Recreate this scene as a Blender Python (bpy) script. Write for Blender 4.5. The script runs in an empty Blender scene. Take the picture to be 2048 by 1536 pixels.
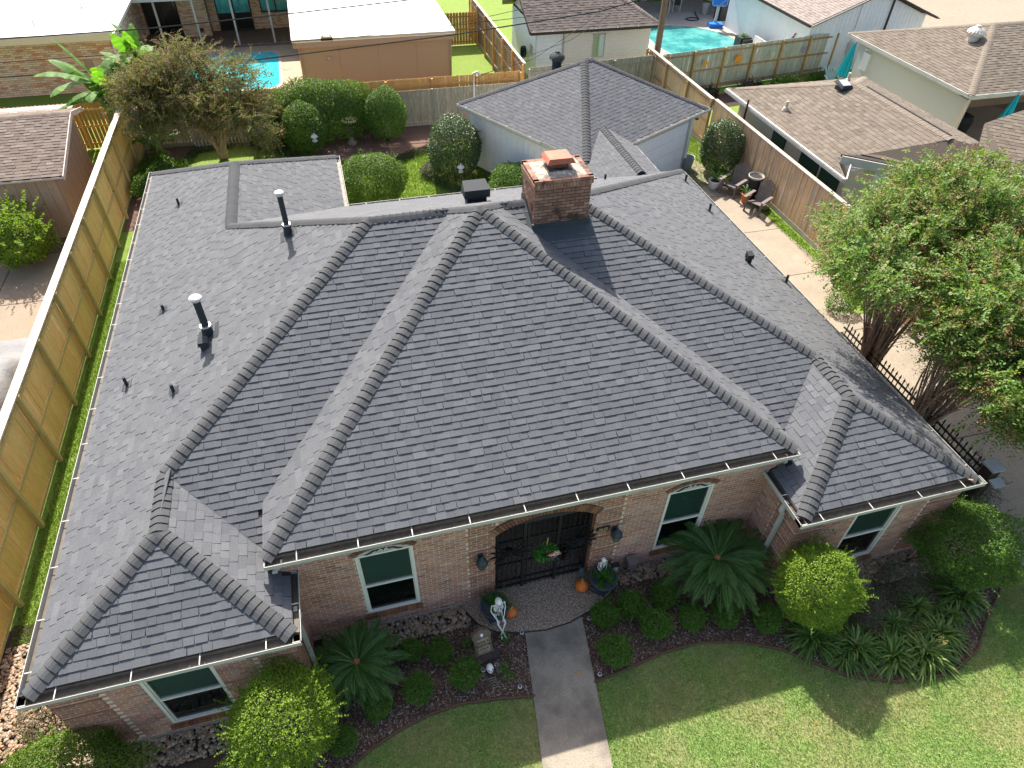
import bpy, math, random
import numpy as np
from mathutils import Matrix, Vector
random.seed(7); RNG = np.random.default_rng(7)
SC = bpy.context.scene
COL = SC.collection
# ---------------------------------------------------------------- camera
cd = bpy.data.cameras.new('camera'); cam = bpy.data.objects.new('camera', cd); COL.objects.link(cam)
PITCH, ROLL, YAW = 0.7630, 0.0295, -0.2824
_cy, _sy, _cp, _sp = math.cos(YAW), math.sin(YAW), math.cos(PITCH), math.sin(PITCH)
_F = Vector((-_sy*_cp, _cy*_cp, -_sp)); _R = Vector((_cy, _sy, 0)); _U = _R.cross(_F)
_R2 = math.cos(ROLL)*_R + math.sin(ROLL)*_U; _U2 = -math.sin(ROLL)*_R + math.cos(ROLL)*_U
_m = Matrix.Identity(4)
for i in range(3):
    _m[i][0] = _R2[i]; _m[i][1] = _U2[i]; _m[i][2] = -_F[i]
_m[2][3] = 13.0446
cam.matrix_world = _m
cd.sensor_width = 36; cd.lens = 36*1348.35/2048; cd.clip_start = .1; cd.clip_end = 900
SC.camera = cam
# ---------------------------------------------------------------- light
W = bpy.data.worlds.new('World'); SC.world = W; W.use_nodes = True
SUNDIR = Vector((0.055, -.98, -1.0)).normalized()      # the way the light travels
sk = W.node_tree.nodes.new('ShaderNodeTexSky'); sk.sky_type = 'NISHITA'; sk.sun_disc = False
sk.sun_elevation = math.asin(-SUNDIR.z); sk.sun_rotation = math.atan2(-SUNDIR.x, -SUNDIR.y)
sk.air_density = .9; sk.dust_density = 2.5; sk.ozone_density = .5
bg = W.node_tree.nodes['Background']; _wb = W.node_tree.nodes.new('ShaderNodeVectorMath'); _wb.operation = 'MULTIPLY'; _wb.inputs[1].default_value = (1.08, 1.0, .9); W.node_tree.links.new(sk.outputs[0], _wb.inputs[0]); W.node_tree.links.new(_wb.outputs[0], bg.inputs[0]); bg.inputs[1].default_value = 0.132
sl = bpy.data.lights.new('sun', 'SUN'); sun = bpy.data.objects.new('sun', sl); COL.objects.link(sun)
sl.energy = 4.8; sl.angle = math.radians(.55); sl.color = (1, .935, .84)
sun.rotation_euler = SUNDIR.to_track_quat('-Z', 'Y').to_euler(); sun.location = (0, 40, 60)
V = SC.view_settings; V.view_transform = 'Standard'; V.look = 'None'; V.gamma = 1; V.use_curve_mapping = False; V.exposure = 1.38
# ---------------------------------------------------------------- helpers: materials
MATS = {}
def M(name, cols, rough=.85, grain=(60, .12), big=None, bump=(80, .01), metal=0, trans=0, stretch=None, emit=None, spec=.3, wear=None):
    """cols: one colour or several picked by the per-piece random value. grain=(scale, amount) fine mottling,
    big=(scale, amount, colour) large patches, stretch=(x,y,z) scale of the noise space, wear like big but sharper."""
    if name in MATS: return MATS[name]
    m = bpy.data.materials.new(name); m.use_nodes = True; nt = m.node_tree; N = nt.nodes; L = nt.links
    b = N['Principled BSDF']; b.inputs['Roughness'].default_value = rough; b.inputs['Metallic'].default_value = metal
    b.inputs['Specular IOR Level'].default_value = spec
    if isinstance(cols[0], (int, float)): cols = [cols]
    at = N.new('ShaderNodeAttribute'); at.attribute_name = 'rnd'
    oi = N.new('ShaderNodeObjectInfo')
    ad = N.new('ShaderNodeMath'); ad.operation = 'ADD'; L.new(at.outputs['Fac'], ad.inputs[0]); L.new(oi.outputs['Random'], ad.inputs[1])
    fr = N.new('ShaderNodeMath'); fr.operation = 'FRACT'; L.new(ad.outputs[0], fr.inputs[0])
    cr = N.new('ShaderNodeValToRGB'); e = cr.color_ramp.elements
    if len(cols) == 1: e[0].color = e[1].color = (*cols[0], 1)
    else:
        e[0].color = (*cols[0], 1); e[1].color = (*cols[-1], 1)
        for i, c in enumerate(cols[1:-1]): x = e.new((i+1)/(len(cols)-1)); x.color = (*c, 1)
    L.new(fr.outputs[0], cr.inputs[0])
    tc = N.new('ShaderNodeNewGeometry'); vec = tc.outputs['Position']
    if stretch:
        mp = N.new('ShaderNodeMapping'); mp.inputs['Scale'].default_value = stretch; L.new(vec, mp.inputs[0]); vec = mp.outputs[0]
    cur = cr.outputs[0]
    def noise(scale, detail=4, rg=.6):
        n = N.new('ShaderNodeTexNoise'); n.inputs['Scale'].default_value = scale; n.inputs['Detail'].default_value = detail
        n.inputs['Roughness'].default_value = rg; L.new(vec, n.inputs['Vector']); return n
    if grain:
        n = noise(grain[0], 3); mr = N.new('ShaderNodeMapRange'); mr.inputs[1].default_value = .25; mr.inputs[2].default_value = .75
        mr.inputs[3].default_value = 1-grain[1]*1.6; mr.inputs[4].default_value = 1+grain[1]*1.6; L.new(n.outputs[0], mr.inputs[0])
        mx = N.new('ShaderNodeVectorMath'); mx.operation = 'SCALE'; L.new(cur, mx.inputs[0]); L.new(mr.outputs[0], mx.inputs['Scale']); cur = mx.outputs[0]
    for bb, lo, hi in ((big, .42, .68), (wear, .56, .62)):
        if bb:
            n = noise(bb[0], 6, .65); mr = N.new('ShaderNodeMapRange'); mr.inputs[1].default_value = lo; mr.inputs[2].default_value = hi
            mr.inputs[4].default_value = bb[1]; L.new(n.outputs[0], mr.inputs[0])
            mx = N.new('ShaderNodeMix'); mx.data_type = 'RGBA'; L.new(mr.outputs[0], mx.inputs[0]); L.new(cur, mx.inputs[6]); mx.inputs[7].default_value = (*bb[2], 1); cur = mx.outputs[2]
    L.new(cur, b.inputs['Base Color'])
    if bump:
        n = noise(bump[0], 3); bp = N.new('ShaderNodeBump'); bp.inputs['Strength'].default_value = .6; bp.inputs['Distance'].default_value = bump[1]
        L.new(n.outputs[0], bp.inputs['Height']); L.new(bp.outputs[0], b.inputs['Normal'])
    if emit: b.inputs['Emission Color'].default_value = (*emit, 1); b.inputs['Emission Strength'].default_value = 1
    if trans:
        out = N['Material Output']; t = N.new('ShaderNodeBsdfTranslucent'); mx = N.new('ShaderNodeMixShader'); mx.inputs[0].default_value = trans
        sc_ = N.new('ShaderNodeVectorMath'); sc_.operation = 'MULTIPLY'; sc_.inputs[1].default_value = (1.5, 1.5, .6); L.new(cur, sc_.inputs[0]); L.new(sc_.outputs[0], t.inputs[0])
        L.new(b.outputs[0], mx.inputs[1]); L.new(t.outputs[0], mx.inputs[2]); L.new(mx.outputs[0], out.inputs[0])
    MATS[name] = m; return m
def glassy(name, tint=(.85, .93, .92), refl=.12):
    if name in MATS: return MATS[name]
    m = bpy.data.materials.new(name); m.use_nodes = True; nt = m.node_tree; N = nt.nodes; L = nt.links
    N.remove(N['Principled BSDF']); t = N.new('ShaderNodeBsdfTransparent'); t.inputs[0].default_value = (*tint, 1)
    g = N.new('ShaderNodeBsdfGlossy'); g.inputs['Roughness'].default_value = .03; f = N.new('ShaderNodeFresnel'); f.inputs[0].default_value = 1.5
    a = N.new('ShaderNodeMath'); a.operation = 'ADD'; a.inputs[1].default_value = refl-.04; L.new(f.outputs[0], a.inputs[0])
    mx = N.new('ShaderNodeMixShader'); L.new(a.outputs[0], mx.inputs[0]); L.new(t.outputs[0], mx.inputs[1]); L.new(g.outputs[0], mx.inputs[2]); L.new(mx.outputs[0], N['Material Output'].inputs[0])
    MATS[name] = m; return m
def water(name, col, scale=3):
    if name in MATS: return MATS[name]
    m = bpy.data.materials.new(name); m.use_nodes = True; nt = m.node_tree; N = nt.nodes; L = nt.links
    N.remove(N['Principled BSDF']); t = N.new('ShaderNodeBsdfTransparent'); t.inputs[0].default_value = (*col, 1)
    g = N.new('ShaderNodeBsdfGlossy'); g.inputs['Roughness'].default_value = .04; f = N.new('ShaderNodeFresnel'); f.inputs[0].default_value = 1.33
    n = N.new('ShaderNodeTexNoise'); n.inputs['Scale'].default_value = scale; n.inputs['Detail'].default_value = 3; bp = N.new('ShaderNodeBump'); bp.inputs['Strength'].default_value = .5; bp.inputs['Distance'].default_value = .04
    tc = N.new('ShaderNodeNewGeometry'); L.new(tc.outputs['Position'], n.inputs['Vector']); L.new(n.outputs[0], bp.inputs['Height']); L.new(bp.outputs[0], g.inputs['Normal']); L.new(bp.outputs[0], f.inputs['Normal'])
    mx = N.new('ShaderNodeMixShader'); L.new(f.outputs[0], mx.inputs[0]); L.new(t.outputs[0], mx.inputs[1]); L.new(g.outputs[0], mx.inputs[2]); L.new(mx.outputs[0], N['Material Output'].inputs[0])
    MATS[name] = m; return m
# ---------------------------------------------------------------- helpers: objects
def link(name, data, parent=None, loc=(0, 0, 0)):
    o = bpy.data.objects.new(name, data); COL.objects.link(o); o.parent = parent; o.location = loc; return o
def thing(name, label, cat, loc=(0, 0, 0), rz=0, group=None):
    o = link(name, None, None, loc); o.rotation_euler = (0, 0, rz); o.empty_display_size = .2
    o['label'] = label; o['category'] = cat
    if group: o['group'] = group
    return o
def tag(o, label, cat, group=None):
    o['label'] = label; o['category'] = cat
    if group: o['group'] = group
    return o
def root_loc(p):
    v = Vector((0, 0, 0))
    while p is not None: v += p.location; p = p.parent
    return v
def dup(o, parent=None, loc=None, rz=None, label=None, scale=None):
    c = o.copy(); COL.objects.link(c); c.parent = parent
    for ch in list(o.children): dup(ch, c)
    if loc is not None: c.location = loc
    if rz is not None: c.rotation_euler = (0, 0, rz)
    if label: c['label'] = label
    if scale: c.scale = scale
    return c
def rot(ax, a): return Matrix.Rotation(a, 4, ax)
class MB:
    def __init__(s): s.V = []; s.F = []; s.R = []; s.n = 0
    def add(s, V, F, r=None, per=False):
        V = np.asarray(V, float).reshape(-1, 3); s.V.append(V)
        F = [tuple(int(i)+s.n for i in f) for f in F]; s.F += F; s.n += len(V)
        if r is None: r = random.random()
        s.R += [r]*len(F) if not per else [random.random() for _ in F]
        return s
    def box(s, c, d, rz=0, m=None, r=None):
        x, y, z = [q/2 for q in d]
        V = np.array([(a*x, b*y, e*z) for a in (-1, 1) for b in (-1, 1) for e in (-1, 1)])
        if rz: ca, sa = math.cos(rz), math.sin(rz); V = V @ np.array([[ca, sa, 0], [-sa, ca, 0], [0, 0, 1]])
        if m is not None: V = V @ np.array(m.to_3x3()).T
        V = V+np.array(c)
        return s.add(V, [(0, 1, 3, 2), (4, 6, 7, 5), (0, 4, 5, 1), (2, 3, 7, 6), (0, 2, 6, 4), (1, 5, 7, 3)], r)
    def bx(s, x0, x1, y0, y1, z0, z1, r=None): return s.box(((x0+x1)/2, (y0+y1)/2, (z0+z1)/2), (abs(x1-x0), abs(y1-y0), abs(z1-z0)), r=r)
    def beam(s, a, b, w, h=None, r=None, up=(0, 0, 1)):
        a, b = Vector(a), Vector(b); d = b-a; h = h or w; u = d.normalized(); U = Vector(up)
        if abs(u.dot(U)) > .98: U = Vector((0, 1, 0))
        sd = u.cross(U).normalized(); U = sd.cross(u)
        V = [p+sd*(i*w/2)+U*(j*h/2) for p in (a, b) for i, j in ((-1, -1), (1, -1), (1, 1), (-1, 1))]
        return s.add([tuple(v) for v in V], [(0, 3, 2, 1), (4, 5, 6, 7), (0, 1, 5, 4), (1, 2, 6, 5), (2, 3, 7, 6), (3, 0, 4, 7)], r)
    def tube(s, P, R, n=8, r=None, cap=True):
        P = [Vector(p) for p in P]
        if not isinstance(R, (list, tuple)): R = [R]*len(P)
        V = []; F = []; pu = None
        for i, p in enumerate(P):
            t = (P[min(i+1, len(P)-1)]-P[max(i-1, 0)]).normalized()
            if pu is None: pu = t.orthogonal().normalized()
            pu = (pu-t*pu.dot(t)); pu = pu.normalized() if pu.length > 1e-6 else t.orthogonal().normalized(); w = t.cross(pu)
            for k in range(n):
                a = 2*math.pi*k/n; V.append(tuple(p+(pu*math.cos(a)+w*math.sin(a))*R[i]))
        for i in range(len(P)-1):
            for k in range(n): F.append((i*n+k, i*n+(k+1) % n, (i+1)*n+(k+1) % n, (i+1)*n+k))
        if cap: F.append(tuple(range(n))[::-1]); F.append(tuple((len(P)-1)*n+k for k in range(n)))
        return s.add(V, F, r)
    def lathe(s, prof, c=(0, 0, 0), n=20, r=None, sq=None):
        V = []; F = []
        for rad, z in prof:
            for k in range(n):
                a = 2*math.pi*k/n; q = 1
                if sq: q = 1+sq*math.cos(a*8)
                V.append((c[0]+rad*q*math.cos(a), c[1]+rad*q*math.sin(a), c[2]+z))
        for i in range(len(prof)-1):
            for k in range(n): F.append((i*n+k, i*n+(k+1) % n, (i+1)*n+(k+1) % n, (i+1)*n+k))
        F.append(tuple(range(n))[::-1]); F.append(tuple((len(prof)-1)*n+k for k in range(n)))
        return s.add(V, F, r)
    def prism(s, poly, z0, z1, r=None):
        n = len(poly); V = [(x, y, z0) for x, y in poly]+[(x, y, z1) for x, y in poly]
        return s.add(V, [tuple(range(n))[::-1], tuple(range(n, 2*n))]+[(i, (i+1) % n, n+(i+1) % n, n+i) for i in range(n)], r)
    def build(s, name, mat, parent=None, world=False, smooth=False, kind=None):
        V = np.concatenate(s.V) if s.V else np.zeros((0, 3))
        if world and parent is not None: V = V-np.array(root_loc(parent))
        me = bpy.data.meshes.new(name); me.from_pydata(V.tolist(), [], s.F); me.update()
        at = me.attributes.new('rnd', 'FLOAT', 'FACE'); at.data.foreach_set('value', np.array(s.R, np.float32))
        if mat: me.materials.append(mat)
        if smooth: me.shade_smooth()
        o = link(name, me, parent)
        if kind: o['kind'] = kind
        return o
def fast(name, Vt, mat, parent=None, k=4, rnd=None, kind=None, world=False, faces=None, mat2=None, f2=()):
    """many same-size polygons: Vt (n, k, 3), each its own island (or with faces: (nf, c) index pattern per island)"""
    Vt = np.asarray(Vt, np.float32); n, kk = Vt.shape[:2]
    if world and parent is not None: Vt = Vt-np.array(root_loc(parent), np.float32)
    if faces is None: faces = np.arange(kk)[None]
    faces = np.asarray(faces); nf, c = faces.shape
    idx = (np.arange(n)[:, None, None]*kk+faces[None]).reshape(-1).astype(np.int32)
    me = bpy.data.meshes.new(name); me.vertices.add(n*kk); me.vertices.foreach_set('co', Vt.reshape(-1))
    me.loops.add(len(idx)); me.loops.foreach_set('vertex_index', idx)
    me.polygons.add(n*nf); me.polygons.foreach_set('loop_start', (np.arange(n*nf)*c).astype(np.int32))
    try: me.polygons.foreach_set('loop_total', np.full(n*nf, c, np.int32))
    except Exception: pass
    me.polygons.foreach_set('use_smooth', np.zeros(n*nf, bool))
    me.update(calc_edges=True)
    if rnd is None: rnd = RNG.random(n)
    at = me.attributes.new('rnd', 'FLOAT', 'FACE'); at.data.foreach_set('value', np.repeat(np.asarray(rnd, np.float32), nf))
    if mat: me.materials.append(mat)
    if mat2:
        me.materials.append(mat2); mi = np.zeros((n, nf), np.int32); mi[:, list(f2)] = 1; me.polygons.foreach_set('material_index', mi.reshape(-1))
    o = link(name, me, parent)
    if kind: o['kind'] = kind
    return o
BOXF = np.array([(0, 1, 3, 2), (4, 6, 7, 5), (0, 4, 5, 1), (2, 3, 7, 6), (0, 2, 6, 4), (1, 5, 7, 3)])
# ---------------------------------------------------------------- roofs
SHINGLE = [(.085, .09, .1), (.099, .104, .114), (.094, .099, .109), (.108, .113, .123), (.09, .095, .105), (.118, .123, .133), (.098, .103, .113)]
m_sh = M('charcoal_shingle', SHINGLE, .95, (150, .38), (.8, .25, (.078, .083, .096)), (300, .003), spec=.15)
m_cap = M('ridge_cap_shingle', [(.056, .059, .064), (.069, .072, .077), (.061, .065, .069)], .95, (260, .25), None, (300, .003), spec=.15)
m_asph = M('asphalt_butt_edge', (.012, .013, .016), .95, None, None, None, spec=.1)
m_deck = M('roof_felt', (.03, .03, .033), .95)
m_white = M('white_trim', (.44, .44, .41), .5, (20, .03), (2.2, .4, (.28, .28, .26)), None)
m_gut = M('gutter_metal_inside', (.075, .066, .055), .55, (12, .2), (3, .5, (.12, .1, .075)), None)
def shingles(plane, poly, courses=.143, tw=(.13, .28), th=(.0175, .023), lift=0.0, mirror=False, gap=.0012):
    """plane (a,b,c): z=ax+by+c; poly: plan polygon. Returns tab boxes (n,8,3) and a flag for full rectangular tabs + frames."""
    a, b, c = plane; g = np.array([a, b]); gl = np.linalg.norm(g); up2 = g/gl
    cs = 1/math.sqrt(1+gl*gl); vdir = np.array([up2[0]*cs, up2[1]*cs, gl*cs]); udir = np.array([-up2[1], up2[0], 0]); 
    if mirror: udir = -udir
    nrm = np.cross(udir, vdir); nrm = nrm if nrm[2] > 0 else -nrm
    P2 = np.array(poly, float); P3 = np.c_[P2, P2@g+c]; O = P3[np.argmin(P3[:, 2])]
    uu = (P3-O)@udir; vv = (P3-O)@vdir; vmax = vv.max(); n = len(P2)
    def span(v):
        xs = []
        for i in range(n):
            v0, v1, u0, u1 = vv[i], vv[(i+1) % n], uu[i], uu[(i+1) % n]
            if (v0 <= v < v1) or (v1 <= v < v0): xs.append(u0+(u1-u0)*(v-v0)/(v1-v0))
        return (min(xs), max(xs)) if len(xs) >= 2 else None
    out = []; full = []; k = 0
    while k*courses < vmax-.02:
        v0, v1 = k*courses, min((k+1)*courses, vmax); vm = (v0+v1)/2
        s0 = span(max(v0, 1e-4)); s1 = span(v1-1e-4); k += 1
        if s0 is None or s1 is None: continue
        u = min(s0[0], s1[0])-random.random()*.2; hi = max(s0[1], s1[1]); thick = random.random() < .5; wob = random.uniform(-.004, .004)
        while u < hi:
            w = random.uniform(*tw); thick = not thick if random.random() < .85 else thick
            q = [min(max(x, s[0]), s[1]) for s in (s0, s1) for x in (u+gap, u+w-gap)]
            if q[1]-q[0] > .004 or q[3]-q[2] > .004:
                t = th[1] if thick else th[0]; t += random.uniform(-.001, .001); vb = v0+wob+random.uniform(-.002, .002)
                ps = []
                k1, k2 = random.uniform(-.009, .009), random.uniform(-.009, .009)
                if full_ := (abs(q[0]-u-gap) < 1e-6 and abs(q[1]-u-w+gap) < 1e-6): q[0] += k1; q[1] += k2
                for (ul, v, tt) in ((q[0], vb, t), (q[1], vb, t), (q[2], v1+.004, t*.35), (q[3], v1+.004, t*.35)):
                    base = O+udir*ul+vdir*v; ps += [base-nrm*.006, base+nrm*(tt+lift)]
                out.append(ps); full.append(bool(full_) and abs(q[2]-u-gap) < 1e-6 and abs(q[3]-u-w+gap) < 1e-6)
            u += w
    # vertex order per tab: corner0 low/high, corner1.., corner2.., corner3..
    return np.array(out, np.float32).reshape(-1, 8, 3), np.array(full)
TABF = np.array([(1, 3, 7, 5), (0, 2, 3, 1), (0, 1, 5, 4), (2, 6, 7, 3)])
def capline(p0, p1, nA, nB, exp=.145, wid=.15, th=.029, gap=.0):
    """ridge-cap pieces along p0->p1 (p0 low); nA/nB: unit normals of the planes either side"""
    p0, p1 = np.array(p0, float), np.array(p1, float); L = np.linalg.norm(p1-p0); t = (p1-p0)/L; n = max(1, int(L/exp)); e = L/n; out = []
    nA, nB = np.array(nA), np.array(nB); up = (nA+nB); up /= np.linalg.norm(up); th = th
    sA = np.cross(t, nA); sA /= np.linalg.norm(sA)
    if sA@nB > 0: sA = -sA
    if sA@(nA-nB) < 0: sA = -sA
    sB = np.cross(t, nB); sB /= np.linalg.norm(sB)
    if sB@(nB-nA) < 0: sB = -sB
    offs = [(sA*wid, nA, -.004), (sA*wid*.72, nA, .003), (sA*wid*.36, nA*.7+up*.3, .012), (np.zeros(3), up, .006), (sB*wid*.36, nB*.7+up*.3, .012), (sB*wid*.72, nB, .003), (sB*wid, nB, -.004)]
    for i in range(n):
        ps = []; j = random.uniform(-.004, .004); jw = random.uniform(.95, 1.05)
        for s, tt in ((i*e+j, th*random.uniform(.85, 1.1)), ((i+1)*e+.015, .008)):
            for o, nn, ex in offs:
                base = p0+t*s+o*jw; ps += [base+nn*.004, base+nn*(.012+tt+ex)]
        out.append(ps)
    return np.array(out, np.float32)
CAPF = np.array([(1+2*k, 3+2*k, 17+2*k, 15+2*k) for k in range(6)]+[(2*k, 2*k+2, 2*k+3, 2*k+1) for k in range(6)]+[(0, 1, 15, 14), (12, 26, 27, 13)])
def pln(nx, ny, sl_, z0, p0): return (nx*sl_, ny*sl_, z0-(nx*p0 if nx else ny*p0)*sl_)
def ix(a, b, c):
    A = np.array([[q[0], q[1], -1] for q in (a, b, c)]); return np.linalg.solve(A, [-q[2] for q in (a, b, c)])
def pn(p): v = np.array([-p[0], -p[1], 1.]); return v/np.linalg.norm(v)
def zat(p, x, y): return p[0]*x+p[1]*y+p[2]
CAMP = np.array([0, 0, 13.0446])
def piecewise(tabs, full, faces, name, mat, parent, root, nmax, rest_name, mat2=None, f2=()):
    """the nmax nearest full tabs become objects of their own, the rest one mesh"""
    d = np.linalg.norm(tabs.mean(1)-CAMP, axis=1); d[~full] += 1e4
    order = np.argsort(d)[:nmax]; order = order[full[order]]
    mask = np.ones(len(tabs), bool); mask[order] = False
    fast(rest_name, tabs[mask], mat, parent, faces=faces, kind='stuff', world=True, mat2=mat2, f2=f2)
    rl = np.array(root_loc(parent), np.float32)
    for i in order:
        t = tabs[i]; c = t.mean(0); me = bpy.data.meshes.new(name); me.from_pydata((t-c).tolist(), [], faces.tolist()); me.materials.append(mat)
        if mat2:
            me.materials.append(mat2)
            for q in f2: me.polygons[q].material_index = 1
        link(name, me, parent, tuple((c-rl).tolist()))
def roofbody(polys, name, mat, parent, thick=.1, drop=.012):
    mb = MB()
    for pl_, poly in polys:
        n = len(poly); Vv = [(x, y, zat(pl_, x, y)-drop) for x, y in poly]+[(x, y, zat(pl_, x, y)-drop-thick) for x, y in poly]
        mb.add(Vv, [tuple(range(n)), tuple(range(n, 2*n))[::-1]]+[(i, (i+1) % n, n+(i+1) % n, n+i) for i in range(n)])
    return mb.build(name, mat, parent, world=True)
def gutter(mb_in, mb_out, p0, p1, out, w=.13, h=.1, spikes=True, sp=.95):
    """trough along p0->p1 at the eave, out = outward direction (2D). inside walls to mb_in, outer face and lip to mb_out"""
    p0, p1 = Vector(p0), Vector(p1); o = Vector((*out, 0)); d = (p1-p0); L = d.length; t = d.normalized(); c = (p0+p1)/2; ang = math.atan2(t.y, t.x)
    def pc(mb, off, zc, ww, hh, ll=L, cc=None): mb.box(tuple((cc or c)+o*off+Vector((0, 0, zc))), (ll, ww, hh), rz=ang)
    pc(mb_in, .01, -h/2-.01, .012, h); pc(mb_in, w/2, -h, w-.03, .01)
    pc(mb_out, w-.004, -h/2, .012, h+.01); pc(mb_out, w+.001, 0, .02, .01)
    pc(mb_out, w/2, -h/2-.005, w, h, .012, p0+t*.004); pc(mb_out, w/2, -h/2-.005, w, h, .012, p1-t*.004)
    if spikes:
        n = int(L/sp)
        for i in range(n):
            q = p0+t*((i+.5)*L/n+random.uniform(-.06, .06)); pc(mb_out, w/2-.005, .002, w, .006, .016, q)
# ================================================================ THE HOUSE
xA, xB, xC, xD, xE, xF, xG = -5.7415, -1.8966, -2.2052, 7.8329, 7.4569, 11.3848, .0863
yW, yW2, yC, yM, yR, yG = 5.7331, 5.6979, 6.8732, 6.9493, 19.3481, 22.9374
ze, zc, ov = 2.55, 3.1178, .05
PL = dict(L=pln(1, 0, .4863, ze, xA), R=pln(-1, 0, .4863, ze, xF), Wf=pln(0, 1, .5077, ze, yW), Wf2=pln(0, 1, .5077, ze, yW2), Wi=pln(-1, 0, .4901, ze, xB),
          Wi2=pln(1, 0, .4901, ze, xE), F=pln(0, 1, .4931, ze, yM), B=pln(0, -1, .4896, ze, yR), G=pln(-1, 0, .4974, ze, xG), BG=pln(0, -1, .4896, ze, yG),
          C=pln(0, 1, .4892, zc, yC), Cl=pln(1, 0, .5527, zc, xC), Cr=pln(-1, 0, .5527, zc, xD))
def X(a, b, c): return ix(PL[a], PL[b], PL[c])
A1, K1, M1, K2, M2, K3, A2 = X('L', 'Wi', 'Wf'), X('L', 'Wi', 'F'), X('L', 'B', 'F'), X('L', 'G', 'B'), X('R', 'F', 'B'), X('R', 'F', 'Wi2'), X('R', 'Wi2', 'Wf2')
AC, V1, V2, GR = X('C', 'Cl', 'Cr'), X('F', 'Cl', 'B'), X('F', 'Cr', 'B'), X('L', 'G', 'BG')
yv = yM+(zc-ze)/.4931
P2 = lambda p: (float(p[0]), float(p[1]))
EG = .05
POLY = dict(L=[(xA, yW), P2(A1), P2(K1), P2(M1), P2(K2), P2(GR), (xA, yG)], Wf=[(xA+EG, yW+EG), (xB-EG, yW+EG), P2(A1)], Wi=[(xB, yW), P2(A1), P2(K1), (xB, yM)],
            F=[P2(K1), P2(M1), P2(M2), P2(K3), (xE, yM), (xB, yM)], R=[(xF, yW2), P2(A2), P2(K3), P2(M2), (xF, yR)], Wf2=[(xE+EG, yW2+EG), (xF-EG, yW2+EG), P2(A2)],
            Wi2=[(xE, yW2), P2(A2), P2(K3), (xE, yM)], C=[(xC+EG, yC+EG), (xD-EG, yC+EG), P2(AC)], Cl=[(xC, yC), P2(AC), P2(V1), (xC, yv)], Cr=[(xD, yC), P2(AC), P2(V2), (xD, yv)],
            B=[P2(M1), P2(V1), P2(AC), P2(V2), P2(M2), (xF, yR), (xG, yR), P2(K2)], G=[P2(K2), P2(GR), (xG, yG), (xG, yR)], BG=[P2(GR), (xA, yG), (xG, yG)])
house = thing('brick_house', 'large single-storey red brick house under a charcoal hipped shingle roof', 'house', (3, 13, 0))
roof = roofbody([(PL[k], POLY[k]) for k in POLY], 'roof', m_deck, house)
T, FU = [], []
for k in POLY:
    t, f = shingles(PL[k], POLY[k], lift=.003 if k in ('Cl', 'Cr', 'C') else 0, **(dict(th=(.009, .0165), gap=.002) if k in ('L', 'R', 'Cl', 'Cr', 'Wi', 'Wi2', 'G') else {}))
    T.append(t); FU.append(f)
T = np.concatenate(T); FU = np.concatenate(FU)
# drop tabs that would lie inside the centre roof or inside the chimney
c = T.mean(1); insideC = (c[:, 0] > xC+.02) & (c[:, 0] < xD-.02) & (c[:, 1] > yC) & (c[:, 1] < 13.1) & (c[:, 2] < np.minimum(np.minimum(zat(PL['C'], c[:, 0], c[:, 1]), zat(PL['Cl'], c[:, 0], c[:, 1])), zat(PL['Cr'], c[:, 0], c[:, 1]))-.06)
CHX0, CHX1, CHY0, CHY1, CHZ = 4.0, 5.25, 12.45, 13.42, 6.42
insideH = (c[:, 0] > CHX0-.02) & (c[:, 0] < CHX1+.02) & (c[:, 1] > CHY0-.1) & (c[:, 1] < CHY1)
T = T[~(insideC | insideH)]; FU = FU[~(insideC | insideH)]
piecewise(T, FU, TABF, 'shingle', m_sh, roof, house, 300, 'shingle_field', m_asph, (1,))
n_ = {k: pn(PL[k]) for k in PL}
E3 = lambda x, y, z: np.array([x, y, z])
caps = [capline(*a) for a in [
    (E3(xA, yW, ze), A1, n_['L'], n_['Wf']), (E3(xB, yW, ze), A1, n_['Wi'], n_['Wf']), (A1, K1, n_['L'], n_['Wi']), (K1, M1, n_['L'], n_['F']), (K2, M1, n_['L'], n_['B']),
    (GR, K2, n_['L'], n_['G']), (E3(xA, yG, ze), GR, n_['L'], n_['BG']), (E3(xG, yG, ze), GR, n_['G'], n_['BG']), (M1, V1, n_['F'], n_['B']), (V1, AC, n_['Cl'], n_['B']),
    (V2, AC, n_['Cr'], n_['B']), (M2, V2, n_['F'], n_['B']), (K3, M2, n_['R'], n_['F']), (A2, K3, n_['R'], n_['Wi2']), (E3(xF, yW2, ze), A2, n_['R'], n_['Wf2']),
    (E3(xE, yW2, ze), A2, n_['Wi2'], n_['Wf2']), (E3(xF, yR, ze), M2, n_['R'], n_['B']), (E3(xC, yC, zc), AC, n_['Cl'], n_['C']), (E3(xD, yC, zc), AC, n_['Cr'], n_['C'])]]
caps = np.concatenate(caps); cc = caps.mean(1)
caps = caps[~((cc[:, 0] > CHX0) & (cc[:, 0] < CHX1) & (cc[:, 1] > CHY0-.05) & (cc[:, 1] < CHY1))]
piecewise(caps, np.ones(len(caps), bool), CAPF, 'ridge_cap', m_cap, roof, house, 300, 'ridge_cap_run', m_asph, (6, 7, 8, 9, 10, 11))
# valley metal lines
m_fl = M('dark_painted_flashing', (.035, .045, .055), .5, (30, .15), (3, .3, (.06, .07, .08)), None)
for a, b in ((K1, E3(xB, yM, ze)), (K3, E3(xE, yM, ze)), (V1, E3(xC, yv, zc)), (V2, E3(xD, yv, zc)), (K2, E3(xG, yR, ze))):
    mb = MB(); mb.beam(tuple(np.array(a)+(0, 0, .012)), tuple(np.array(b)+(0, 0, .012)), .03, .004); mb.build('valley_flashing', m_fl, roof, world=True)
# small side walls under the raised centre eave
mb = MB()
for x in (xC, xD): mb.bx(x-.02, x+.02, yC, yv, ze+.05, zc-.02)
mb.build('eave_cheek', m_fl, house, world=True)
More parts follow.
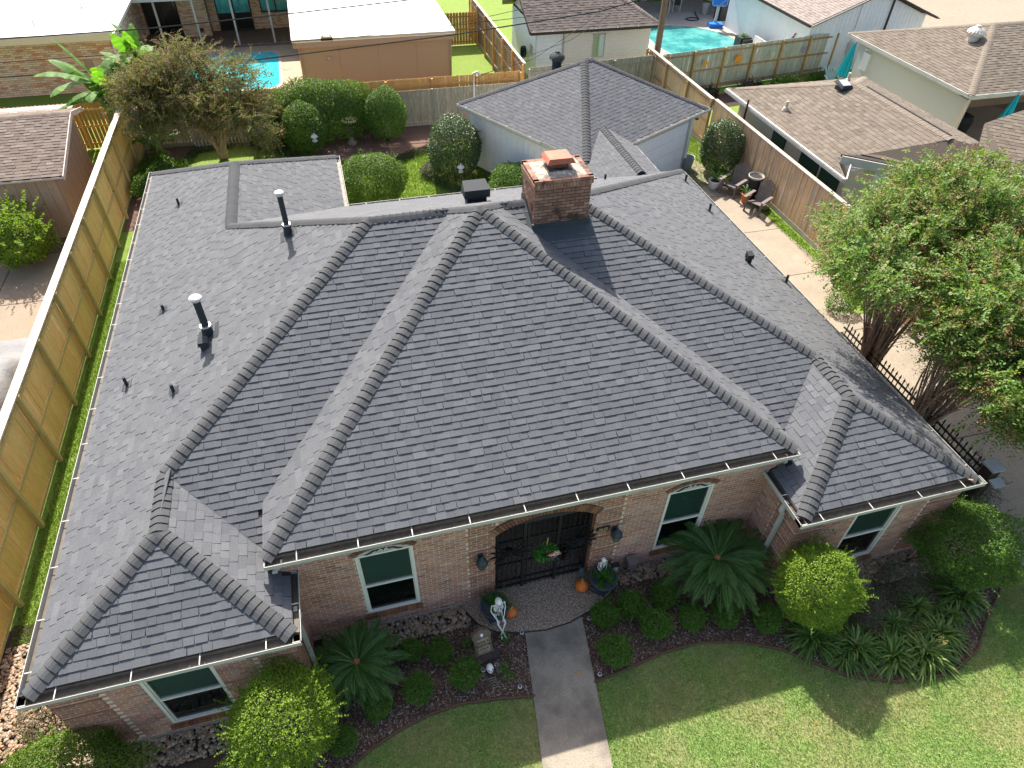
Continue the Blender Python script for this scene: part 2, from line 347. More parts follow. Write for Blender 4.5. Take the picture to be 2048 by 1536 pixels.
# gutters
gi, go = MB(), MB()
for p0, p1, o in [((xA-.13, yW, ze), (xB+.13, yW, ze), (0, -1)), ((xA, yW-.13, ze), (xA, yG+.1, ze), (-1, 0)), ((xB, yW-.13, ze), (xB, yC+ov, ze), (1, 0)),
                  ((xC, yC, zc), (xD, yC, zc), (0, -1)), ((xE-.13, yW2, ze), (xF+.13, yW2, ze), (0, -1)), ((xE, yC+ov, ze), (xE, yW2-.13, ze), (-1, 0)),
                  ((xG, yR+.0, ze), (xG, yG, ze), (1, 0)), ((xG+.13, yR, ze), (8.4, yR, ze), (0, 1)), ((xF, yW2-.13, ze), (xF, yR, ze), (1, 0))]:
    gutter(gi, go, p0 if o != (0, -1) else (p0[0], p0[1]+EG, p0[2]), p1 if o != (0, -1) else (p1[0], p1[1]+EG, p1[2]), o, w=(.2 if o == (0, -1) else .13) if o != (1, 0) or p0[0] < 5 else .07)
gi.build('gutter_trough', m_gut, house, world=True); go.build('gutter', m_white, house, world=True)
# soffits and fascia
mb = MB()
for x0, x1, y0, y1, z in [(xA, xB, yW, yW+.3, ze), (xA, xA+.3, yW, yG, ze), (xC, xD, yC, yC+.3, zc), (xE, xF, yW2, yW2+.3, ze), (xF-.3, xF, yW2, yR, ze), (xB-.3, xB, yW, yC+.3, ze), (xE, xE+.3, yW2, yC+.3, ze), (xG, xF, yR-.3, yR, ze), (xG-.3, xG, yR, yG, ze)]:
    mb.bx(x0, x1, y0, y1, z-.16, z-.13)
mb.build('soffit', m_white, house, world=True)
# ---------------------------------------------------------------- brickwork
m_mort = M('lime_mortar', (.62, .54, .45), .95, (90, .15), (2, .3, (.5, .43, .36)), (120, .004))
BR = [(.35, .155, .1), (.43, .215, .145), (.26, .12, .09), (.48, .27, .19), (.38, .175, .115), (.3, .185, .155), (.43, .26, .205), (.4, .185, .12), (.5, .33, .25)]
m_brick = M('weathered_red_brick', BR, .93, (70, .25), (1.4, .3, (.17, .12, .1)), (90, .006))
m_quoin = M('red_quoin_brick', [(.31, .15, .1), (.25, .12, .085), (.35, .175, .115), (.21, .11, .085)], .93, (70, .25), None, (90, .006))
BL, BH, JT = .204, .0745, .011
def brickwall(P0, u, n, width, z0, z1, opens=(), proud=.003, start=0., course=BH, length=BL, jt=JT, zones=()):
    """brick boxes (k,8,3) and mortar quads; P0 (x,y), u,n 2D unit vectors; opens: (u0,u1,za,zb,rise); zones: spans already covered"""
    P0 = np.array(P0, float); u = np.array(u, float); n = np.array(n, float); boxes = []; quads = []
    def p3(a, z, o): q = P0+u*a+n*o; return (q[0], q[1], z)
    nc = int(math.ceil((z1-z0)/course))
    for k in range(nc):
        za, zb = z0+k*course, min(z0+(k+1)*course, z1); zm = (za+zb)/2
        segs = [(0., width)]
        for (a, b, oa, ob, rise) in opens:
            if zm < oa or zm > ob: continue
            aa, bb = a, b
            if rise and zm > ob-rise:
                h = (zm-(ob-rise))/rise; hw = (b-a)/2*math.sqrt(max(0, 1-h*h)) if rise > .3 else (b-a)/2*math.sqrt(max(0, 1-h)); aa, bb = (a+b)/2-hw, (a+b)/2+hw
            ns = []
            for s, e in segs:
                if bb <= s or aa >= e: ns.append((s, e))
                else:
                    if aa > s: ns.append((s, aa))
                    if bb < e: ns.append((bb, e))
            segs = ns
        for s, e in segs:
            if e-s < .002: continue
            quads.append([p3(s, za, 0), p3(e, za, 0), p3(e, zb, 0), p3(s, zb, 0)])
            a = -(length/2 if k % 2 else 0)-start
            while a < e:
                b0, b1 = max(a, s), min(a+length-jt, e)
                if b1-b0 > .025:
                    inz = any(q[0] <= (b0+b1)/2 <= q[1] and q[2] <= zm <= q[3] for q in zones)
                    if not inz:
                        pr = proud+random.uniform(-.0012, .0015)
                        boxes.append([p3(x, z, o) for x in (b0, b1) for z in (za+jt*.6, zb-jt*.6) for o in (-.002, pr)])
                a += length
    return np.array(boxes, np.float32).reshape(-1, 8, 3), np.array(quads, np.float32).reshape(-1, 4, 3)
BRF = np.array([(0, 2, 3, 1), (4, 5, 7, 6), (0, 1, 5, 4), (2, 6, 7, 3), (1, 3, 7, 5)])
yl, yc, yr = yW+ov, yC+ov, yW2+ov
wall = MB(); wall.bx(xA+ov+.12, xB-ov-.12, yl+.12, yG-.3, -.1, ze-.14); wall.bx(xB-.3, xE+.3, yc+2.6, yR-.2, -.1, ze-.05); wall.bx(xE+ov+.12, xF-ov-.12, yr+.12, yR-.2, -.1, ze-.14)
wallo = wall.build('wall', m_mort, house, world=True)
wd = lambda a, b: (a, b)
WIN = [  # plane y, x0, x1, z0, z1, arched
    (yl, -4.36, -3.24, .36, 2.30, False), (yc, -.80, .24, .52, 2.72, True), (yc, 5.27, 6.27, .44, 2.62, True), (yr, 8.84, 9.95, .30, 2.28, False)]
ENT = (1.78, 3.77, 0., 2.66, .36)
allb, allq = [], []
def add_wall(*a, **k):
    b, q = brickwall(*a, **k); allb.append(b); allq.append(q)
QM = []
def quoins(P0, u, n, w, z0, z1, width, side=1, opens=()):
    """raised blocks of brick at a corner: alternating with one flush course; returns zones to leave out of the plain wall"""
    z = z0; zs = []; bb = []
    while z < z1-.1:
        h = min(5*BH, z1-z); zs.append((w[0], w[1], z, z+h))
        b, q = brickwall((P0[0]+u[0]*w[0], P0[1]+u[1]*w[0]), u, n, w[1]-w[0], z, z+h, proud=.019, jt=.0145, start=.05, opens=opens); bb.append(b); q[:, :, :2] += np.array(n)*.013; QM.append(q)
        z += h+BH
    return zs, np.concatenate(bb)
qb = []
def front(P0, width, top, opens, qspans, sgn=1):
    zones = []
    for w in qspans:
        zs, b = quoins(P0, (1, 0), (0, -1), w, .18, top, width); zones += zs; qb.append(b)
    add_wall(P0, (1, 0), (0, -1), width, 0, top, opens, zones=zones)
op = lambda w, x0, arch=.0: (w[1]-x0, w[2]-x0, w[3], w[4], .19 if w[5] else 0)
front((xA+ov, yl), xB-xA-2*ov, ze-.12, [op(WIN[0], xA+ov)], [(0, .72), (xB-xA-2*ov-.6, xB-xA-2*ov)])
front((xB-.25, yc), xE-xB+.5, zc-.12, [op(WIN[1], xB-.25), op(WIN[2], xB-.25), (ENT[0]-xB+.25, ENT[1]-xB+.25, 0, ENT[3], ENT[4])],
      [(ENT[0]-xB+.25-.52, ENT[0]-xB+.25-.01), (ENT[1]-xB+.25+.01, ENT[1]-xB+.25+.55)])
front((xE+ov, yr), xF-xE-2*ov, ze-.12, [op(WIN[3], xE+ov)], [(0, .6), (xF-xE-2*ov-.72, xF-xE-2*ov)])
zs, b = quoins((xE+ov, yc), (0, -1), (-1, 0), (.55, yc-yr), .18, ze-.12, 0); qb.append(b)
add_wall((xE+ov, yc), (0, -1), (-1, 0), yc-yr, 0, ze-.12, zones=zs)
zs, b = quoins((xB-ov, yl), (0, 1), (1, 0), (0., .5), .18, ze-.12, 0); qb.append(b)
add_wall((xB-ov, yl), (0, 1), (1, 0), yc-yl, 0, ze-.12, zones=zs)
add_wall((xA+ov, yl+3.), (0, -1), (-1, 0), 3., 0, ze-.12); add_wall((xF-ov, yr), (0, 1), (1, 0), 6., 0, ze-.12)
allb = np.concatenate(allb); allq = np.concatenate(allq)
fast('mortar_bed', allq, m_mort, wallo, world=True)
piecewise(allb, np.ones(len(allb), bool), BRF, 'brick', m_brick, wallo, house, 300, 'brickwork')
fast('quoin_mortar', np.concatenate(QM), M('quoin_mortar', (.56, .47, .38), .95), wallo, world=True)
fast('quoin_brickwork', np.concatenate(qb), m_quoin, wallo, faces=BRF, kind='stuff', world=True)
# slab edge
m_conc = M('concrete_slab', (.3, .27, .23), .95, (40, .15), (1.2, .5, (.2, .18, .15)), (60, .006))
for a_, b_, c_ in ((xA+ov-.02, xB-ov+.02, yl), (xB-.2, ENT[0], yc), (ENT[1], xE+.2, yc), (xE+ov-.02, xF-ov+.02, yr)): mb = MB(); mb.bx(a_, b_, c_-.03, c_+.1, -.05, .07); mb.build('foundation', m_conc, house, world=True)
# arches: rowlock bricks round the heads, sills
def archbricks(cx, y, hw, zspring, rise, depth, n, proud):
    """segmental arch of bricks on edge standing along the head"""
    R = (hw*hw+rise*rise)/(2*rise); zc_ = zspring+rise-R; a0 = math.asin(hw/R); out = []
    for i in range(n):
        a, b = -a0+2*a0*i/n, -a0+2*a0*(i+1)/n; g = .006/R; a += g; b -= g
        out.append([(cx+r*math.sin(t), y+o, zc_+r*math.cos(t)) for t in (a, b) for r in (R+.004, R+depth) for o in (.05, -proud)])
    return np.array(out, np.float32), R, zc_
arcs = []
for w in WIN:
    if w[5]:
        a, R_, z_ = archbricks((w[1]+w[2])/2, w[0], (w[2]-w[1])/2+.03, w[4]-.17, .17, .11, 22, .02); arcs.append(a)
ea, eR, eZ = archbricks((ENT[0]+ENT[1])/2, yc, (ENT[1]-ENT[0])/2+.02, ENT[3]-ENT[4], ENT[4], .2, 33, .035); arcs.append(ea)
fast('arch_brickwork', np.concatenate(arcs), M('arch_brick', [(.22, .1, .06), (.16, .07, .045), (.12, .06, .045), (.26, .13, .075)], .93, (70, .25)), wallo, faces=BRF, world=True, kind='stuff')
sb = []
for w in WIN:
    n = int((w[2]-w[1]+.1)/.075)
    for i in range(n):
        x0 = w[1]-.05+i*.075; z = w[3]-.1
        sb.append([(x, w[0]+o, zz+(0 if o > 0 else -.02)) for x in (x0+.004, x0+.071) for zz in (z-.01, z+.09) for o in (.05, -.06)])
fast('sill_brickwork', np.array(sb, np.float32), M('sill_brick', [(.2, .09, .045), (.14, .06, .035), (.24, .12, .055), (.1, .045, .035)], .9, (70, .2)), wallo, faces=BRF, world=True, kind='stuff')
# windows
m_frame = M('window_frame_vinyl', (.66, .65, .58), .45, (15, .03), None, None)
m_glass = glassy('window_glass', (.8, .92, .88), .07)
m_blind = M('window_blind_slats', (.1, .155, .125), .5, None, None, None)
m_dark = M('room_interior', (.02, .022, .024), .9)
m_blk = M('black_iron', (.012, .012, .013), .45, (40, .2), None, None, spec=.5)
for w in WIN:
    y, x0, x1, z0, z1, arch = w; zt = z1-.19 if arch else z1; zm = z0+(zt-z0)*.47
    fr = MB(); d0, d1 = y+.0, y+.08
    fr.bx(x0-.01, x0+.055, d0, d1, z0-.01, zt+.01); fr.bx(x1-.055, x1+.01, d0, d1, z0-.01, zt+.01); fr.bx(x0+.055, x1-.055, d0, d1, z0-.01, z0+.05); fr.bx(x0+.055, x1-.055, d0, d1, zt-.04, zt+.01)
    fr.bx(x0+.055, x1-.055, d0+.015, d1, zm-.025, zm+.025)
    for sx in (x0+.055, x1-.08): fr.bx(sx, sx+.025, d0+.03, d1, z0+.05, zt-.04)
    win = fr.build('window', m_frame, house, world=True)
    if arch:
        h = (x1-x0)/2; cx = (x0+x1)/2; r = .175; Rr = (h*h+r*r)/(2*r); pts = []
        for i in range(17):
            a = (i/16-.5)*2*math.asin(h/Rr); pts.append((cx+Rr*math.sin(a), zt+.012+r-Rr+Rr*math.cos(a)))
        am = MB(); n = len(pts); am.add([(px, y+.01, max(pz, zt+.012)) for px, pz in pts]+[(px, y+.06, max(pz, zt+.012)) for px, pz in pts], [tuple(range(n)), tuple(range(n, 2*n))[::-1]]+[(i, i+1, n+i+1, n+i) for i in range(n-1)]); am.build('arch_panel', m_white, win, world=True)
        sc = MB()
        for s in (-1, 1):
            sc.tube([(cx+s*(.1+t*.24), y-.0, zt+.075+.025*math.sin(t*6)-.045*t*t) for t in np.linspace(0, 1, 9)], [.006+.012*math.sin(t*3.1) for t in np.linspace(0, 1, 9)], 6)
            sc.tube([(cx+s*(.1+.03*math.sin(a)), y-.0, zt+.07+.022-.022*math.cos(a)) for a in np.linspace(0, 4.6, 8)], .009, 6)
        sc.tube([(cx-.045, y, zt+.14), (cx, y, zt+.1), (cx+.045, y, zt+.14)], [.006, .014, .006], 6); sc.tube([(cx, y, zt+.1), (cx, y, zt+.06)], .009, 6)
        sc.build('scroll_ornament', m_blk, win, world=True)
    g = MB(); g.add([(x0+.06, y+.045, zm+.025), (x1-.06, y+.045, zm+.025), (x1-.06, y+.045, zt-.04), (x0+.06, y+.045, zt-.04)], [(0, 1, 2, 3)]); g.add([(x0+.06, y+.055, z0+.05), (x1-.06, y+.055, z0+.05), (x1-.06, y+.055, zm-.025), (x0+.06, y+.055, zm-.025)], [(0, 1, 2, 3)]); g.build('glass', m_glass, win, world=True); g = MB(); g.add([(x0+.06, y+.05, z0+.05), (x1-.06, y+.05, z0+.05), (x1-.06, y+.05, zm-.025), (x0+.06, y+.05, zm-.025)], [(0, 1, 2, 3)]); g.build('insect_screen', glassy('screen_mesh', (.3, .32, .33), .04), win, world=True)
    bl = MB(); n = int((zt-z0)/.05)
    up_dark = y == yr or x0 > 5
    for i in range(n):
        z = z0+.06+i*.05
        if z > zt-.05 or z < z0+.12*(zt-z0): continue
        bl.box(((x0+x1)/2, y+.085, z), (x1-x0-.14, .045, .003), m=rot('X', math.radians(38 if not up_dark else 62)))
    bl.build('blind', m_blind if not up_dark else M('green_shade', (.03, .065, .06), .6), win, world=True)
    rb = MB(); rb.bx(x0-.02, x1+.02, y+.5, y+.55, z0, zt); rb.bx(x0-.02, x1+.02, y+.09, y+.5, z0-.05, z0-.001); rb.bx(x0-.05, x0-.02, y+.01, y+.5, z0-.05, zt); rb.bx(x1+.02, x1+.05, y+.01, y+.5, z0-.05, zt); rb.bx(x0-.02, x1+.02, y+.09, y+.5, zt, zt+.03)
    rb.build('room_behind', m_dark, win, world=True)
# entrance alcove
m_pebble = M('exposed_aggregate', [(.3, .22, .16)], .9, (26, .5), (33, .75, (.1, .07, .05)), (45, .02), wear=(37, .85, (.62, .52, .42)))
al = MB(); e0, e1 = ENT[0], ENT[1]
al.bx(e0-.9, e0-.12, yc+2.2, yc+2.3, 0, 2.9); al.bx(e0-.9, e1+.9, yc+2.3, yc+2.4, 0, 2.9); al.bx(e0-.95, e0-.85, yc+.25, yc+2.3, 0, 2.9); al.bx(e1+.85, e1+.95, yc+.25, yc+2.3, 0, 2.9)
al.bx(e0-.9, e1+.9, yc+.1, yc+2.3, 2.9, 3.); al.bx(e0-.9, e0-.002, yc+.1, yc+.25, 0, 2.9); al.bx(e1+.002, e1+.9, yc+.1, yc+.25, 0, 2.9)
al.build('porch_recess', M('porch_wood_panelling', [(.1, .055, .03), (.07, .04, .025)], .8, (6, .3), stretch=(8, 8, .5)), house, world=True)
dr = MB(); dr.bx(2.3, 3.2, yc+2.26, yc+2.296, .03, 2.1); door = dr.build('door', M('dark_oak_door', (.07, .03, .015), .5, (8, .3), stretch=(8, 8, .6)), house, world=True)
dk = MB(); dk.tube([(3.1, yc+2.24, .95), (3.1, yc+2.24, 1.15)], .012, 6); dk.build('handle', M('brass', (.6, .4, .12), .35, metal=1), door, world=True)
# arch soffit (brick reveal)
sv = []
for k in range(33):
    pass
rv = MB(); hw = (ENT[1]-ENT[0])/2+.02; a0 = math.asin(hw/eR); n = 24; cx = (ENT[0]+ENT[1])/2
vs = []
for i in range(n+1):
    a = -a0+2*a0*i/n; vs += [(cx+(eR-.0)*math.sin(a), yc-.02, eZ+eR*math.cos(a)), (cx+eR*math.sin(a), yc+.25, eZ+eR*math.cos(a))]
rv.add(vs, [(2*i, 2*i+1, 2*i+3, 2*i+2) for i in range(n)])
for s, x in ((-1, ENT[0]), (1, ENT[1])): rv.bx(x+(.0 if s > 0 else -.1), x+(.1 if s > 0 else 0), yc+.0, yc+.1, 0, 2.35)
rv.bx(e0-.6, e1+.6, yc+.12, yc+.2, 2.7, 3.0)
rv.build('arch_reveal', m_quoin, wallo, world=True)
# ---------------------------------------------------------------- downspouts
def downspout(pts, parent, name='downspout', w=.085, mat=None):
    mb = MB()
    for a, b in zip(pts[:-1], pts[1:]): mb.beam(a, b, w, w*.75, up=(0, 1, 0) if abs(Vector(b).z-Vector(a).z) < .2 else (1, 0, 0))
    return mb.build(name, mat or m_white, parent, world=True)
downspout([(xE-.05, yW2+.45, ze-.08), (xE-.1, yW2+.45, ze-.32), (xE-.02, yW2+.45, ze-.5), (xE-.02, yW2+.45, .12), (xE-.25, yW2+.4, .05)], house)
downspout([(xB+.05, yW+.5, ze-.08), (xB+.08, yW+.5, ze-.3), (xB+.02, yW+.5, ze-.45), (xB+.02, yW+.5, .12)], house)
downspout([(xC+.28, yC-.05, zc-.1), (xC+.1, yC+.0, zc-.35), (xC+.1, yC-.02, ze+.16)], house)
downspout([(xD-.22, yC-.05, zc-.1), (xD-.14, yC+.0, zc-.35), (xD-.14, yC-.02, ze+.2)], house)
# ---------------------------------------------------------------- chimney
cb, cq = [], []
CB = [(.3, .165, .12), (.24, .125, .095), (.34, .2, .15), (.2, .1, .08), (.28, .15, .105), (.36, .235, .185)]
m_chb = M('sooty_chimney_brick', CB, .93, (70, .2), (1.35, .62, (.09, .055, .042)), (90, .006), wear=(2.7, .85, (.03, .022, .018)))
zb_ = 4.9
for P0, u, n, w in (((CHX0, CHY0), (1, 0), (0, -1), CHX1-CHX0), ((CHX0, CHY1), (0, -1), (-1, 0), CHY1-CHY0), ((CHX1, CHY0), (0, 1), (1, 0), CHY1-CHY0), ((CHX1, CHY1), (-1, 0), (0, 1), CHX1-CHX0)):
    b, q = brickwall(P0, u, n, w, zb_, CHZ-.2, proud=.004, jt=.015); cb.append(b); cq.append(q)
    # corbel: rowlock course then a header course
    out = []; nn = int(w/.072); p = np.array(P0); uu = np.array(u); nn2 = np.array(n)
    so_ = .045 if n[1] else 0.
    nn = int((w+2*so_)/.072)
    for i in range(nn+1):
        a = i*.072-so_
        if a+.062 > w+so_+.001: break
        out.append([(*(p+uu*x+nn2*o), z) for x in (a, a+.062) for z in (CHZ-.2+.004, CHZ-.2+.1) for o in (-.05, .045)])
    for i in range(int((w+.04)/.204)+1):
        s3 = .03 if n[1] else 0.; a = -s3+i*.204; e = min(a+.196, w+s3)
        if e-a > .03: out.append([(*(p+uu*x+nn2*o), z) for x in (a, e) for z in (CHZ-.095, CHZ-.02) for o in (-.08, .03)])
    cb.append(np.array(out, np.float32))
cm = MB(); cm.bx(CHX0, CHX1, CHY0, CHY1, 4.6, CHZ-.06); chim = cm.build('chimney', M('sooty_mortar', (.1, .075, .062), .95, (50, .3), (1.25, .7, (.03, .024, .02)), (90, .005), wear=(3.1, .9, (.02, .017, .014))), house, world=True)
cb = np.concatenate(cb); piecewise(cb, np.ones(len(cb), bool), BRF, 'brick', m_chb, chim, house, 300, 'chimney_brickwork')
cr_ = MB(); cr_.bx(CHX0+.05, CHX1-.05, CHY0+.05, CHY1-.05, CHZ-.06, CHZ-.035)
V8 = []; cxm, cym = (CHX0+CHX1)/2, (CHY0+CHY1)/2
for (sx, sy, z) in ((.57, .43, CHZ-.035), (.26, .24, CHZ+.04)): V8 += [(cxm-sx, cym-sy, z), (cxm+sx, cym-sy, z), (cxm+sx, cym+sy, z), (cxm-sx, cym+sy, z)]
cr_.add(V8, [(0, 1, 5, 4), (1, 2, 6, 5), (2, 3, 7, 6), (3, 0, 4, 7), (4, 5, 6, 7)]); cr_.build('mortar_crown', M('stained_mortar_crown', (.42, .34, .27), .95, (25, .35), (5, .9, (.1, .09, .08)), (30, .03), wear=(7, .9, (.62, .56, .48))), chim, world=True)
tb = MB(); tb.bx(cxm-.26, cxm+.26, cym-.25, cym+.22, CHZ+.0, CHZ+.055); tb.build('tar_patch', M('black_roof_tar', (.02, .022, .026), .6, (30, .3), (9, .6, (.2, .22, .25)), (25, .02)), chim, world=True)
fl = MB(); fl.bx(cxm-.19, cxm+.19, cym-.14, cym+.16, CHZ+.05, CHZ+.17); m_rust = M('rust_red_metal', (.32, .085, .045), .6, (18, .15), (3, .5, (.4, .15, .1)), None)
fl.build('flue', M('clay_flue_rust', (.14, .06, .035), .8, (20, .4)), chim, world=True)
cp = MB(); V8 = []
for (sx, sy, z) in ((.31, .27, CHZ+.19), (.31, .27, CHZ+.2), (.27, .23, CHZ+.26), (.25, .21, CHZ+.285)): V8 += [(cxm+.0-sx, cym-sy, z), (cxm-.0+sx, cym-sy, z), (cxm+sx, cym+sy, z), (cxm-sx, cym+sy, z)]
cp.add(V8, [(3, 2, 1, 0), (12, 13, 14, 15)]+[(4*j+i, 4*j+(i+1) % 4, 4*j+4+(i+1) % 4, 4*j+4+i) for j in range(3) for i in range(4)])
for sx in (-.17, .17):
    for sy in (-.12, .14): cp.bx(cxm+sx-.012, cxm+sx+.012, cym+sy-.012, cym+sy+.012, CHZ+.16, CHZ+.2)
cp.build('cap', m_rust, chim, world=True)
fs = MB(); zf = zat(PL['F'], 0, CHY0)
fs.bx(CHX0-.04, CHX1+.04, CHY0-.03, CHY0+.02, zf-.1, zf+.13)
fs.add([(CHX0-.06, CHY0-.005, zf+.035), (CHX1+.06, CHY0-.005, zf+.035), (CHX1+.1, CHY0-.33, zat(PL['F'], 0, CHY0-.33)+.02), (CHX0-.02, CHY0-.33, zat(PL['F'], 0, CHY0-.33)+.02)], [(0, 1, 2, 3)])
for x, s in ((CHX0, -1), (CHX1, 1)):
    y1 = 13.13; z1 = zat(PL['F'], 0, y1); fs.add([(x+s*.02, CHY0-.03, zf-.1), (x+s*.02, CHY0-.03, zf+.14), (x+s*.02, y1, z1+.14), (x+s*.02, CHY1, z1+.05), (x+s*.02, CHY1, z1-.3), (x+s*.02, y1, z1-.1)], [(0, 1, 2, 3, 4, 5)])
    fs.add([(x+s*.02, CHY0, zf+.02), (x+s*.12, CHY0, zf+.02), (x+s*.12, y1, z1+.02), (x+s*.02, y1, z1+.02)], [(0, 1, 2, 3)])
fs.build('chimney_flashing', m_fl, roof, world=True)
# ---------------------------------------------------------------- roof vents and pipes (parts of the house)
m_pipe = M('charcoal_pipe', (.03, .036, .042), .75, (20, .1), None, None, spec=.2); m_galv = M('galvanised_cap', (.5, .5, .52), .35, (20, .1), metal=.6)
def flue(x, y, pl_, h, r, cap=True, name='flue_pipe', collar=True):
    z = zat(PL[pl_], x, y); mb = MB(); a, b = PL[pl_][:2]
    mb.tube([(x, y, z-.05), (x, y, z+h)], r, 14)
    if collar: mb.lathe([(r*1.9, -.1), (r*1.5, .12), (r*1.35, .22), (r*1.02, .25)], (x, y, z), 14)
    s = r*3.2; mb.add([(x+i*s, y+j*s*1.1, zat(PL[pl_], x+i*s, y+j*s*1.1)+.017) for i, j in ((-1, -1), (1, -1), (1, 1), (-1, 1))], [(0, 1, 2, 3)])
    o = mb.build(name, m_pipe, roof, world=True)
    if cap:
        cm_ = MB(); cm_.lathe([(r*1.35, h-.03), (r*1.4, h), (r*1.75, h+.015), (r*1.75, h+.035), (r*1.35, h+.06), (r*.5, h+.075)], (x, y, z), 18); cm_.lathe([(r*1.55, .235), (r*1.6, .25), (r*1.55, .265)], (x, y, z), 14)
        cm_.build('rain_cap', m_galv, roof, world=True)
flue(-1.27, 14.39, 'L', 1.0, .062); flue(-3.15, 12.25, 'L', .93, .075)
for x, y, p, h in ((-4.5, 19.4, 'L', .22), (-4.42, 14.25, 'L', .16), (-5.04, 12.1, 'L', .24), (-3.84, 11.0, 'L', .2), (8.25, 18.5, 'B', .2), (10.95, 18.2, 'R', .24), (10.68, 16.05, 'R', .26), (11.2, 12.5, 'R', .25)):
    flue(x, y, p, h, .034, False, 'plumbing_vent', False)
def boxvent(x, y, p, w, d, h, name='roof_vent', tilt=True):
    z = zat(PL[p], x, y); mb = MB(); mb.bx(x-w*.38, x+w*.38, y-d*.38, y+d*.38, z-.15, z+h*.55)
    V_ = [(x-w/2, y-d/2, z+h*.45), (x+w/2, y-d/2, z+h*.45), (x+w/2, y+d/2, z+h*.45), (x-w/2, y+d/2, z+h*.45), (x-w/2, y-d/2, z+h*.85), (x+w/2, y-d/2, z+h*.85), (x+w*.45, y+d/2, z+h), (x-w*.45, y+d/2, z+h)]
    mb.add(V_, [(3, 2, 1, 0), (4, 5, 6, 7), (0, 1, 5, 4), (1, 2, 6, 5), (2, 3, 7, 6), (3, 0, 4, 7)]); return mb.build(name, m_pipe, roof, world=True)
boxvent(3.15, 14.45, 'B', .62, .4, .5); boxvent(10.2, 13.0, 'R', .17, .17, .3); boxvent(-3.2, 11.85, 'L', .2, .18, .24)
# ================================================================ GROUND, PAVING, WATER
m_grass = M('lawn_turf', [(.15, .22, .06)], .95, (38, .45), (.8, .7, (.32, .25, .14)), (160, .03), wear=(1.6, .6, (.11, .18, .04)))
m_grassd = M('lush_turf', [(.14, .22, .03)], .95, (38, .4), (1.1, .4, (.19, .23, .05)), (160, .03))
m_drive = M('driveway_concrete', (.26, .22, .17), .95, (28, .12), (1.1, .55, (.19, .16, .122)), (90, .004), wear=(.7, .3, (.32, .28, .23)))
m_walk = M('weathered_walk_concrete', (.27, .235, .185), .95, (60, .3), (1.1, .85, (.1, .092, .08)), (120, .006))
m_mulch = M('bark_mulch', [(.1, .06, .042)], 1, (45, .5), (2.2, .5, (.04, .026, .022)), (50, .05))
m_soil = M('dark_soil', [(.05, .035, .028)], 1, (30, .4), None, (40, .05))
m_patio = M('tan_patio_concrete', (.36, .28, .2), .95, (20, .1), (.9, .4, (.28, .22, .17)), (90, .003))
m_deck2 = M('slate_paving', (.3, .28, .26), .9, (14, .15), (1.5, .5, (.22, .21, .2)), (50, .004))
def sheet(name, poly, z, mat, depth=.0, kind='structure'):
    mb = MB(); 
    if depth: mb.prism(poly, z-depth, z)
    else: mb.add([(x, y, z) for x, y in poly], [tuple(range(len(poly)))])
    o = mb.build(name, mat); o['kind'] = kind; return o
sheet('ground', [(-140, -40), (160, -40), (160, 260), (-140, 260)], -.012, m_grassd)
sheet('lawn', [(-9.5, -12), (13.3, -12), (13.3, 5.2), (-9.5, 5.2)], -.004, m_grass)
bedL = [(-9, 8.6), (-9, 1.5), (-3.6, 1.8), (-2.2, 3.6), (-1.46, 4.4), (-1.05, 4.62), (-.53, 4.8), (.05, 4.93), (.62, 4.97), (1.36, 4.88), (2.02, 4.76), (2.24, 6.1), (1.2, 7.2), (-2, 7.4), (-2, 6), (-6, 6), (-6, 8.6)]
bedR = [(3.18, 4.72), (3.97, 4.82), (4.76, 4.93), (5.53, 4.93), (6.32, 4.74), (7.04, 4.4), (7.49, 4.02), (8., 3.6), (8.9, 3.25), (10.03, 3.12), (10.9, 3.4), (11.5, 3.85), (12.4, 4.4), (13.1, 4.75), (13.35, 5.3), (13.3, 12.5), (11.2, 12.5), (11.2, 6.4), (7.6, 6.2), (7.6, 7.4), (4.2, 7.4), (4.2, 6.3), (3.4, 6.1)]
sheet('mulch_bed', bedL, 0, m_mulch); sheet('mulch_bed', bedR, 0, m_mulch)
drive = [(13.3, -12), (13.32, 5.3), (13.32, 12.5), (11.2, 12.5), (11.2, 21), (14.2, 26.3), (15.0, 25.2), (15.65, 23.2), (15.72, 19), (15.9, 16.4), (15.6, 15.2), (15.3, 13.7), (16.9, 12.4), (17.4, -12)]
sheet('driveway', drive, .02, m_drive, .1)
mb = MB()
for y in (3.9, 8.3, 12.9, 16.0, 18.85, 21.6): mb.bx(11.25 if y > 12 else 13.35, 15.7 if y > 13 else 16.9, y-.012, y+.012, .012, .0235)
o = mb.build('expansion_joint', M('joint_tar', (.06, .05, .045), .9), bpy.data.objects['driveway'])
walk = [(.9, -3), (2.1, -3), (2.99, 3.24), (3.42, 6.2), (2.2, 6.2), (1.79, 3.5)]
sheet('front_walk', walk, .035, m_walk, .1)
porch = [(1.0, 7.0), (1.12, 6.72), (1.3, 6.4), (1.62, 6.15), (2.1, 6.02), (2.6, 5.95), (3.1, 5.98), (3.6, 6.12), (4.1, 6.35), (4.4, 6.62), (4.45, 6.95), (4.2, 7.0), (3.76, 7.0), (3.76, 9.2), (1.8, 9.2), (1.8, 7.0)]
sheet('porch_slab', porch, .075, m_pebble, .15)
sheet('porch_floor', [(.8, 7.3), (4.7, 7.3), (4.7, 9.3), (.8, 9.3)], .07, m_pebble, .1)
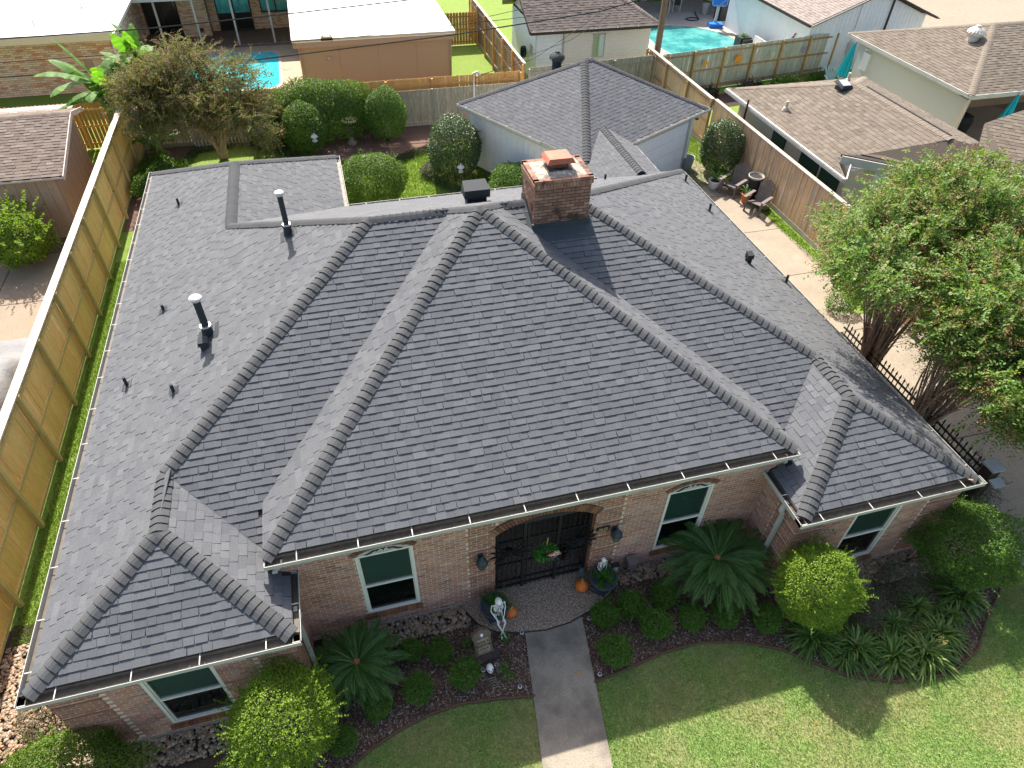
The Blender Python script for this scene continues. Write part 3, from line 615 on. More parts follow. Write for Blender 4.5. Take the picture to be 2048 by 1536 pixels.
# bed edging
m_edge = M('brown_bed_edging', (.1, .05, .035), .7, (20, .2))
mb = MB(); mb.tube([(x, y, .03) for x, y in bedL[2:11]], .022, 6); tag(mb.build('bed_edging', m_edge), 'brown edging strip curving along the mulch bed between the big front shrub and the walk', 'edging', 'bed edging strips')
mb = MB(); mb.tube([(x, y, .03) for x, y in bedR[:15]], .022, 6); tag(mb.build('bed_edging', m_edge), 'long brown edging strip curving from the walk round the lilies to the driveway', 'edging', 'bed edging strips')
mb = MB(); mb.tube([(x, y, .05) for x, y in porch[1:11]], .02, 6); tag(mb.build('bed_edging', M('dark_edging', (.02, .018, .018), .6)), 'dark edging strip round the curved pebble porch slab', 'edging')
# river stones: nearest ones single, the rest one mass
def stones(name, regions, dens, mat, nsingle, size=(.035, .075), parent=None):
    ico = []; bm_v = None
    t = (1+5**.5)/2; vs = np.array([(-1, t, 0), (1, t, 0), (-1, -t, 0), (1, -t, 0), (0, -1, t), (0, 1, t), (0, -1, -t), (0, 1, -t), (t, 0, -1), (t, 0, 1), (-t, 0, -1), (-t, 0, 1)])/math.sqrt(1+t*t)
    fs_ = np.array([(0, 11, 5), (0, 5, 1), (0, 1, 7), (0, 7, 10), (0, 10, 11), (1, 5, 9), (5, 11, 4), (11, 10, 2), (10, 7, 6), (7, 1, 8), (3, 9, 4), (3, 4, 2), (3, 2, 6), (3, 6, 8), (3, 8, 9), (4, 9, 5), (2, 4, 11), (6, 2, 10), (8, 6, 7), (9, 8, 1)])
    P = []
    for x0, x1, y0, y1 in regions:
        n = int((x1-x0)*(y1-y0)*dens); P.append(np.c_[RNG.uniform(x0, x1, n), RNG.uniform(y0, y1, n)])
    P = np.concatenate(P); n = len(P); a = RNG.uniform(size[0], size[1], n); an = RNG.uniform(0, 6.28, n); as_ = RNG.uniform(.6, .95, n); fl_ = RNG.uniform(.4, .65, n)
    S = vs[None]*np.stack([a, a*as_, a*fl_], 1)[:, None]; c_, s_ = np.cos(an), np.sin(an)
    x = S[:, :, 0]*c_[:, None]-S[:, :, 1]*s_[:, None]; y = S[:, :, 0]*s_[:, None]+S[:, :, 1]*c_[:, None]
    Vv = np.stack([x+P[:, :1], y+P[:, 1:], S[:, :, 2]+(.012+a*fl_*.5)[:, None]+RNG.uniform(0, .02, (n, 1))], 2)
    order = np.argsort(np.linalg.norm(Vv.mean(1)-CAMP, axis=1)-a*30); rest = order[nsingle:]
    o = fast(name, Vv[rest], mat, parent, faces=fs_, kind='stuff')
    shared = []
    for k in range(8):
        me = bpy.data.meshes.new('river_stone'); q = vs*(1, random.uniform(.6, .9), random.uniform(.45, .65)); me.from_pydata(q.tolist(), [], fs_.tolist()); me.materials.append(mat); me.shade_smooth(); shared.append(me)
    for i in order[:nsingle]:
        s = link('river_stone', random.choice(shared), parent, (P[i, 0], P[i, 1], .012+a[i]*.25)); s.scale = (a[i],)*3; s.rotation_euler = (0, 0, an[i])
m_stone = M('river_stone', [(.27, .165, .095), (.35, .25, .165), (.16, .11, .075), (.38, .3, .21), (.3, .18, .1), (.11, .09, .08), (.43, .36, .28)], .6, (40, .2), None, None, spec=.4)
rb = sheet('river_rock_bed', [(-9, 1.6), (-6.2, 1.9), (-5.9, 5.1), (-1.8, 5.25), (-1.8, 6.2), (1.1, 6.5), (1.1, 7), (-7.7, 8.7)], .006, m_soil)
stones('river_pebbles', [(-1.75, 1.15, 6.42, 6.9), (-5.9, -1.9, 5.22, 5.76), (-7.7, -5.75, 4.2, 8.2), (4.45, 7.4, 6.5, 6.92), (7.5, 11.3, 5.15, 5.72), (-8.9, -7.9, 5, 8)], 620, m_stone, 300, size=(.026, .054), parent=rb)
# mulch chips
def scatter_quads(name, polys, n, mat, size, z=(.005, .03), tilt=.5, asp=.22, region=None, kind='stuff', zfun=None):
    P = np.concatenate([np.c_[RNG.uniform(x0, x1, max(1, int(n*w))), RNG.uniform(y0, y1, max(1, int(n*w)))] for x0, x1, y0, y1, w in polys]); m = len(P)
    a = RNG.uniform(0, 6.28, m); l = RNG.uniform(size*.5, size, m); w = l*asp*RNG.uniform(.6, 1.4, m); d = np.stack([np.cos(a), np.sin(a), RNG.normal(0, tilt*.5, m)], 1); s = np.stack([-np.sin(a), np.cos(a), RNG.normal(0, tilt, m)], 1)
    c = np.c_[P, RNG.uniform(z[0], z[1], m)]; return c, d*l[:, None], s*w[:, None]
def inpoly(P, poly):
    poly = np.array(poly); x, y = P[:, 0], P[:, 1]; r = np.zeros(len(P), bool); j = len(poly)-1
    for i in range(len(poly)):
        xi, yi = poly[i]; xj, yj = poly[j]; 
        with np.errstate(divide='ignore', invalid='ignore'): cr = ((yi > y) != (yj > y)) & (x < (xj-xi)*(y-yi)/(yj-yi+1e-12)+xi)
        r ^= cr; j = i
    return r
c, d, s = scatter_quads('', [(-3.6, 2.3, 3.4, 6.4, .42), (3.2, 13.2, 3.1, 6.5, .58)], 52000, None, .06)
k = inpoly(c, bedL) | inpoly(c, bedR); k &= ~inpoly(c, walk) & ~inpoly(c, porch); c, d, s = c[k], d[k], s[k]
chips = fast('mulch_chips', np.stack([c-d/2-s/2, c+d/2-s/2, c+d/2+s/2, c-d/2+s/2], 1), M('mulch_chip', [(.09, .05, .034), (.18, .11, .075), (.06, .038, .028), (.34, .27, .22), (.13, .075, .048), (.44, .38, .33)], 1, None, None, None), kind='stuff')
# grass blades
def blades(name, regions, dens, mat, h=(.03, .06), w=.006, mask=None, lean=.5, thin=None):
    P = np.concatenate([np.c_[RNG.uniform(x0, x1, int((x1-x0)*(y1-y0)*dens)), RNG.uniform(y0, y1, int((x1-x0)*(y1-y0)*dens))] for x0, x1, y0, y1 in regions])
    if mask is not None: P = P[mask(P)]
    n = len(P); a = RNG.uniform(0, 6.28, n); hh = RNG.uniform(h[0], h[1], n); l = RNG.normal(0, lean, (n, 2)); b = np.c_[P, np.zeros(n)]
    tip = b+np.c_[l*hh[:, None], hh]; sd = np.stack([np.cos(a)*w, np.sin(a)*w, np.zeros(n)], 1)
    return fast(name, np.stack([b-sd, b+sd, tip], 1), mat, kind='stuff')
m_blade = M('grass_blade', [(.11, .26, .045), (.19, .34, .08), (.085, .21, .032), (.31, .38, .14), (.15, .3, .06), (.44, .43, .22)], .8, None, (.8, .5, (.36, .3, .15)), None, trans=.25)
m_blade2 = M('lush_grass_blade', [(.1, .2, .02), (.16, .26, .038), (.08, .17, .018), (.22, .3, .065)], .8, None, (1.3, .3, (.2, .22, .05)), None, trans=.3)
blades('lawn_grass', [(-3.5, 13.2, .6, 5.1)], 2600, m_blade, mask=lambda P: ~(inpoly(P, bedL) | inpoly(P, bedR) | inpoly(P, walk)))
blades('side_yard_grass', [(-7.65, -5.85, 8., 22)], 2300, m_blade2, h=(.03, .07), w=.008)
blades('back_yard_grass', [(-.2, 7.5, 19.6, 28), (14.2, 16.1, 22.5, 27.5), (15.65, 16.15, 12.8, 22.5)], 1000, m_blade2, h=(.04, .08), w=.014)
# neighbouring ground
sheet('neighbour_driveway', [(-30, 4), (-7.95, 4), (-7.95, 27.5), (-30, 27.5)], .008, M('warm_concrete', (.26, .205, .15), .95, (16, .1), (.8, .6, (.19, .15, .115)), (90, .003)), .05)
mb = MB()
for y in (20.25, 23.1, 17.2): mb.bx(-14, -7.97, y-.015, y+.015, .004, .0125)
mb.bx(-10.95, -10.92, 16, 27, .004, .0125)
mb.build('expansion_joint', MATS['joint_tar'], bpy.data.objects['neighbour_driveway'])
sheet('pool_deck', [(-9.2, 36.2), (-.75, 36.2), (-.75, 45.6), (-9.2, 45.6)], .02, m_patio, .1)
sheet('covered_patio', [(-9.2, 43.6), (-.6, 43.6), (-.6, 47), (-9.2, 47)], .06, M('brown_patio_floor', (.17, .11, .085), .9, (10, .2), (1, .4, (.12, .08, .065))), .1)
def pool(name, poly, zd, wcol, tile, label_=''):
    n = len(poly); cx = sum(p[0] for p in poly)/n; cy = sum(p[1] for p in poly)/n
    mb = MB(); out = [(cx+(x-cx)*1.06, cy+(y-cy)*1.08) for x, y in poly]
    for i in range(n):
        j = (i+1) % n; mb.add([(*poly[i], .05), (*poly[j], .05), (*out[j], .05), (*out[i], .05)], [(0, 1, 2, 3)]); mb.add([(*poly[i], .05), (*poly[j], .05), (*poly[j], .0), (*poly[i], .0)], [(0, 1, 2, 3)])
    co = mb.build('pool_coping', M('pool_coping', [(.4, .33, .27), (.33, .27, .22)], .8, (10, .2))); co['kind'] = 'structure'
    w = MB(); w.add([(x, y, .036) for x, y in poly], [tuple(range(n))]); o = w.build('pool_water', tile); o['kind'] = 'structure'
m_pw = M('pool_water_turquoise', (.03, .42, .5), .08, (2.2, .15), (2.6, .35, (.12, .62, .68)), (4, .02), spec=.5)
m_pw2 = M('pool_water_teal', (.03, .2, .21), .08, (2., .1), (.7, .9, (.14, .46, .42)), (4, .02), spec=.5)
def rr(x0, x1, y0, y1, r, n=6):
    P_ = []
    for cx, cy, a0 in ((x1-r, y1-r, 0), (x0+r, y1-r, 90), (x0+r, y0+r, 180), (x1-r, y0+r, 270)):
        P_ += [(cx+r*math.cos(math.radians(a0+90*i/n)), cy+r*math.sin(math.radians(a0+90*i/n))) for i in range(n+1)]
    return P_
pool('pool_left', rr(-7, -2.0, 36.9, 42.45, .7), 1, 0, m_pw)
sheet('right_pool_deck', [(17, 33.6), (27, 33.6), (27, 48), (17, 48)], .03, m_deck2, .1)
pool('pool_right', [(22.0+2.6*math.cos(a)+.35*math.cos(2*a), 39.4+3.35*math.sin(a)) for a in np.linspace(0, 6.2832, 33)[:-1]], 1, 0, m_pw2)
sheet('far_street', [(31, 30), (34.5, 36.8), (36, 41), (36, 70), (130, 70), (130, 10), (38, 20)], .02, M('pale_concrete_street', (.23, .2, .155), .95, (3, .08), (.35, .4, (.19, .165, .125))), .05)
sheet('mint_house_patio', [(24.5, 19), (40, 19), (40, 31), (24.5, 31)], .01, m_patio)
# backyard beds
sheet('rear_mulch_bed', [(-7.7, 31), (-7.7, 24), (-5.9, 24.2), (-5.6, 27.3), (-6.2, 28.6), (-5.5, 30), (-3.2, 30.6), (-1.2, 29.6), (-.2, 28), (.6, 27.4), (2.4, 27.3), (3.7, 28.3), (5, 29), (9, 28.5), (9, 31)], 0, M('red_mulch', (.13, .075, .055), 1, (20, .4), (1.2, .4, (.2, .13, .1)), (40, .04)))
sheet('garage_bed', [(3.4, 26.6), (3.9, 25.1), (4.9, 24.0), (5.8, 23.2), (7.4, 22.6), (8.4, 21), (8.2, 27), (4.6, 28.2)], -.002, m_soil)
sheet('side_bed', [(17.3, 31.2), (25.5, 32.3), (25.5, 30.7), (17.3, 29.6)], 0, m_soil)
# ================================================================ FENCES
def boardmesh(w, h, t, mat, ear=0, name='board'):
    V_ = [(-w/2, 0), (w/2, 0), (w/2, h-ear), (w/2-ear, h), (-w/2+ear, h), (-w/2, h-ear)] if ear else [(-w/2, 0), (w/2, 0), (w/2, h), (-w/2, h)]
    n = len(V_); me = bpy.data.meshes.new(name); me.from_pydata([(x, -t/2, z) for x, z in V_]+[(x, t/2, z) for x, z in V_], [], [tuple(range(n)), tuple(range(n, 2*n))[::-1]]+[(i, n+i, n+(i+1) % n, (i+1) % n) for i in range(n)]); me.materials.append(mat); return me
def fence(label, p0, p1, h, mat, bw=.14, gap=.004, side=1, cap=None, post=None, postsp=2.1, rails=(.25, .5, .85), railm=None, kick=None, ear=0, capw=.16, group='timber fences', name='timber_fence', postside=None, skip=None, postw=.09):
    dx, dy = p1[0]-p0[0], p1[1]-p0[1]; L = math.hypot(dx, dy); r = thing(name, label, 'fence', (p0[0], p0[1], 0), math.atan2(dy, dx), group)
    n = int(L/(bw+gap)); z0 = .03 if not kick else .18; bm_ = [boardmesh(bw*random.uniform(.95, 1.0), h-z0+random.uniform(-.012, .006), .018, mat, ear) for _ in range(6)]
    for i in range(n):
        x = (i+.5)*L/n
        o = link('board', random.choice(bm_), r, (x, random.uniform(-.003, .003), z0)); o.rotation_euler = (random.gauss(0, .004), random.gauss(0, .003), 0)
    railm = railm or mat
    rm = boardmesh(2.0, .085, .038, railm, 0, 'rail'); np_ = max(1, round(L/postsp)); e = L/np_
    for z in rails:
        for i in range(np_):
            o = link('rail', rm, r, ((i+.5)*e, side*.03, z*h-.04)); o.scale = (e/2.0*.995, 1, 1)
    pm = boardmesh(postw, h-.03, postw, post or railm, 0, 'post')
    for i in range(np_+1): link('post', pm, r, (i*e, side*(.03+postw/2+.02), 0))
    if cap:
        cm_ = boardmesh(2.0, .035, capw, cap, 0, 'cap_board')
        for i in range(np_): o = link('cap_board', cm_, r, ((i+.5)*e, side*.03, h+.002)); o.scale = (e/2.0*.999, 1, 1)
    if kick:
        km = boardmesh(2.0, .17, .035, kick, 0, 'kick_board')
        for i in range(np_): o = link('kick_board', km, r, ((i+.5)*e, 0, .01)); o.scale = (e/2.0*.998, 1, 1)
    return r
PINE = [(.84, .53, .2), (.78, .49, .17), (.8, .56, .2), (.72, .48, .16), (.88, .59, .25)]
m_pine = M('new_pine_board', PINE, .8, (5, .12), (1.6, .3, (.6, .33, .13)), None, stretch=(9, 9, .7))
m_pinep = M('treated_pine_post', [(.55, .42, .17), (.5, .38, .15)], .8, (5, .15), (2, .3, (.32, .27, .1)), None, stretch=(8, 8, .8))
m_capw = M('pale_cap_board', [(.6, .52, .42), (.55, .49, .41)], .8, (8, .1), (2, .3, (.42, .37, .31)), None)
m_cedar = M('orange_cedar_board', [(.55, .3, .1), (.48, .27, .09), (.6, .36, .14), (.5, .25, .08)], .8, (5, .15), (1.8, .3, (.38, .18, .06)), None, stretch=(9, 9, .8))
m_grey = M('weathered_grey_board', [(.35, .3, .23), (.28, .25, .2), (.42, .37, .29), (.3, .29, .23), (.38, .33, .25)], .9, (6, .3), (2.5, .5, (.15, .12, .09)), None, stretch=(9, 9, .6))
m_grn = M('greenish_weathered_board', [(.42, .44, .34), (.36, .4, .31), (.48, .49, .39), (.33, .37, .28), (.46, .42, .31)], .9, (6, .3), (2.2, .35, (.3, .26, .18)), None, stretch=(9, 9, .6))
m_rail = M('aged_cedar_rail', [(.36, .24, .13), (.3, .19, .1)], .85, (6, .2), None, None)
m_old = M('rust_streaked_board', [(.47, .36, .25), (.38, .3, .22), (.52, .38, .24), (.33, .28, .23), (.5, .35, .2), (.43, .32, .22)], .85, (5, .25), (1.1, .7, (.5, .26, .1)), None, stretch=(7, 7, .45))
m_oldc = M('grey_cap_board', [(.42, .37, .31), (.33, .29, .25)], .85, (8, .2), (2, .4, (.25, .21, .18)), None)
fence('long new pine privacy fence with pale cap along the left side of the brick house', (-7.76, 3.2), (-7.76, 30.9), 2.28, m_pine, side=-1, cap=m_capw, post=m_pinep, postsp=2.03, rails=(.06, .47, .9), railm=m_pinep, capw=.2)
fence('weathered cedar fence with grey cap and rust streaks along the driveway', (16.25, 12.2), (16.25, 26), 2.05, m_old, side=-1, cap=m_oldc, rails=(.12, .9), railm=m_rail, kick=m_oldc, capw=.17)
fence('cedar fence section with exposed posts beside the white detached garage', (16.2, 26.05), (16.2, 32.9), 2.05, m_old, side=1, cap=m_oldc, rails=(.12, .5, .9), railm=m_rail, post=m_rail, kick=m_oldc, capw=.17)
fence('low weathered grey picket fence behind the rear shrubs', (9.0, 30.85), (-7.7, 30.85), 1.62, m_grey, side=-1, bw=.13, gap=.008, rails=(.2, .8), kick=m_grey, ear=0)
fence('new orange pine fence rising just behind the low grey picket fence', (-7.6, 31.35), (9.05, 31.35), 1.95, m_cedar, side=-1, rails=(.15, .5, .83), ear=.03)
fence('orange pine fence behind the left neighbour shed with daylight between boards', (-16, 31.4), (-7.8, 31.4), 1.95, m_cedar, side=-1, gap=.018, rails=(.12, .5, .85), ear=.03, railm=m_pine, post=m_pine)
fence('brown fence with white cap running back from the rear corner past the tan garage', (9.35, 31.6), (9.35, 43.2), 2.15, M('brown_fence_board', [(.27, .18, .12), (.33, .22, .14), (.22, .16, .11)], .9, (6, .25), None, None, stretch=(9, 9, .6)), side=1, cap=m_capw, railm=m_oldc, post=m_cedar, rails=(.08, .5, .85), capw=.12)
fence('grey picket fence in front of the white brick house', (9.5, 31.5), (16.1, 32.0), 2.0, m_grey, side=-1, rails=(.15, .88), ear=.03)
fence('green tinged weathered fence between the two right hand yards', (16.5, 31.9), (31.0, 33.9), 2.02, m_grn, side=-1, rails=(.1, .5, .9), railm=m_rail, post=M('amber_post', [(.4, .24, .08)], .8, (6, .2)), kick=m_oldc, ear=.03, postsp=1.9)
fence('short orange gate fence between tan garage and brown fence', (7.2, 41.6), (9.3, 41.6), 1.75, m_cedar, side=-1, rails=(.12, .5, .88), ear=.03, bw=.16)
fence('brown patio fence behind the blue umbrella and grill of the mint house', (31.5, 20.0), (31.5, 22.4), 1.9, m_rail, side=-1, rails=(.15, .85))
# tiny white picket garden edging in back
r = thing('garden_picket', 'low row of white picket edging beneath the bronze leaved tree', 'edging', (-5.6, 30.45, 0))
pk = boardmesh(.05, .4, .015, m_white, .02, 'picket')
for i in range(26): link('picket', pk, r, (i*.15, -.02*math.sin(i), 0))
mb = MB(); mb.bx(0, 3.8, .01, .03, .12, .16); mb.build('rail', m_white, r)
# ================================================================ DETACHED GARAGE
m_wpan = M('white_painted_siding', [(.66, .7, .73), (.7, .73, .75)], .6, (8, .04), (1.2, .25, (.58, .63, .67)), None)
def planks(parent, p0, p1, z0, z1, mat, pw=.2, gap=.008, t=.02, out=1, name='plank', horiz=False, ztop=None):
    dx, dy = p1[0]-p0[0], p1[1]-p0[1]; L = math.hypot(dx, dy); a = math.atan2(dy, dx)
    nx, ny = math.sin(a)*out, -math.cos(a)*out
    if horiz:
        n = int((z1-z0)/pw); me = boardmesh(L, pw-gap, t, mat, 0, name)
        for i in range(n): o = link(name, me, parent, ((p0[0]+p1[0])/2+nx*t/2, (p0[1]+p1[1])/2+ny*t/2, z0+i*pw)); o.rotation_euler = (-.05*out, 0, a)
        return
    n = max(1, int(L/pw)); e = L/n; me = boardmesh(e-gap, z1-z0, t, mat, 0, name)
    for i in range(n):
        x = (i+.5)*e; o = link(name, me if ztop is None else boardmesh(e-gap, ztop(x)-z0, t, mat, 0, name), parent, (p0[0]+dx*x/L+nx*t/2, p0[1]+dy*x/L+ny*t/2, z0)); o.rotation_euler = (0, 0, a)
garage = thing('detached_garage', 'white detached garage turned at an angle with charcoal hipped roof and breezeway', 'garage', (8.502, 20.763, 0), 0.4992)
gw, gd, gz, gs = 7.225, 6.854, 2.5, .51
gp = dict(s=pln(0, 1, gs, gz, 0), n=pln(0, -1, gs, gz, gd), w=pln(1, 0, gs, gz, 0), e=pln(-1, 0, gs, gz, gw))
r1, r2 = ix(gp['s'], gp['n'], gp['w']), ix(gp['s'], gp['n'], gp['e'])
gpoly = dict(s=[(0, 0), (gw, 0), P2(r2), P2(r1)], n=[(gw, gd), (0, gd), P2(r1), P2(r2)], w=[(0, 0), P2(r1), (0, gd)], e=[(gw, 0), P2(r2), (gw, gd)])
def roof_on(root, planes, polys, deckm, shm, capsegs, name='roof', cw=.15, tw=(.13, .28), courses=.143, th=(.006, .011), single=0, capm=None, capth=.022, fascia=None):
    mb = MB()
    for k in polys:
        n = len(polys[k]); pl_ = planes[k]; zz = [zat(pl_, x, y) for x, y in polys[k]]
        mb.add([(x, y, z-.012) for (x, y), z in zip(polys[k], zz)]+[(x, y, z-.1) for (x, y), z in zip(polys[k], zz)], [tuple(range(n)), tuple(range(n, 2*n))[::-1]]+[(i, (i+1) % n, n+(i+1) % n, n+i) for i in range(n)])
    rf = mb.build(name, deckm, root)
    T_, F_ = [], []
    for k in polys:
        t, f = shingles(planes[k], polys[k], tw=tw, courses=courses, th=th); T_.append(t); F_.append(f)
    T_ = np.concatenate(T_); F_ = np.concatenate(F_)
    if single:
        mw = np.array(root.matrix_world if False else (Matrix.Translation(root.location) @ Matrix.Rotation(root.rotation_euler.z, 4, 'Z')))
        ce = T_.mean(1)@mw[:3, :3].T+mw[:3, 3]; d = np.linalg.norm(ce-CAMP, axis=1); d[~F_] += 1e4; od = np.argsort(d)[:single]; mk = np.ones(len(T_), bool); mk[od] = False
        for i in od:
            c_ = T_[i].mean(0); me = bpy.data.meshes.new('shingle'); me.from_pydata((T_[i]-c_).tolist(), [], TABF.tolist()); me.materials.append(shm); link('shingle', me, rf, tuple(c_.tolist()))
        T_ = T_[mk]
    fast('shingle_field', T_, shm, rf, faces=TABF, kind='stuff', mat2=m_asph, f2=(1,))
    cps = [capline(a, b, pn(planes[k1]), pn(planes[k2]), exp=courses, wid=cw, th=capth) for a, b, k1, k2 in capsegs]
    if cps: fast('ridge_caps', np.concatenate(cps), capm or m_cap, rf, faces=CAPF, kind='stuff', mat2=m_asph, f2=(6, 7, 8, 9, 10, 11))
    return rf
grf = roof_on(garage, gp, gpoly, m_deck, m_sh, [(E3(0, 0, gz), r1, 's', 'w'), (E3(0, gd, gz), r1, 'n', 'w'), (r1, r2, 's', 'n'), (E3(gw, 0, gz), r2, 's', 'e'), (E3(gw, gd, gz), r2, 'n', 'e')], single=200)
mb = MB(); mb.bx(.3, gw-.3, .3, gd-.3, -.05, gz-.12); mb.build('wall', m_wpan, garage)
planks(garage, (.3, gd-.3), (.3, .3), .02, gz-.14, m_wpan, .3, .012)
planks(garage, (.3, .3), (1.6, .3), .02, gz-.14, m_wpan, .3, .012); planks(garage, (6.6, .3), (gw-.3, .3), .02, gz-.14, m_wpan, .3, .012)
gi, go = MB(), MB(); gutter(gi, go, (0, gd, gz), (0, 2.2, gz), (-1, 0)); gutter(gi, go, (2.2, 0, gz), (gw+.1, 0, gz), (0, -1)); gutter(gi, go, (gw, 0, gz), (gw, gd, gz), (1, 0), spikes=False)
gi.build('gutter_trough', m_gut, garage); go.build('gutter', m_white, garage)
mb = MB(); mb.bx(0, gw, -.02, .3, gz-.15, gz-.1); mb.bx(-.02, .3, 0, gd, gz-.15, gz-.1); mb.bx(0, gw, -.025, .0, gz-.2, gz-.012); mb.bx(-.025, 0, 0, gd, gz-.2, gz-.012); mb.build('soffit', m_white, garage)
m_door = M('white_door_panel', (.72, .76, .8), .45, (10, .03), None, None)
mb = MB(); mb.bx(1.75, 6.45, .24, .28, .02, 2.12); gdo = mb.build('garage_door', m_white, garage)
for i in range(4):
    for j in range(1):
        mb = MB(); mb.bx(1.78, 6.42, .2, .25, .04+i*.52, .04+i*.52+.505); mb.build('panel', m_door, gdo)
        mb = MB()
        for q in range(8): mb.bx(1.86+q*.57, 1.86+q*.57+.5, .192, .2, .1+i*.52, .1+i*.52+.38)
        mb.build('pressed_panel', m_door, gdo)['kind'] = 'stuff'
mb = MB(); mb.bx(1.6, 1.75, .2, .3, 0, 2.3); mb.bx(6.45, 6.6, .2, .3, 0, 2.3); mb.bx(1.6, 6.6, .2, .3, 2.14, 2.3); mb.build('door_frame', m_white, garage)
# breezeway to the house
bz = 2.42; bpl = dict(w=pln(1, 0, .5, bz, 8.45), e=pln(-1, 0, .5, bz, 10.75)); br_ = thing('breezeway', 'covered breezeway roof joining the brick house to the white garage', 'breezeway', (9.6, 21, 0))
off = lambda p: (p[0]-9.6, p[1]-21)
bq = {k: (v[0], v[1], v[2]+v[0]*9.6+v[1]*21) for k, v in bpl.items()}
roof_on(br_, bq, dict(w=[off((8.45, 18.7)), off((9.6, 18.7)), off((9.6, 23.7)), off((8.45, 21.4))], e=[off((10.75, 18.7)), off((10.75, 22.0)), off((9.6, 23.7)), off((9.6, 18.7))]), m_deck, m_sh,
        [(E3(0, -2.3, bz+.575), E3(0, 2.7, bz+.5751), 'w', 'e')])
mb = MB()
for x, y in ((8.7, 19.6), (10.55, 19.6), (10.55, 21.4)): mb.bx(x-9.6-.06, x-9.6+.06, y-21-.06, y-21+.06, 0, bz-.1)
mb.build('post', m_white, br_)['kind'] = 'stuff'
mb = MB(); mb.bx(10.73-9.6, 10.78-9.6, -2.3, 1.05, bz-.12, bz-.01); mb.bx(8.43-9.6, 8.46-9.6, -2.3, .4, bz-.12, bz-.01); mb.build('fascia', m_white, br_)
def turbine(x, y, z, mat, label, s=1., group='turbine roof vents'):
    r = thing('turbine_vent', label, 'roof vent', (x, y, z), 0, group); mb = MB(); mb.lathe([(.17*s, -.3*s), (.17*s, .1*s), (.2*s, .12*s)], n=16); mb.build('collar', mat, r)
    n = 18; mb = MB()
    for i in range(n):
        a = 2*math.pi*i/n; P_ = []
        for t in np.linspace(0, 1, 7):
            ph = t*math.pi*.5+.0; rr_ = (.2+.09*math.sin(t*math.pi*.85+.3))*s*(1-.75*t**3); P_.append((rr_, a+t*.5, (.12+.28*t)*s))
        vs = []
        for rr_, aa, z_ in P_: vs += [(rr_*math.cos(aa), rr_*math.sin(aa), z_), (rr_*1.03*math.cos(aa+.27), rr_*1.03*math.sin(aa+.27), z_)]
        mb.add(vs, [(2*k, 2*k+1, 2*k+3, 2*k+2) for k in range(6)])
    mb.build('vanes', mat, r)['kind'] = 'stuff'; mb = MB(); mb.lathe([(.09*s, .39*s), (.07*s, .42*s), (.01, .43*s)], n=14); mb.build('cap', mat, r)
    return r
turbine(9.62, 27.9, 3.35, m_pipe, 'black turbine vent standing behind the garage roof peak', 1.15)
# ================================================================ PLANTS
def nrm(a): return a/(np.linalg.norm(a, axis=-1, keepdims=True)+1e-9)
def rdirs(n): return nrm(RNG.normal(size=(n, 3)))
def leafq(P, D, L, W, cup=.15, flat=None):
    """rhombic leaves: base P, direction D, length L, width W"""
    n = len(P); D = nrm(D); A = rdirs(n) if flat is None else nrm(np.asarray(flat)+RNG.normal(0, .25, (n, 3))); S = nrm(np.cross(D, A)); U_ = np.cross(S, D)
    L = np.broadcast_to(L, (n,))[:, None]; W_ = np.broadcast_to(W, (n,))[:, None]; m = P+D*L*.5+U_*L*cup*.5
    return np.stack([P, m+S*W_/2, P+D*L, m-S*W_/2], 1)
def lumpfun(k=14, amp=.13, sharp=.05):
    C = rdirs(k); A = RNG.uniform(.3, 1, k)*amp
    return lambda d: 1+sum(A[i]*np.exp(-(1-d@C[i])/sharp) for i in range(k))-amp*.25
def bush_leaves(rx, ry, rz, n, ll, lw=.6, amp=.16, k=26, depth=.3, outward=1., upb=.35, zc=None, bottom=-.75, shoots=0, shl=.25, holes=0):
    f = lumpfun(k, amp*1.35, .03); d = rdirs(int(n*1.35)); d = d[d[:, 2] > bottom]; d = d[:n]; n = len(d)
    r = f(d)*(1-depth*RNG.random(n)**2.2); R3 = np.array([rx, ry, rz]); C = np.array([0, 0, rz*.98 if zc is None else zc])
    P = C+d*r[:, None]*R3; 
    D = nrm(d/R3)*outward*.3+RNG.normal(0, .75, (n, 3))+np.array([0, 0, upb*.25]); out = [leafq(P, D, RNG.uniform(.65, 1.15, n)*ll, RNG.uniform(.7, 1.1, n)*ll*lw, flat=d+np.array([0, 0, .5])+RNG.normal(0, .35, (n, 3)))]
    for _ in range(shoots):
        dd = rdirs(1)[0]; dd[2] = abs(dd[2])*.8-.1; dd = nrm(dd); p0 = C+dd*f(dd[None])*R3*.93; ax = nrm(dd+np.array([0, 0, .7])+RNG.normal(0, .3, 3)); L_ = shl*RNG.uniform(.4, 1.1); m = max(6, int(L_/ll*3.4))
        t = np.linspace(0, 1, m); pp = p0+ax*t[:, None]*L_+np.array([0, 0, -.15])*L_*t[:, None]**2; out.append(leafq(pp, ax*.5+RNG.normal(0, .8, (m, 3)), ll*(1.1-.4*t), ll*lw*(1.1-.4*t)))
    return np.concatenate(out)
def stems_mesh(r, h, n=7, base=.05, mat=None, parent=None, name='stem', wob=.1, th=.02):
    mb = MB()
    for i in range(n):
        a = 2*math.pi*i/n+random.random(); q = random.uniform(.4, .95); P_ = []
        for t in np.linspace(0, 1, 5): P_.append((math.cos(a)*(base+r*q*t**1.1)+random.gauss(0, wob*.15), math.sin(a)*(base+r*q*t**1.1)+random.gauss(0, wob*.15), h*t*random.uniform(.93, 1.0)))
        mb.tube(P_, [th*(1-.7*t) for t in np.linspace(0, 1, 5)], 5, cap=False)
    return mb.build(name, mat, parent)
def LM(name, cols, tr=.3, big=None, rough=.55): return M(name, cols, rough, None, big, None, trans=tr, spec=.35)
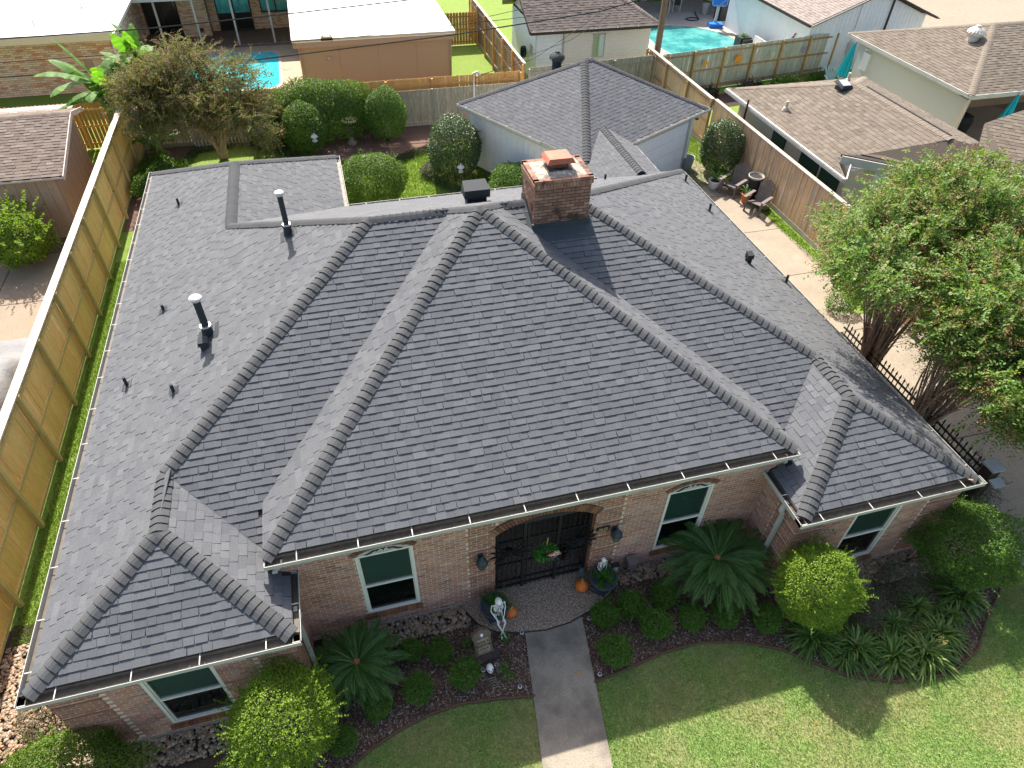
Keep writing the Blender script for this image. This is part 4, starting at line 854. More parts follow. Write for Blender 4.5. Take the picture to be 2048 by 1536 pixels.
m_bark = M('brown_bark', [(.13, .085, .055), (.1, .065, .045)], .9, (20, .3), (3, .3, (.19, .14, .1)), (30, .01))
m_barkd = M('dark_twig', (.05, .035, .025), .9, (20, .2))
L_lime = LM('lime_leaf', [(.12, .2, .016), (.17, .27, .02), (.08, .16, .012), (.23, .32, .035), (.14, .24, .018)], .35)
L_ligu = LM('mid_green_leaf', [(.055, .125, .015), (.09, .18, .022), (.04, .095, .013), (.14, .24, .028)], .3)
L_box = LM('boxwood_leaf', [(.055, .14, .014), (.09, .2, .02), (.04, .105, .012), (.14, .28, .03)], .35)
L_dark = LM('dark_glossy_leaf', [(.022, .06, .014), (.04, .09, .018), (.028, .07, .014), (.07, .13, .03), (.2, .22, .18)], .15, rough=.35)
L_hedge = LM('hedge_leaf', [(.07, .15, .018), (.045, .11, .014), (.12, .22, .025), (.085, .17, .018)], .3, (.9, .35, (.03, .07, .012)))
L_myr = LM('crepe_leaf', [(.07, .16, .026), (.105, .22, .038), (.048, .11, .018), (.17, .28, .062), (.08, .17, .03), (.26, .26, .08), (.09, .19, .03)], .38)
L_bronze = LM('bronze_leaf', [(.11, .1, .035), (.07, .11, .02), (.18, .11, .05), (.05, .095, .018), (.25, .16, .09), (.1, .16, .028), (.14, .16, .04)], .3, None, .85)
L_seed = LM('dry_seed_head', [(.26, .14, .07), (.32, .19, .1), (.19, .1, .05)], .15)
L_pink = LM('purple_flower', [(.25, .06, .2), (.35, .12, .3)], .2)
L_drab = LM('grey_green_leaf', [(.05, .065, .035), (.075, .09, .05), (.04, .05, .03), (.1, .1, .06)], .2)
L_drabb = LM('dusty_brown_leaf', [(.1, .09, .045), (.07, .075, .03), (.13, .12, .07), (.06, .065, .03)], .2)
L_purp = LM('dark_plum_leaf', [(.035, .03, .028), (.05, .045, .035), (.03, .035, .02), (.06, .04, .045)], .15)
def bush(label, x, y, rx, ry, rz, n, ll, mat, z=0, cat='shrub', name='shrub', group=None, rz_=None, **k):
    r = thing(name, label, cat, (x, y, z), random.random()*6 if rz_ is None else rz_, group)
    o = fast('foliage', bush_leaves(rx, ry, rz, n, ll, **k), mat, r); stems_mesh(min(rx, ry)*.75, rz*1.3, 7, .04, m_barkd, r, th=max(.012, rx*.022)); return r
# front shrubs
bush('big lime green shrub in front of the lower left window corner', -2.36, 5.0, .9, .8, .95, 26000, .042, L_lime, zc=1.2, amp=.16, shoots=150, shl=.42, upb=.5)
bush('rounded lime green shrub beside the right palm in front of the right wing window', 7.76, 4.98, .8, .75, .92, 26000, .042, L_lime, zc=1.2, amp=.15, shoots=130, shl=.36, upb=.5)
bush('large darker green shrub at the right front corner of the brick house', 11.6, 5.15, 1.0, .95, .85, 26000, .046, L_ligu, zc=1.0, amp=.2, shoots=140, shl=.36, upb=.4)
bush('yellow green shrub at the bottom left corner of the yard', -6.0, 5.35, 1.05, .6, .62, 19000, .046, LM('yellow_green_leaf', [(.1, .17, .014), (.06, .13, .012), (.15, .22, .02), (.045, .1, .012)], .3), amp=.2, shoots=90, shl=.3, upb=.5, rz_=0)
bush('dusty brown low shrub at the left end of the front wall', -6.55, 6.45, .5, .45, .34, 7000, .025, L_drabb, amp=.2, shoots=20, shl=.15)
bush('dark plum coloured shrub between the driveway and the right shrub', 13.15, 6.75, .75, .7, .5, 9500, .032, L_purp, amp=.22, shoots=40, shl=.25)
bush('small grey green shrub just right of the rounded lime shrub', 9.0, 4.62, .36, .42, .42, 5200, .024, L_drab, amp=.25, shoots=24, shl=.2)
bush('small grey green shrub under the right wing window', 10.05, 5.0, .42, .42, .42, 5600, .024, L_drab, amp=.3, shoots=30, shl=.22)
bush('thin young shrub standing against the right wing wall', 8.15, 5.62, .2, .12, .95, 700, .04, L_ligu, amp=.3, shoots=14, shl=.45)
# boxwoods: three meshes shared
bw = []
for k in range(3):
    r = thing('boxwood', '', 'boxwood', (0, 0, 0), 0, 'small clipped boxwoods in the mulch beds'); fast('foliage', bush_leaves(.27, .26, .24, 3300, .032, lw=.6, amp=.2, k=22, shoots=85, shl=.15, upb=1.1, outward=.8), L_box, r); stems_mesh(.17, .3, 6, .02, m_barkd, r, th=.008); bw.append(r)
BXL = [(-.08, 6.11, .85, 'small boxwood beside the left sago palm, nearest the river stones'), (.44, 5.95, .9, 'upright loose boxwood second from the left palm, behind the gravestone side'), (-.1, 5.35, 1., 'small boxwood right of the left palm fronds, in the front row'),
       (.81, 5.4, 1.05, 'round boxwood immediately left of the half buried skull'), (-.84, 5.25, .95, 'boxwood tucked under the front fronds of the left palm'), (-1.5, 4.8, .9, 'boxwood between the big lime shrub and the left bed edging'),
       (3.81, 5.86, 1.02, 'boxwood at the right of the walk, nearest the pebble porch'), (4.4, 5.92, 1.02, 'boxwood behind the front three, second from the walk on the right'), (5.18, 5.98, 1.05, 'boxwood at the left edge of the right sago palm'),
       (4.72, 5.42, 1.15, 'largest round boxwood, in the middle of the right bed'), (5.5, 5.38, 1.0, 'boxwood below the right sago palm, left of two under its fronds'), (6.2, 5.26, 1.02, 'boxwood below the right sago palm, right of two under its fronds'),
       (6.98, 4.95, 1.08, 'boxwood just left of the rounded lime shrub'), (3.72, 5.1, 1.15, 'round boxwood nearest the lawn at the right side of the walk')]
for i, (x, y, s, lab) in enumerate(BXL):
    o = bw[i] if i < 3 else dup(bw[i % 3]); o.location = (x, y, 0); o.rotation_euler = (0, 0, random.random()*6.28); o.scale = (s, s, s*random.uniform(.95, 1.15)); o['label'] = lab
# tiny sprigs in the left bed
sp0 = thing('seedling', 'tiny green sprig between gravestone and walk', 'seedling', (1.74, 5.97, 0), 0, 'tiny sprigs round the gravestone'); fast('foliage', bush_leaves(.09, .09, .12, 160, .04, amp=.3, bottom=-.9), L_box, sp0)
for x, y, l in ((.98, 6.05, 'tiny green sprig behind and left of the gravestone'), (1.56, 5.4, 'tiny green sprig right of the half buried skull'), (1.63, 5.22, 'tiny green sprig below and right of the skull')): dup(sp0, loc=(x, y, 0), rz=random.random()*6, label=l)
# sago palms
L_sago = LM('sago_leaflet', [(.035, .095, .02), (.055, .14, .028), (.028, .075, .016)], .15, rough=.6); m_rach = M('sago_rachis', (.1, .17, .035), .5, None, None, None)
def frondmesh(L_, droop, rise):
    mb = MB(); n = 40; pts = []
    for i in range(n+1):
        t = i/n; pts.append(Vector((L_*(t*math.cos(rise)*(1-.12*t)), 0, L_*(t*math.sin(rise)-droop*t*t))))
    for i in range(n):
        a, b = pts[i], pts[i+1]; w = .014*(1-i/n)+.003; mb.add([(a.x, -w, a.z+.006), (a.x, w, a.z+.006), (b.x, w*.8, b.z+.006), (b.x, -w*.8, b.z+.006)], [(0, 1, 2, 3)], r=0)
    for i in range(3, n+1):
        t = i/n; p = pts[i]; ll = L_*.125*math.sin(math.pi*min(1, (t*.93+.06)))**.6*(1 if t < .9 else .75); tg = (pts[i]-pts[i-1]).normalized()
        for s in (-1, 1):
            d = Vector((.62, s*.8, .28)).normalized(); d = Vector((d.x*tg.x-d.z*tg.z*0, d.y, d.z+d.x*tg.z)).normalized(); e = p+d*ll; w = .0085*L_; m = p+d*ll*.5
            mb.add([tuple(p), tuple(m+Vector((w, 0, 0))), tuple(e), tuple(m-Vector((w, 0, 0)))], [(0, 1, 2, 3)])
    me_o = mb.build('frond', L_sago); me = me_o.data; me.materials.append(m_rach); bpy.data.objects.remove(me_o)
    for p_ in me.polygons[:n]: p_.material_index = 1
    return me
def sago(label, x, y, zc_, L_, n, seed):
    random.seed(seed); r = thing('sago_palm', label, 'palm', (x, y, 0), 0, 'sago palms in the front bed'); mb = MB(); mb.lathe([(.14, 0), (.16, zc_*.6), (.15, zc_), (.05, zc_+.06)], n=14); mb.build('trunk', M('sago_trunk', (.12, .075, .045), .95, (40, .4), None, (40, .03)), r)
    mb = MB(); mb.lathe([(.075, zc_), (.07, zc_+.06), (.03, zc_+.1)], n=12); mb.build('cone', M('sago_cone_fuzz', (.4, .17, .07), .9, (90, .4)), r)
    rings = [(n*.36, .12, .2, 1.0), (n*.34, .38, .3, 1.), (n*.3, .72, .42, .92)]; ms = {}
    for k, (m, rise, droop, ls) in enumerate(rings):
        ms[k] = [frondmesh(L_*ls*q, droop*q2, rise) for q, q2 in ((1, 1), (.9, 1.2))]
        for i in range(int(m)):
            o = link('frond', random.choice(ms[k]), r, (0, 0, zc_)); o.rotation_euler = (random.gauss(0, .12), random.gauss(0, .06), 2*math.pi*i/int(m)+random.gauss(0, .07)+k*.4); s = random.uniform(.86, 1.06); o.scale = (s, s, s)
    return r
sago('sago palm left of the gravestone with dark fronds round an orange centre', -1.12, 6.0, .5, 1.1, 84, 11)
sago('larger sago palm right of the entrance, fronds against the arched window', 6.36, 6.2, .78, 1.5, 96, 12)
random.seed(21)
# lilies
def clump(n, L_, w=.03):
    mb = MB()
    for i in range(n):
        a = random.random()*6.28; el = random.uniform(.35, 1.25); l = L_*random.uniform(.7, 1.1); k = 5; P_ = []
        bx_, by_ = random.gauss(0, .05), random.gauss(0, .05)
        for t in np.linspace(0, 1, k): P_.append((bx_+math.cos(a)*l*t*math.cos(el), by_+math.sin(a)*l*t*math.cos(el), l*(t*math.sin(el)-.75*t*t*(1-.3*math.sin(el)))+.02))
        sx, sy = -math.sin(a), math.cos(a); vs = []
        for q, (px, py, pz) in enumerate(P_): ww = w*(.7, 1, .95, .7, .08)[q]*.5; vs += [(px-sx*ww, py-sy*ww, max(pz, .01)), (px+sx*ww, py+sy*ww, max(pz, .01))]
        mb.add(vs, [(2*j, 2*j+1, 2*j+3, 2*j+2) for j in range(k-1)])
    return mb
L_lily = LM('lily_leaf', [(.06, .13, .02), (.09, .18, .025), (.045, .1, .02), (.14, .22, .045), (.2, .26, .07)], .3)
lc = [thing('lily_clump', '', 'lily', (0, 0, 0), 0, 'strap leaved lily clumps at the bed edge') for _ in range(2)]
for q, r in enumerate(lc): clump(190 if q else 150, .7, .036).build('foliage', L_lily, r)
LP_ = [(7.75, 4.45, 1.1, 'lily clump at the foot of the rounded lime shrub'), (8.45, 4.05, 1.2, 'lily clump right of the one under the lime shrub'), (9.1, 3.72, 1.15, 'lily clump at the outward bend of the bed edging'), (9.75, 3.6, 1.2, 'pale sunlit lily clump nearest the lawn'),
       (10.35, 3.85, 1.05, 'right hand sunlit lily clump on the lawn edge'), (9.6, 4.3, .75, 'small lily clump behind the sunlit clumps'), (10.3, 4.5, .8, 'small lily clump in the open mulch behind the bed edge'), (11.35, 4.45, 1.15, 'lily clump under the large darker shrub at the corner'), (10.85, 4.15, .7, 'smallest lily clump between the two right hand clumps'), (12.15, 4.95, .7, 'lily tuft at the right foot of the large darker shrub'), (8.15, 3.95, .8, 'low lily tuft at the lawn side of the second clump')]
for i, (x, y, s, l) in enumerate(LP_):
    o = lc[i] if i < 2 else dup(lc[i % 2]); o.location = (x, y, 0); o.rotation_euler = (0, 0, random.random()*6.28); o.scale = (s, s, s); o['label'] = l
mb = MB()
for i in range(26): d = Vector(rdirs(1)[0].tolist()); mb.tube([(0, 0, .52), tuple(Vector((0, 0, .52))+d*.09)], [.003, .008], 4)
mb.tube([(0, 0, 0), (0, 0, .52)], .006, 5); o = mb.build('lily_seed_head', LM('yellow_seed_head', [(.4, .35, .1), (.3, .3, .1)], .2)); o.location = (9.95, 3.6, 0); tag(o, 'round yellow seed head on a stalk above the sunlit lilies', 'flower')
# ---------------------------------------------------------------- trees
def tree(label, x, y, trunks, crown, ncl, nl, ll, mat, barkm, cr=.45, name='crepe_myrtle', seeds=0, seedm=None, pink=0, group=None, z0=0, th=.055, droop=0, lw=.55, hmin=.55):
    """crown: list of ellipsoids (cx,cy,cz,rx,ry,rz) relative to x,y"""
    r = thing(name, label, 'tree', (x, y, z0), 0, group); mb = MB(); tips = []
    C = np.array([c[:3] for c in crown]); Rr = np.array([c[3:] for c in crown]); vol = Rr.prod(1); pick = RNG.choice(len(crown), ncl, p=vol/vol.sum())
    d = rdirs(ncl); rad = RNG.uniform(hmin, 1.0, ncl)[:, None]; cl = C[pick]+d*rad*Rr[pick]
    for tx, ty in trunks:
        near = np.argsort(np.linalg.norm(cl[:, :2]-np.array([tx, ty]), axis=1)+RNG.random(ncl)*1.2)[:max(6, ncl//len(trunks)//2)]
        for j in near[::max(1, len(near)//11)]:
            e = cl[j]*.94; P_ = []; bend = RNG.normal(0, .1, 3)
            for t in np.linspace(0, 1, 7): P_.append((tx+(e[0]-tx)*t**1.25+bend[0]*math.sin(t*3.1)+random.gauss(0, .015), ty+(e[1]-ty)*t**1.25+bend[1]*math.sin(t*3.1)+random.gauss(0, .015), e[2]*t**.9))
            mb.tube(P_, [th*(1-.82*t)+.004 for t in np.linspace(0, 1, 7)], 6, cap=False)
            for _ in range(3):
                q = random.randint(2, 5); p = Vector(P_[q]); e2 = Vector((random.gauss(0, .4), random.gauss(0, .4), random.uniform(.25, .8)))
                mb.tube([tuple(p), tuple(p+e2*.5+Vector((0, 0, .05))), tuple(p+e2)], [th*.3, th*.18, .004], 5, cap=False)
    mb.build('trunk', barkm, r)
    per = nl//ncl; out = []; so = []
    for i in range(ncl):
        # spray clusters: leaf pairs along short arching twigs
        m = max(1, per//14)
        for _ in range(m):
            a = nrm(d[i]*.8+RNG.normal(0, .7, 3)+np.array([0, 0, .35-droop])); p0 = cl[i]+RNG.normal(0, .38, 3)*cr; L_ = cr*RNG.uniform(.6, 1.2); t = np.linspace(.1, 1, 14); pp = p0+a*t[:, None]*L_+np.array([0, 0, -.35])*L_*t[:, None]**2
            sd = nrm(np.cross(a, RNG.normal(size=3))); sg = np.where(np.arange(14) % 2, 1, -1)[:, None]
            out.append(leafq(pp, sd*sg+a*.55+RNG.normal(0, .2, (14, 3)), ll*RNG.uniform(.75, 1.1, 14), ll*lw, flat=np.tile([0, 0, 1.], (14, 1))))
            if seeds and RNG.random() < seeds: m2 = 26; q = pp[-1]+RNG.normal(0, .05, (m2, 3))+a*RNG.uniform(0, .2, m2)[:, None]; so.append(leafq(q, RNG.normal(size=(m2, 3)), .022*ll/.07, .018*ll/.07))
    fast('crown', np.concatenate(out), mat, r)
    if so: fast('seed_heads', np.concatenate(so), seedm, r, kind='stuff')
    if pink:
        q = cl[RNG.integers(0, ncl, pink)]*1.02; pk_ = np.concatenate([c_+RNG.normal(0, .06, (30, 3)) for c_ in q]); fast('blossom', leafq(pk_, RNG.normal(size=pk_.shape), .03, .025), L_pink, r, kind='stuff')
    return r
m_myb = M('smooth_myrtle_bark', [(.26, .18, .125), (.32, .23, .16), (.2, .14, .1)], .8, (12, .25), (4, .4, (.38, .29, .21)), None)
tree('large crepe myrtle nearer the iron gate with drooping outer branches', 12.95, 8.3, [(0, 0), (.1, .15), (-.1, .1)], [(.4, .0, 4.3, 1.4, 1.4, .9), (.1, -1.6, 4.0, 1.1, .95, .65), (2.0, .9, 4.4, 1.8, 1.6, 1.1), (1.6, -1.2, 3.9, 1.5, 1.3, .9), (.3, -1.9, 4.0, 1.0, 1.0, .7), (1.1, -3.0, 3.9, 1.2, 1.1, .7), (1.5, .6, 3.3, 1.7, 1.3, .7), (.9, -1.0, 3.1, 1.1, 1.1, .6)], 320, 130000, .095, L_myr, m_myb, cr=.5, seeds=.3, seedm=L_seed, pink=9, group='crepe myrtles beside the driveway', th=.034, droop=.1)
tree('large crepe myrtle farther back with upright trunks beside the driveway', 13.25, 10.6, [(0, 0), (.15, .1), (-.12, .05), (0, .2)], [(-.7, .3, 4.5, 1.3, 1.2, .75), (-2.1, -.6, 5.0, .9, 1.2, .45), (1.4, 1.2, 4.6, 1.9, 1.7, 1.1), (3.0, 1.6, 4.2, 1.7, 1.6, 1.0), (-.3, 1.7, 4.1, 1.2, 1.0, .75)], 240, 95000, .09, L_myr, m_myb, cr=.5, seeds=.3, seedm=L_seed, pink=8, group='crepe myrtles beside the driveway', th=.034)
tree('crepe myrtle with bronze foliage and spreading low limbs in the rear left bed', -4.5, 29.35, [(0, 0), (.1, 0)], [(.0, -1.0, 3.2, 2.5, 1.9, 1.1), (-1.6, -1.3, 3.1, 1.4, 1.4, 1.), (1.7, -2.2, 2.55, 1.15, 1.1, .75), (-.6, -.6, 3.9, 1.4, 1.2, .7)], 240, 72000, .085, L_bronze, m_myb, cr=.55, seeds=.25, seedm=LM('pinkish_seed', [(.25, .15, .11), (.3, .2, .15)], .2), pink=5, th=.08, hmin=.4)
# hedges and back yard shrubs
bush('tall broad hedge shrub behind the birdbath', -.2, 30.1, 2.35, 1.0, 1.32, 30000, .08, L_hedge, amp=.12, k=26, shoots=160, shl=.35, upb=.7, rz_=0)
bush('clipped egg shaped shrub at the left of the birdbath bed', -.95, 29.1, .98, .9, 1.08, 14000, .07, L_hedge, amp=.07, shoots=20, shl=.2)
bush('clipped egg shaped shrub right of the birdbath by the grey fence', 2.5, 29.6, .9, .85, 1.15, 14000, .07, L_hedge, amp=.07, shoots=20, shl=.2)
bush('wide bright green shrub against the rear wing of the house', 1.35, 24.0, 1.3, 1.15, .98, 20000, .07, LM('bright_hedge_leaf', [(.06, .13, .014), (.1, .18, .02), (.045, .1, .012), (.13, .2, .025)], .25), amp=.13, shoots=90, shl=.35, upb=.6)
bush('tall dark glossy shrub touching the left wall of the detached garage', 4.75, 25.6, 1.1, 1.05, 1.2, 20000, .07, L_dark, amp=.08, shoots=50, shl=.3, upb=.4)
bush('medium leafy shrub below the garage wall, left of the chimney', 6.55, 23.0, .98, .9, .75, 12500, .08, L_ligu, amp=.14, shoots=40, shl=.3)
bush('small yellowish shrub tucked against the garage and the house roof', 7.6, 21.3, .55, .6, .55, 4200, .08, L_lime, amp=.2, shoots=20, shl=.25)
bush('dark clipped oval shrub between the driveway and the cedar fence', 15.55, 23.6, .92, .85, 1.1, 17000, .065, L_dark, amp=.06, shoots=20, shl=.15)
bush('flowering groundcover mound at the right edge of the rear bed', 3.75, 26.0, .35, .55, .2, 1600, .06, L_drab, amp=.2, name='groundcover', cat='groundcover')
bush('shrub behind the bronze tree with small flowers', -2.5, 29.9, .9, .8, .9, 9000, .08, L_dark, amp=.15, shoots=30, shl=.3)
bush('low ferny planting along the left fence behind the house', -6.7, 27.2, .8, 1.8, .38, 9000, .1, L_ligu, amp=.25, shoots=20, shl=.3, rz_=0)
bush('leafy vine shrub in front of the left neighbour shed', -10.35, 22.6, .95, .85, .95, 8000, .1, L_lime, amp=.3, k=20, shoots=60, shl=1.0)
bush('dark plum shrub at the fence foot by the right crepe myrtle', 15.95, 15.6, .28, .35, .22, 1500, .05, LM('plum_leaf', [(.07, .02, .06), (.1, .04, .08), (.05, .03, .04)], .2), amp=.2)
bush('green mound under the right crepe myrtle beside the concrete', 14.9, 13.9, .35, .5, .3, 1600, .06, L_ligu, amp=.2)
bush('red flowering bush behind the folded blue umbrella of the mint house', 28.9, 31.4, .8, .6, .55, 2600, .12, L_ligu, amp=.2)
for i, (x, y) in enumerate(((18.8, 31.2), (21.6, 31.6), (23.8, 31.9), (26.2, 32.2))): bush(['strappy dark plant at the left end of the right neighbour fence bed', 'second dark plant in the right neighbour fence bed', 'third dark plant in the right neighbour fence bed', 'green plant at the right end of the right neighbour fence bed'][i], x, y, .8, .3, .2, 1200, .12, L_purp if i < 2 else L_ligu, amp=.3, shoots=20, shl=.35, group='plants in the right neighbour fence bed', rz_=.15)
# mondo grass borders
def border(label, path, w, h, n, mat):
    P = []; path = [Vector(p) for p in path]; seg = [(path[i], path[i+1]) for i in range(len(path)-1)]; Ls = np.array([(b-a).length for a, b in seg]); pk_ = RNG.choice(len(seg), n, p=Ls/Ls.sum())
    t = RNG.random(n); A = np.array([seg[i][0][:] for i in pk_]); B = np.array([seg[i][1][:] for i in pk_]); P = A+(B-A)*t[:, None]+RNG.normal(0, w*.4, (n, 2)); r2_ = RNG.random(n); P = np.c_[P, r2_*h]
    o = fast('groundcover_border', leafq(P, RNG.normal(0, .8, (n, 3))+np.array([0, 0, .7]), .11, .022), mat); tag(o, label, 'groundcover', 'mondo grass borders'); return o
border('dark groundcover border curving from the left rear fence past the bronze tree', [(-6.2, 28.4), (-5.6, 30.2), (-3.5, 30.5), (-1.5, 28.8), (-.5, 27.6)], .3, .12, 7000, L_dark)
border('variegated groundcover border curving round the birdbath bed to the dark shrub', [(-.4, 27.4), (.6, 27.0), (2.2, 27.2), (3.3, 27.9), (4.3, 28.3)], .3, .16, 6000, L_drab)
border('dark mondo grass border under the shrubs beside the garage', [(3.7, 25.6), (4.3, 24.6), (5.2, 23.7), (6.2, 22.9)], .28, .1, 5000, L_dark)
# banana
L_ban = LM('banana_leaf', [(.06, .17, .02), (.09, .23, .028), (.045, .13, .02), (.15, .3, .04)], .45, rough=.65)
def banana_leaf(L_, W_, droop):
    mb = MB(); n = 16; prev = None
    for i in range(n+1):
        t = i/n; x_ = L_*t*(1-.25*droop*t); z_ = L_*(.45*t-droop*t*t); w = W_*math.sin(math.pi*min(1, t*.88+.12))**.55*(1 if t < .97 else .3)
        tear = 1-(random.random() < .25)*.3; cur = [(x_, -w*tear, z_-.12*w), (x_, 0, z_+.1*w), (x_, w*tear, z_-.12*w)]
        if prev: g = random.random(); mb.add([prev[0], prev[1], cur[1], (cur[0][0]-.0-.02*g, cur[0][1], cur[0][2])], [(0, 1, 2, 3)]); mb.add([prev[1], prev[2], cur[2], cur[1]], [(0, 1, 2, 3)])
        prev = cur
    me_o = mb.build('leaf', L_ban); me = me_o.data; bpy.data.objects.remove(me_o); return me
bl_ = [banana_leaf(2.5, .36, .45), banana_leaf(2.1, .33, .7), banana_leaf(2.2, .34, .22)]
for k, (bx_, by_, hh, lab) in enumerate(((-8.45, 30.6, 2.9, 'banana plant left of the bronze tree, tallest torn leaves over the orange fence'), (-7.1, 31.9, 3.3, 'banana plant behind the bronze tree with upright new leaves'), (-6.9, 29.2, 1.1, 'short banana plant with dead brown leaves at the fence corner'))):
    r = thing('banana_plant', lab, 'banana plant', (bx_, by_, 0), 0, 'banana plants'); mb = MB(); 
    for q in range(3): mb.tube([(random.gauss(0, .12), random.gauss(0, .12), 0), (random.gauss(0, .12), random.gauss(0, .12), hh*.6), (random.gauss(0, .15), random.gauss(0, .15), hh)], [.11, .09, .05], 8)
    mb.build('stem', M('banana_stem', (.2, .2, .07), .7, (8, .3)), r)
    for i in range((24, 20, 9)[k]):
        o = link('leaf', random.choice(bl_), r, (random.gauss(0, .1), random.gauss(0, .1), hh*random.uniform(.7, 1.02))); o.rotation_euler = (random.gauss(0, .3), random.uniform(-.9, .25), 2*math.pi*i/11+random.gauss(0, .3)); s = random.uniform(.65, 1.1)*(1 if k < 2 else .7); o.scale = (s, s, s)
# ================================================================ NEIGHBOURING BUILDINGS
SHB = [(.12, .1, .082), (.145, .122, .1), (.103, .086, .07), (.165, .14, .115), (.132, .11, .09)]
m_shb = M('brown_shingle', SHB, .95, (60, .2), (.7, .3, (.1, .086, .074)), None, spec=.15)
m_shbc = M('brown_ridge_shingle', [(.17, .143, .117), (.148, .125, .1)], .95, (60, .2), None, None)
m_shd = M('dark_brown_shingle', [(.1, .085, .08), (.13, .11, .1), (.08, .07, .066), (.15, .125, .115)], .95, (60, .2), (.7, .3, (.17, .14, .12)), None, spec=.15)
m_shp = M('taupe_shed_shingle', [(.12, .095, .085), (.155, .125, .105), (.095, .075, .067), (.18, .15, .13)], .95, (60, .25), (.9, .3, (.19, .155, .13)), None, spec=.15)
m_white2 = M('white_membrane_roof', (.82, .79, .75), .8, (3, .03), (.5, .35, (.62, .57, .52)), (8, .01), wear=(.6, .25, (.6, .53, .47)))
m_tan = M('tan_stucco', (.33, .255, .195), .9, (30, .06), (.5, .2, (.29, .22, .17)), None)
m_mint = M('mint_painted_wall', (.46, .485, .445), .7, (20, .03), (.4, .25, (.46, .45, .415)), None)
m_wood = M('pinkish_board_siding', [(.4, .28, .2), (.37, .26, .19), (.43, .3, .22)], .85, (8, .1), (1.2, .35, (.3, .21, .16)), None, stretch=(5, 5, .5))
m_cream = M('cream_brick', [(.62, .5, .38), (.68, .57, .44), (.5, .24, .13), (.6, .46, .34), (.66, .55, .42), (.45, .22, .13), (.7, .6, .48)], .9, (60, .12))
m_creamm = M('cream_mortar', (.34, .26, .19), .95, (40, .1))
m_wbrick = M('white_painted_brick', [(.66, .63, .57), (.7, .67, .61)], .85, (50, .05)); m_wbm = M('painted_mortar', (.52, .49, .43), .9)
m_fasd = M('dark_fascia', (.03, .024, .022), .5)
def brickface(parent, P0, u, n, w, z0, z1, opens, bm_, mm, L_=.3, C_=.095, name='brickwork'):
    b, q = brickwall(P0, u, n, w, z0, z1, opens, course=C_, length=L_, jt=.02, proud=.012); o = fast('mortar_bed', q, mm, parent, world=True); fast(name, b, bm_, parent, faces=BRF, kind='stuff', world=True)
# left: brick house with white flat roof
h1 = thing('brick_pool_house', 'low cream and orange brick house with flat white roof behind the left rear fence', 'house', (-14, 40, 0))
mb = MB(); mb.bx(-26, -9.35, 38.25, 52, 0, 2.62); w1_ = mb.build('wall', m_creamm, h1, world=True)
brickface(w1_, (-22, 38.22), (1, 0), (0, -1), 12.65, 0, 2.6, [(11.2, 11.6, .8, 1.5, 0)], m_cream, m_creamm)
brickface(w1_, (-9.33, 38.2), (0, 1), (1, 0), 8.3, 0, 2.6, [(1.0, 1.3, .9, 2.4, 0)], m_cream, m_creamm)
mb = MB(); mb.bx(-27, -8.98, 37.45, 53, 2.66, 2.86); mb.build('roof', m_white2, h1, world=True)
mb = MB(); mb.bx(-27, -8.94, 37.42, 37.46, 2.5, 2.8); mb.bx(-8.98, -8.93, 37.45, 43.4, 2.56, 2.84); mb.build('fascia', M('cream_trim', (.6, .52, .38), .7), h1, world=True)
mb = MB(); mb.bx(-8.93, -8.84, 37.4, 43.3, 2.68, 2.8); mb.build('gutter', m_white, h1, world=True)
for x, y in ((-12.5, 39.0), (-10.9, 41.6)): mb = MB(); mb.tube([(x, y, 2.8), (x, y, 3.15)], .04, 8); mb.build('roof_pipe', m_white, h1, world=True)
# patio house with sliding doors
h2 = thing('patio_house', 'cream brick house with covered patio and black sliding doors facing the left pool', 'house', (-5, 47, 0))
mb = MB(); mb.bx(-9.35, -.55, 46.75, 53, 0, 2.66); mb.bx(-7.15, -5.65, 45.9, 46.75, 0, 2.6); w2_ = mb.build('wall', m_creamm, h2, world=True)
DO = [(-9.15, -7.3, .06, 2.2), (-5.2, -3.25, .06, 2.2), (-2.7, -.95, .95, 2.2)]
brickface(w2_, (-9.35, 46.72), (1, 0), (0, -1), 8.8, .06, 2.6, [(a+9.35, b+9.35, c_, d_, 0) for a, b, c_, d_ in DO], m_cream, m_creamm, L_=.24, C_=.085)
brickface(w2_, (-7.15, 45.87), (1, 0), (0, -1), 1.5, .06, 2.6, [(.85, 1.1, .25, .45, 0)], m_cream, m_creamm, L_=.24, C_=.085)
m_door2 = M('dark_door_glass', (.015, .018, .02), .12, None, None, None, spec=.6); m_teal = M('teal_reflecting_glass', (.04, .3, .34), .12, (3, .3), (1.2, .5, (.1, .5, .52)), None, spec=.6)
for i, (a, b, c_, d_) in enumerate(DO):
    mb = MB(); 
    for x0, x1, z0, z1 in ((a, a+.07, c_, d_), (b-.07, b, c_, d_), (a, b, d_-.07, d_), (a, b, c_, c_+.07), ((a+b)/2-.04, (a+b)/2+.04, c_, d_)): mb.bx(x0, x1, 46.66, 46.73, z0, z1)
    o = mb.build('sliding_door' if i < 2 else 'window', m_fasd, h2, world=True)
    for q, (x0, x1) in enumerate(((a+.07, (a+b)/2-.04), ((a+b)/2+.04, b-.07))):
        mb = MB(); zz = c_+.07 if i != 1 else 1.0; mb.bx(x0, x1, 46.7, 46.71, zz, d_-.07); mb.build('glass', m_door2 if i == 0 else m_teal, o, world=True)
        if i == 1: mb = MB(); mb.bx(x0, x1, 46.7, 46.71, c_+.07, 1.0); mb.build('glass', m_door2, o, world=True)
mb = MB(); mb.bx(-6.3, -6.05, 45.85, 45.87, .31, .51); mb.build('vent', m_fasd, h2, world=True)
mb = MB(); mb.bx(-8.93, -.97, 43.45, 53, 2.62, 2.8); mb.build('roof', m_white2, h2, world=True)
mb = MB(); mb.bx(-8.93, -.97, 43.36, 43.45, 2.56, 2.78); mb.build('fascia', m_white, h2, world=True)
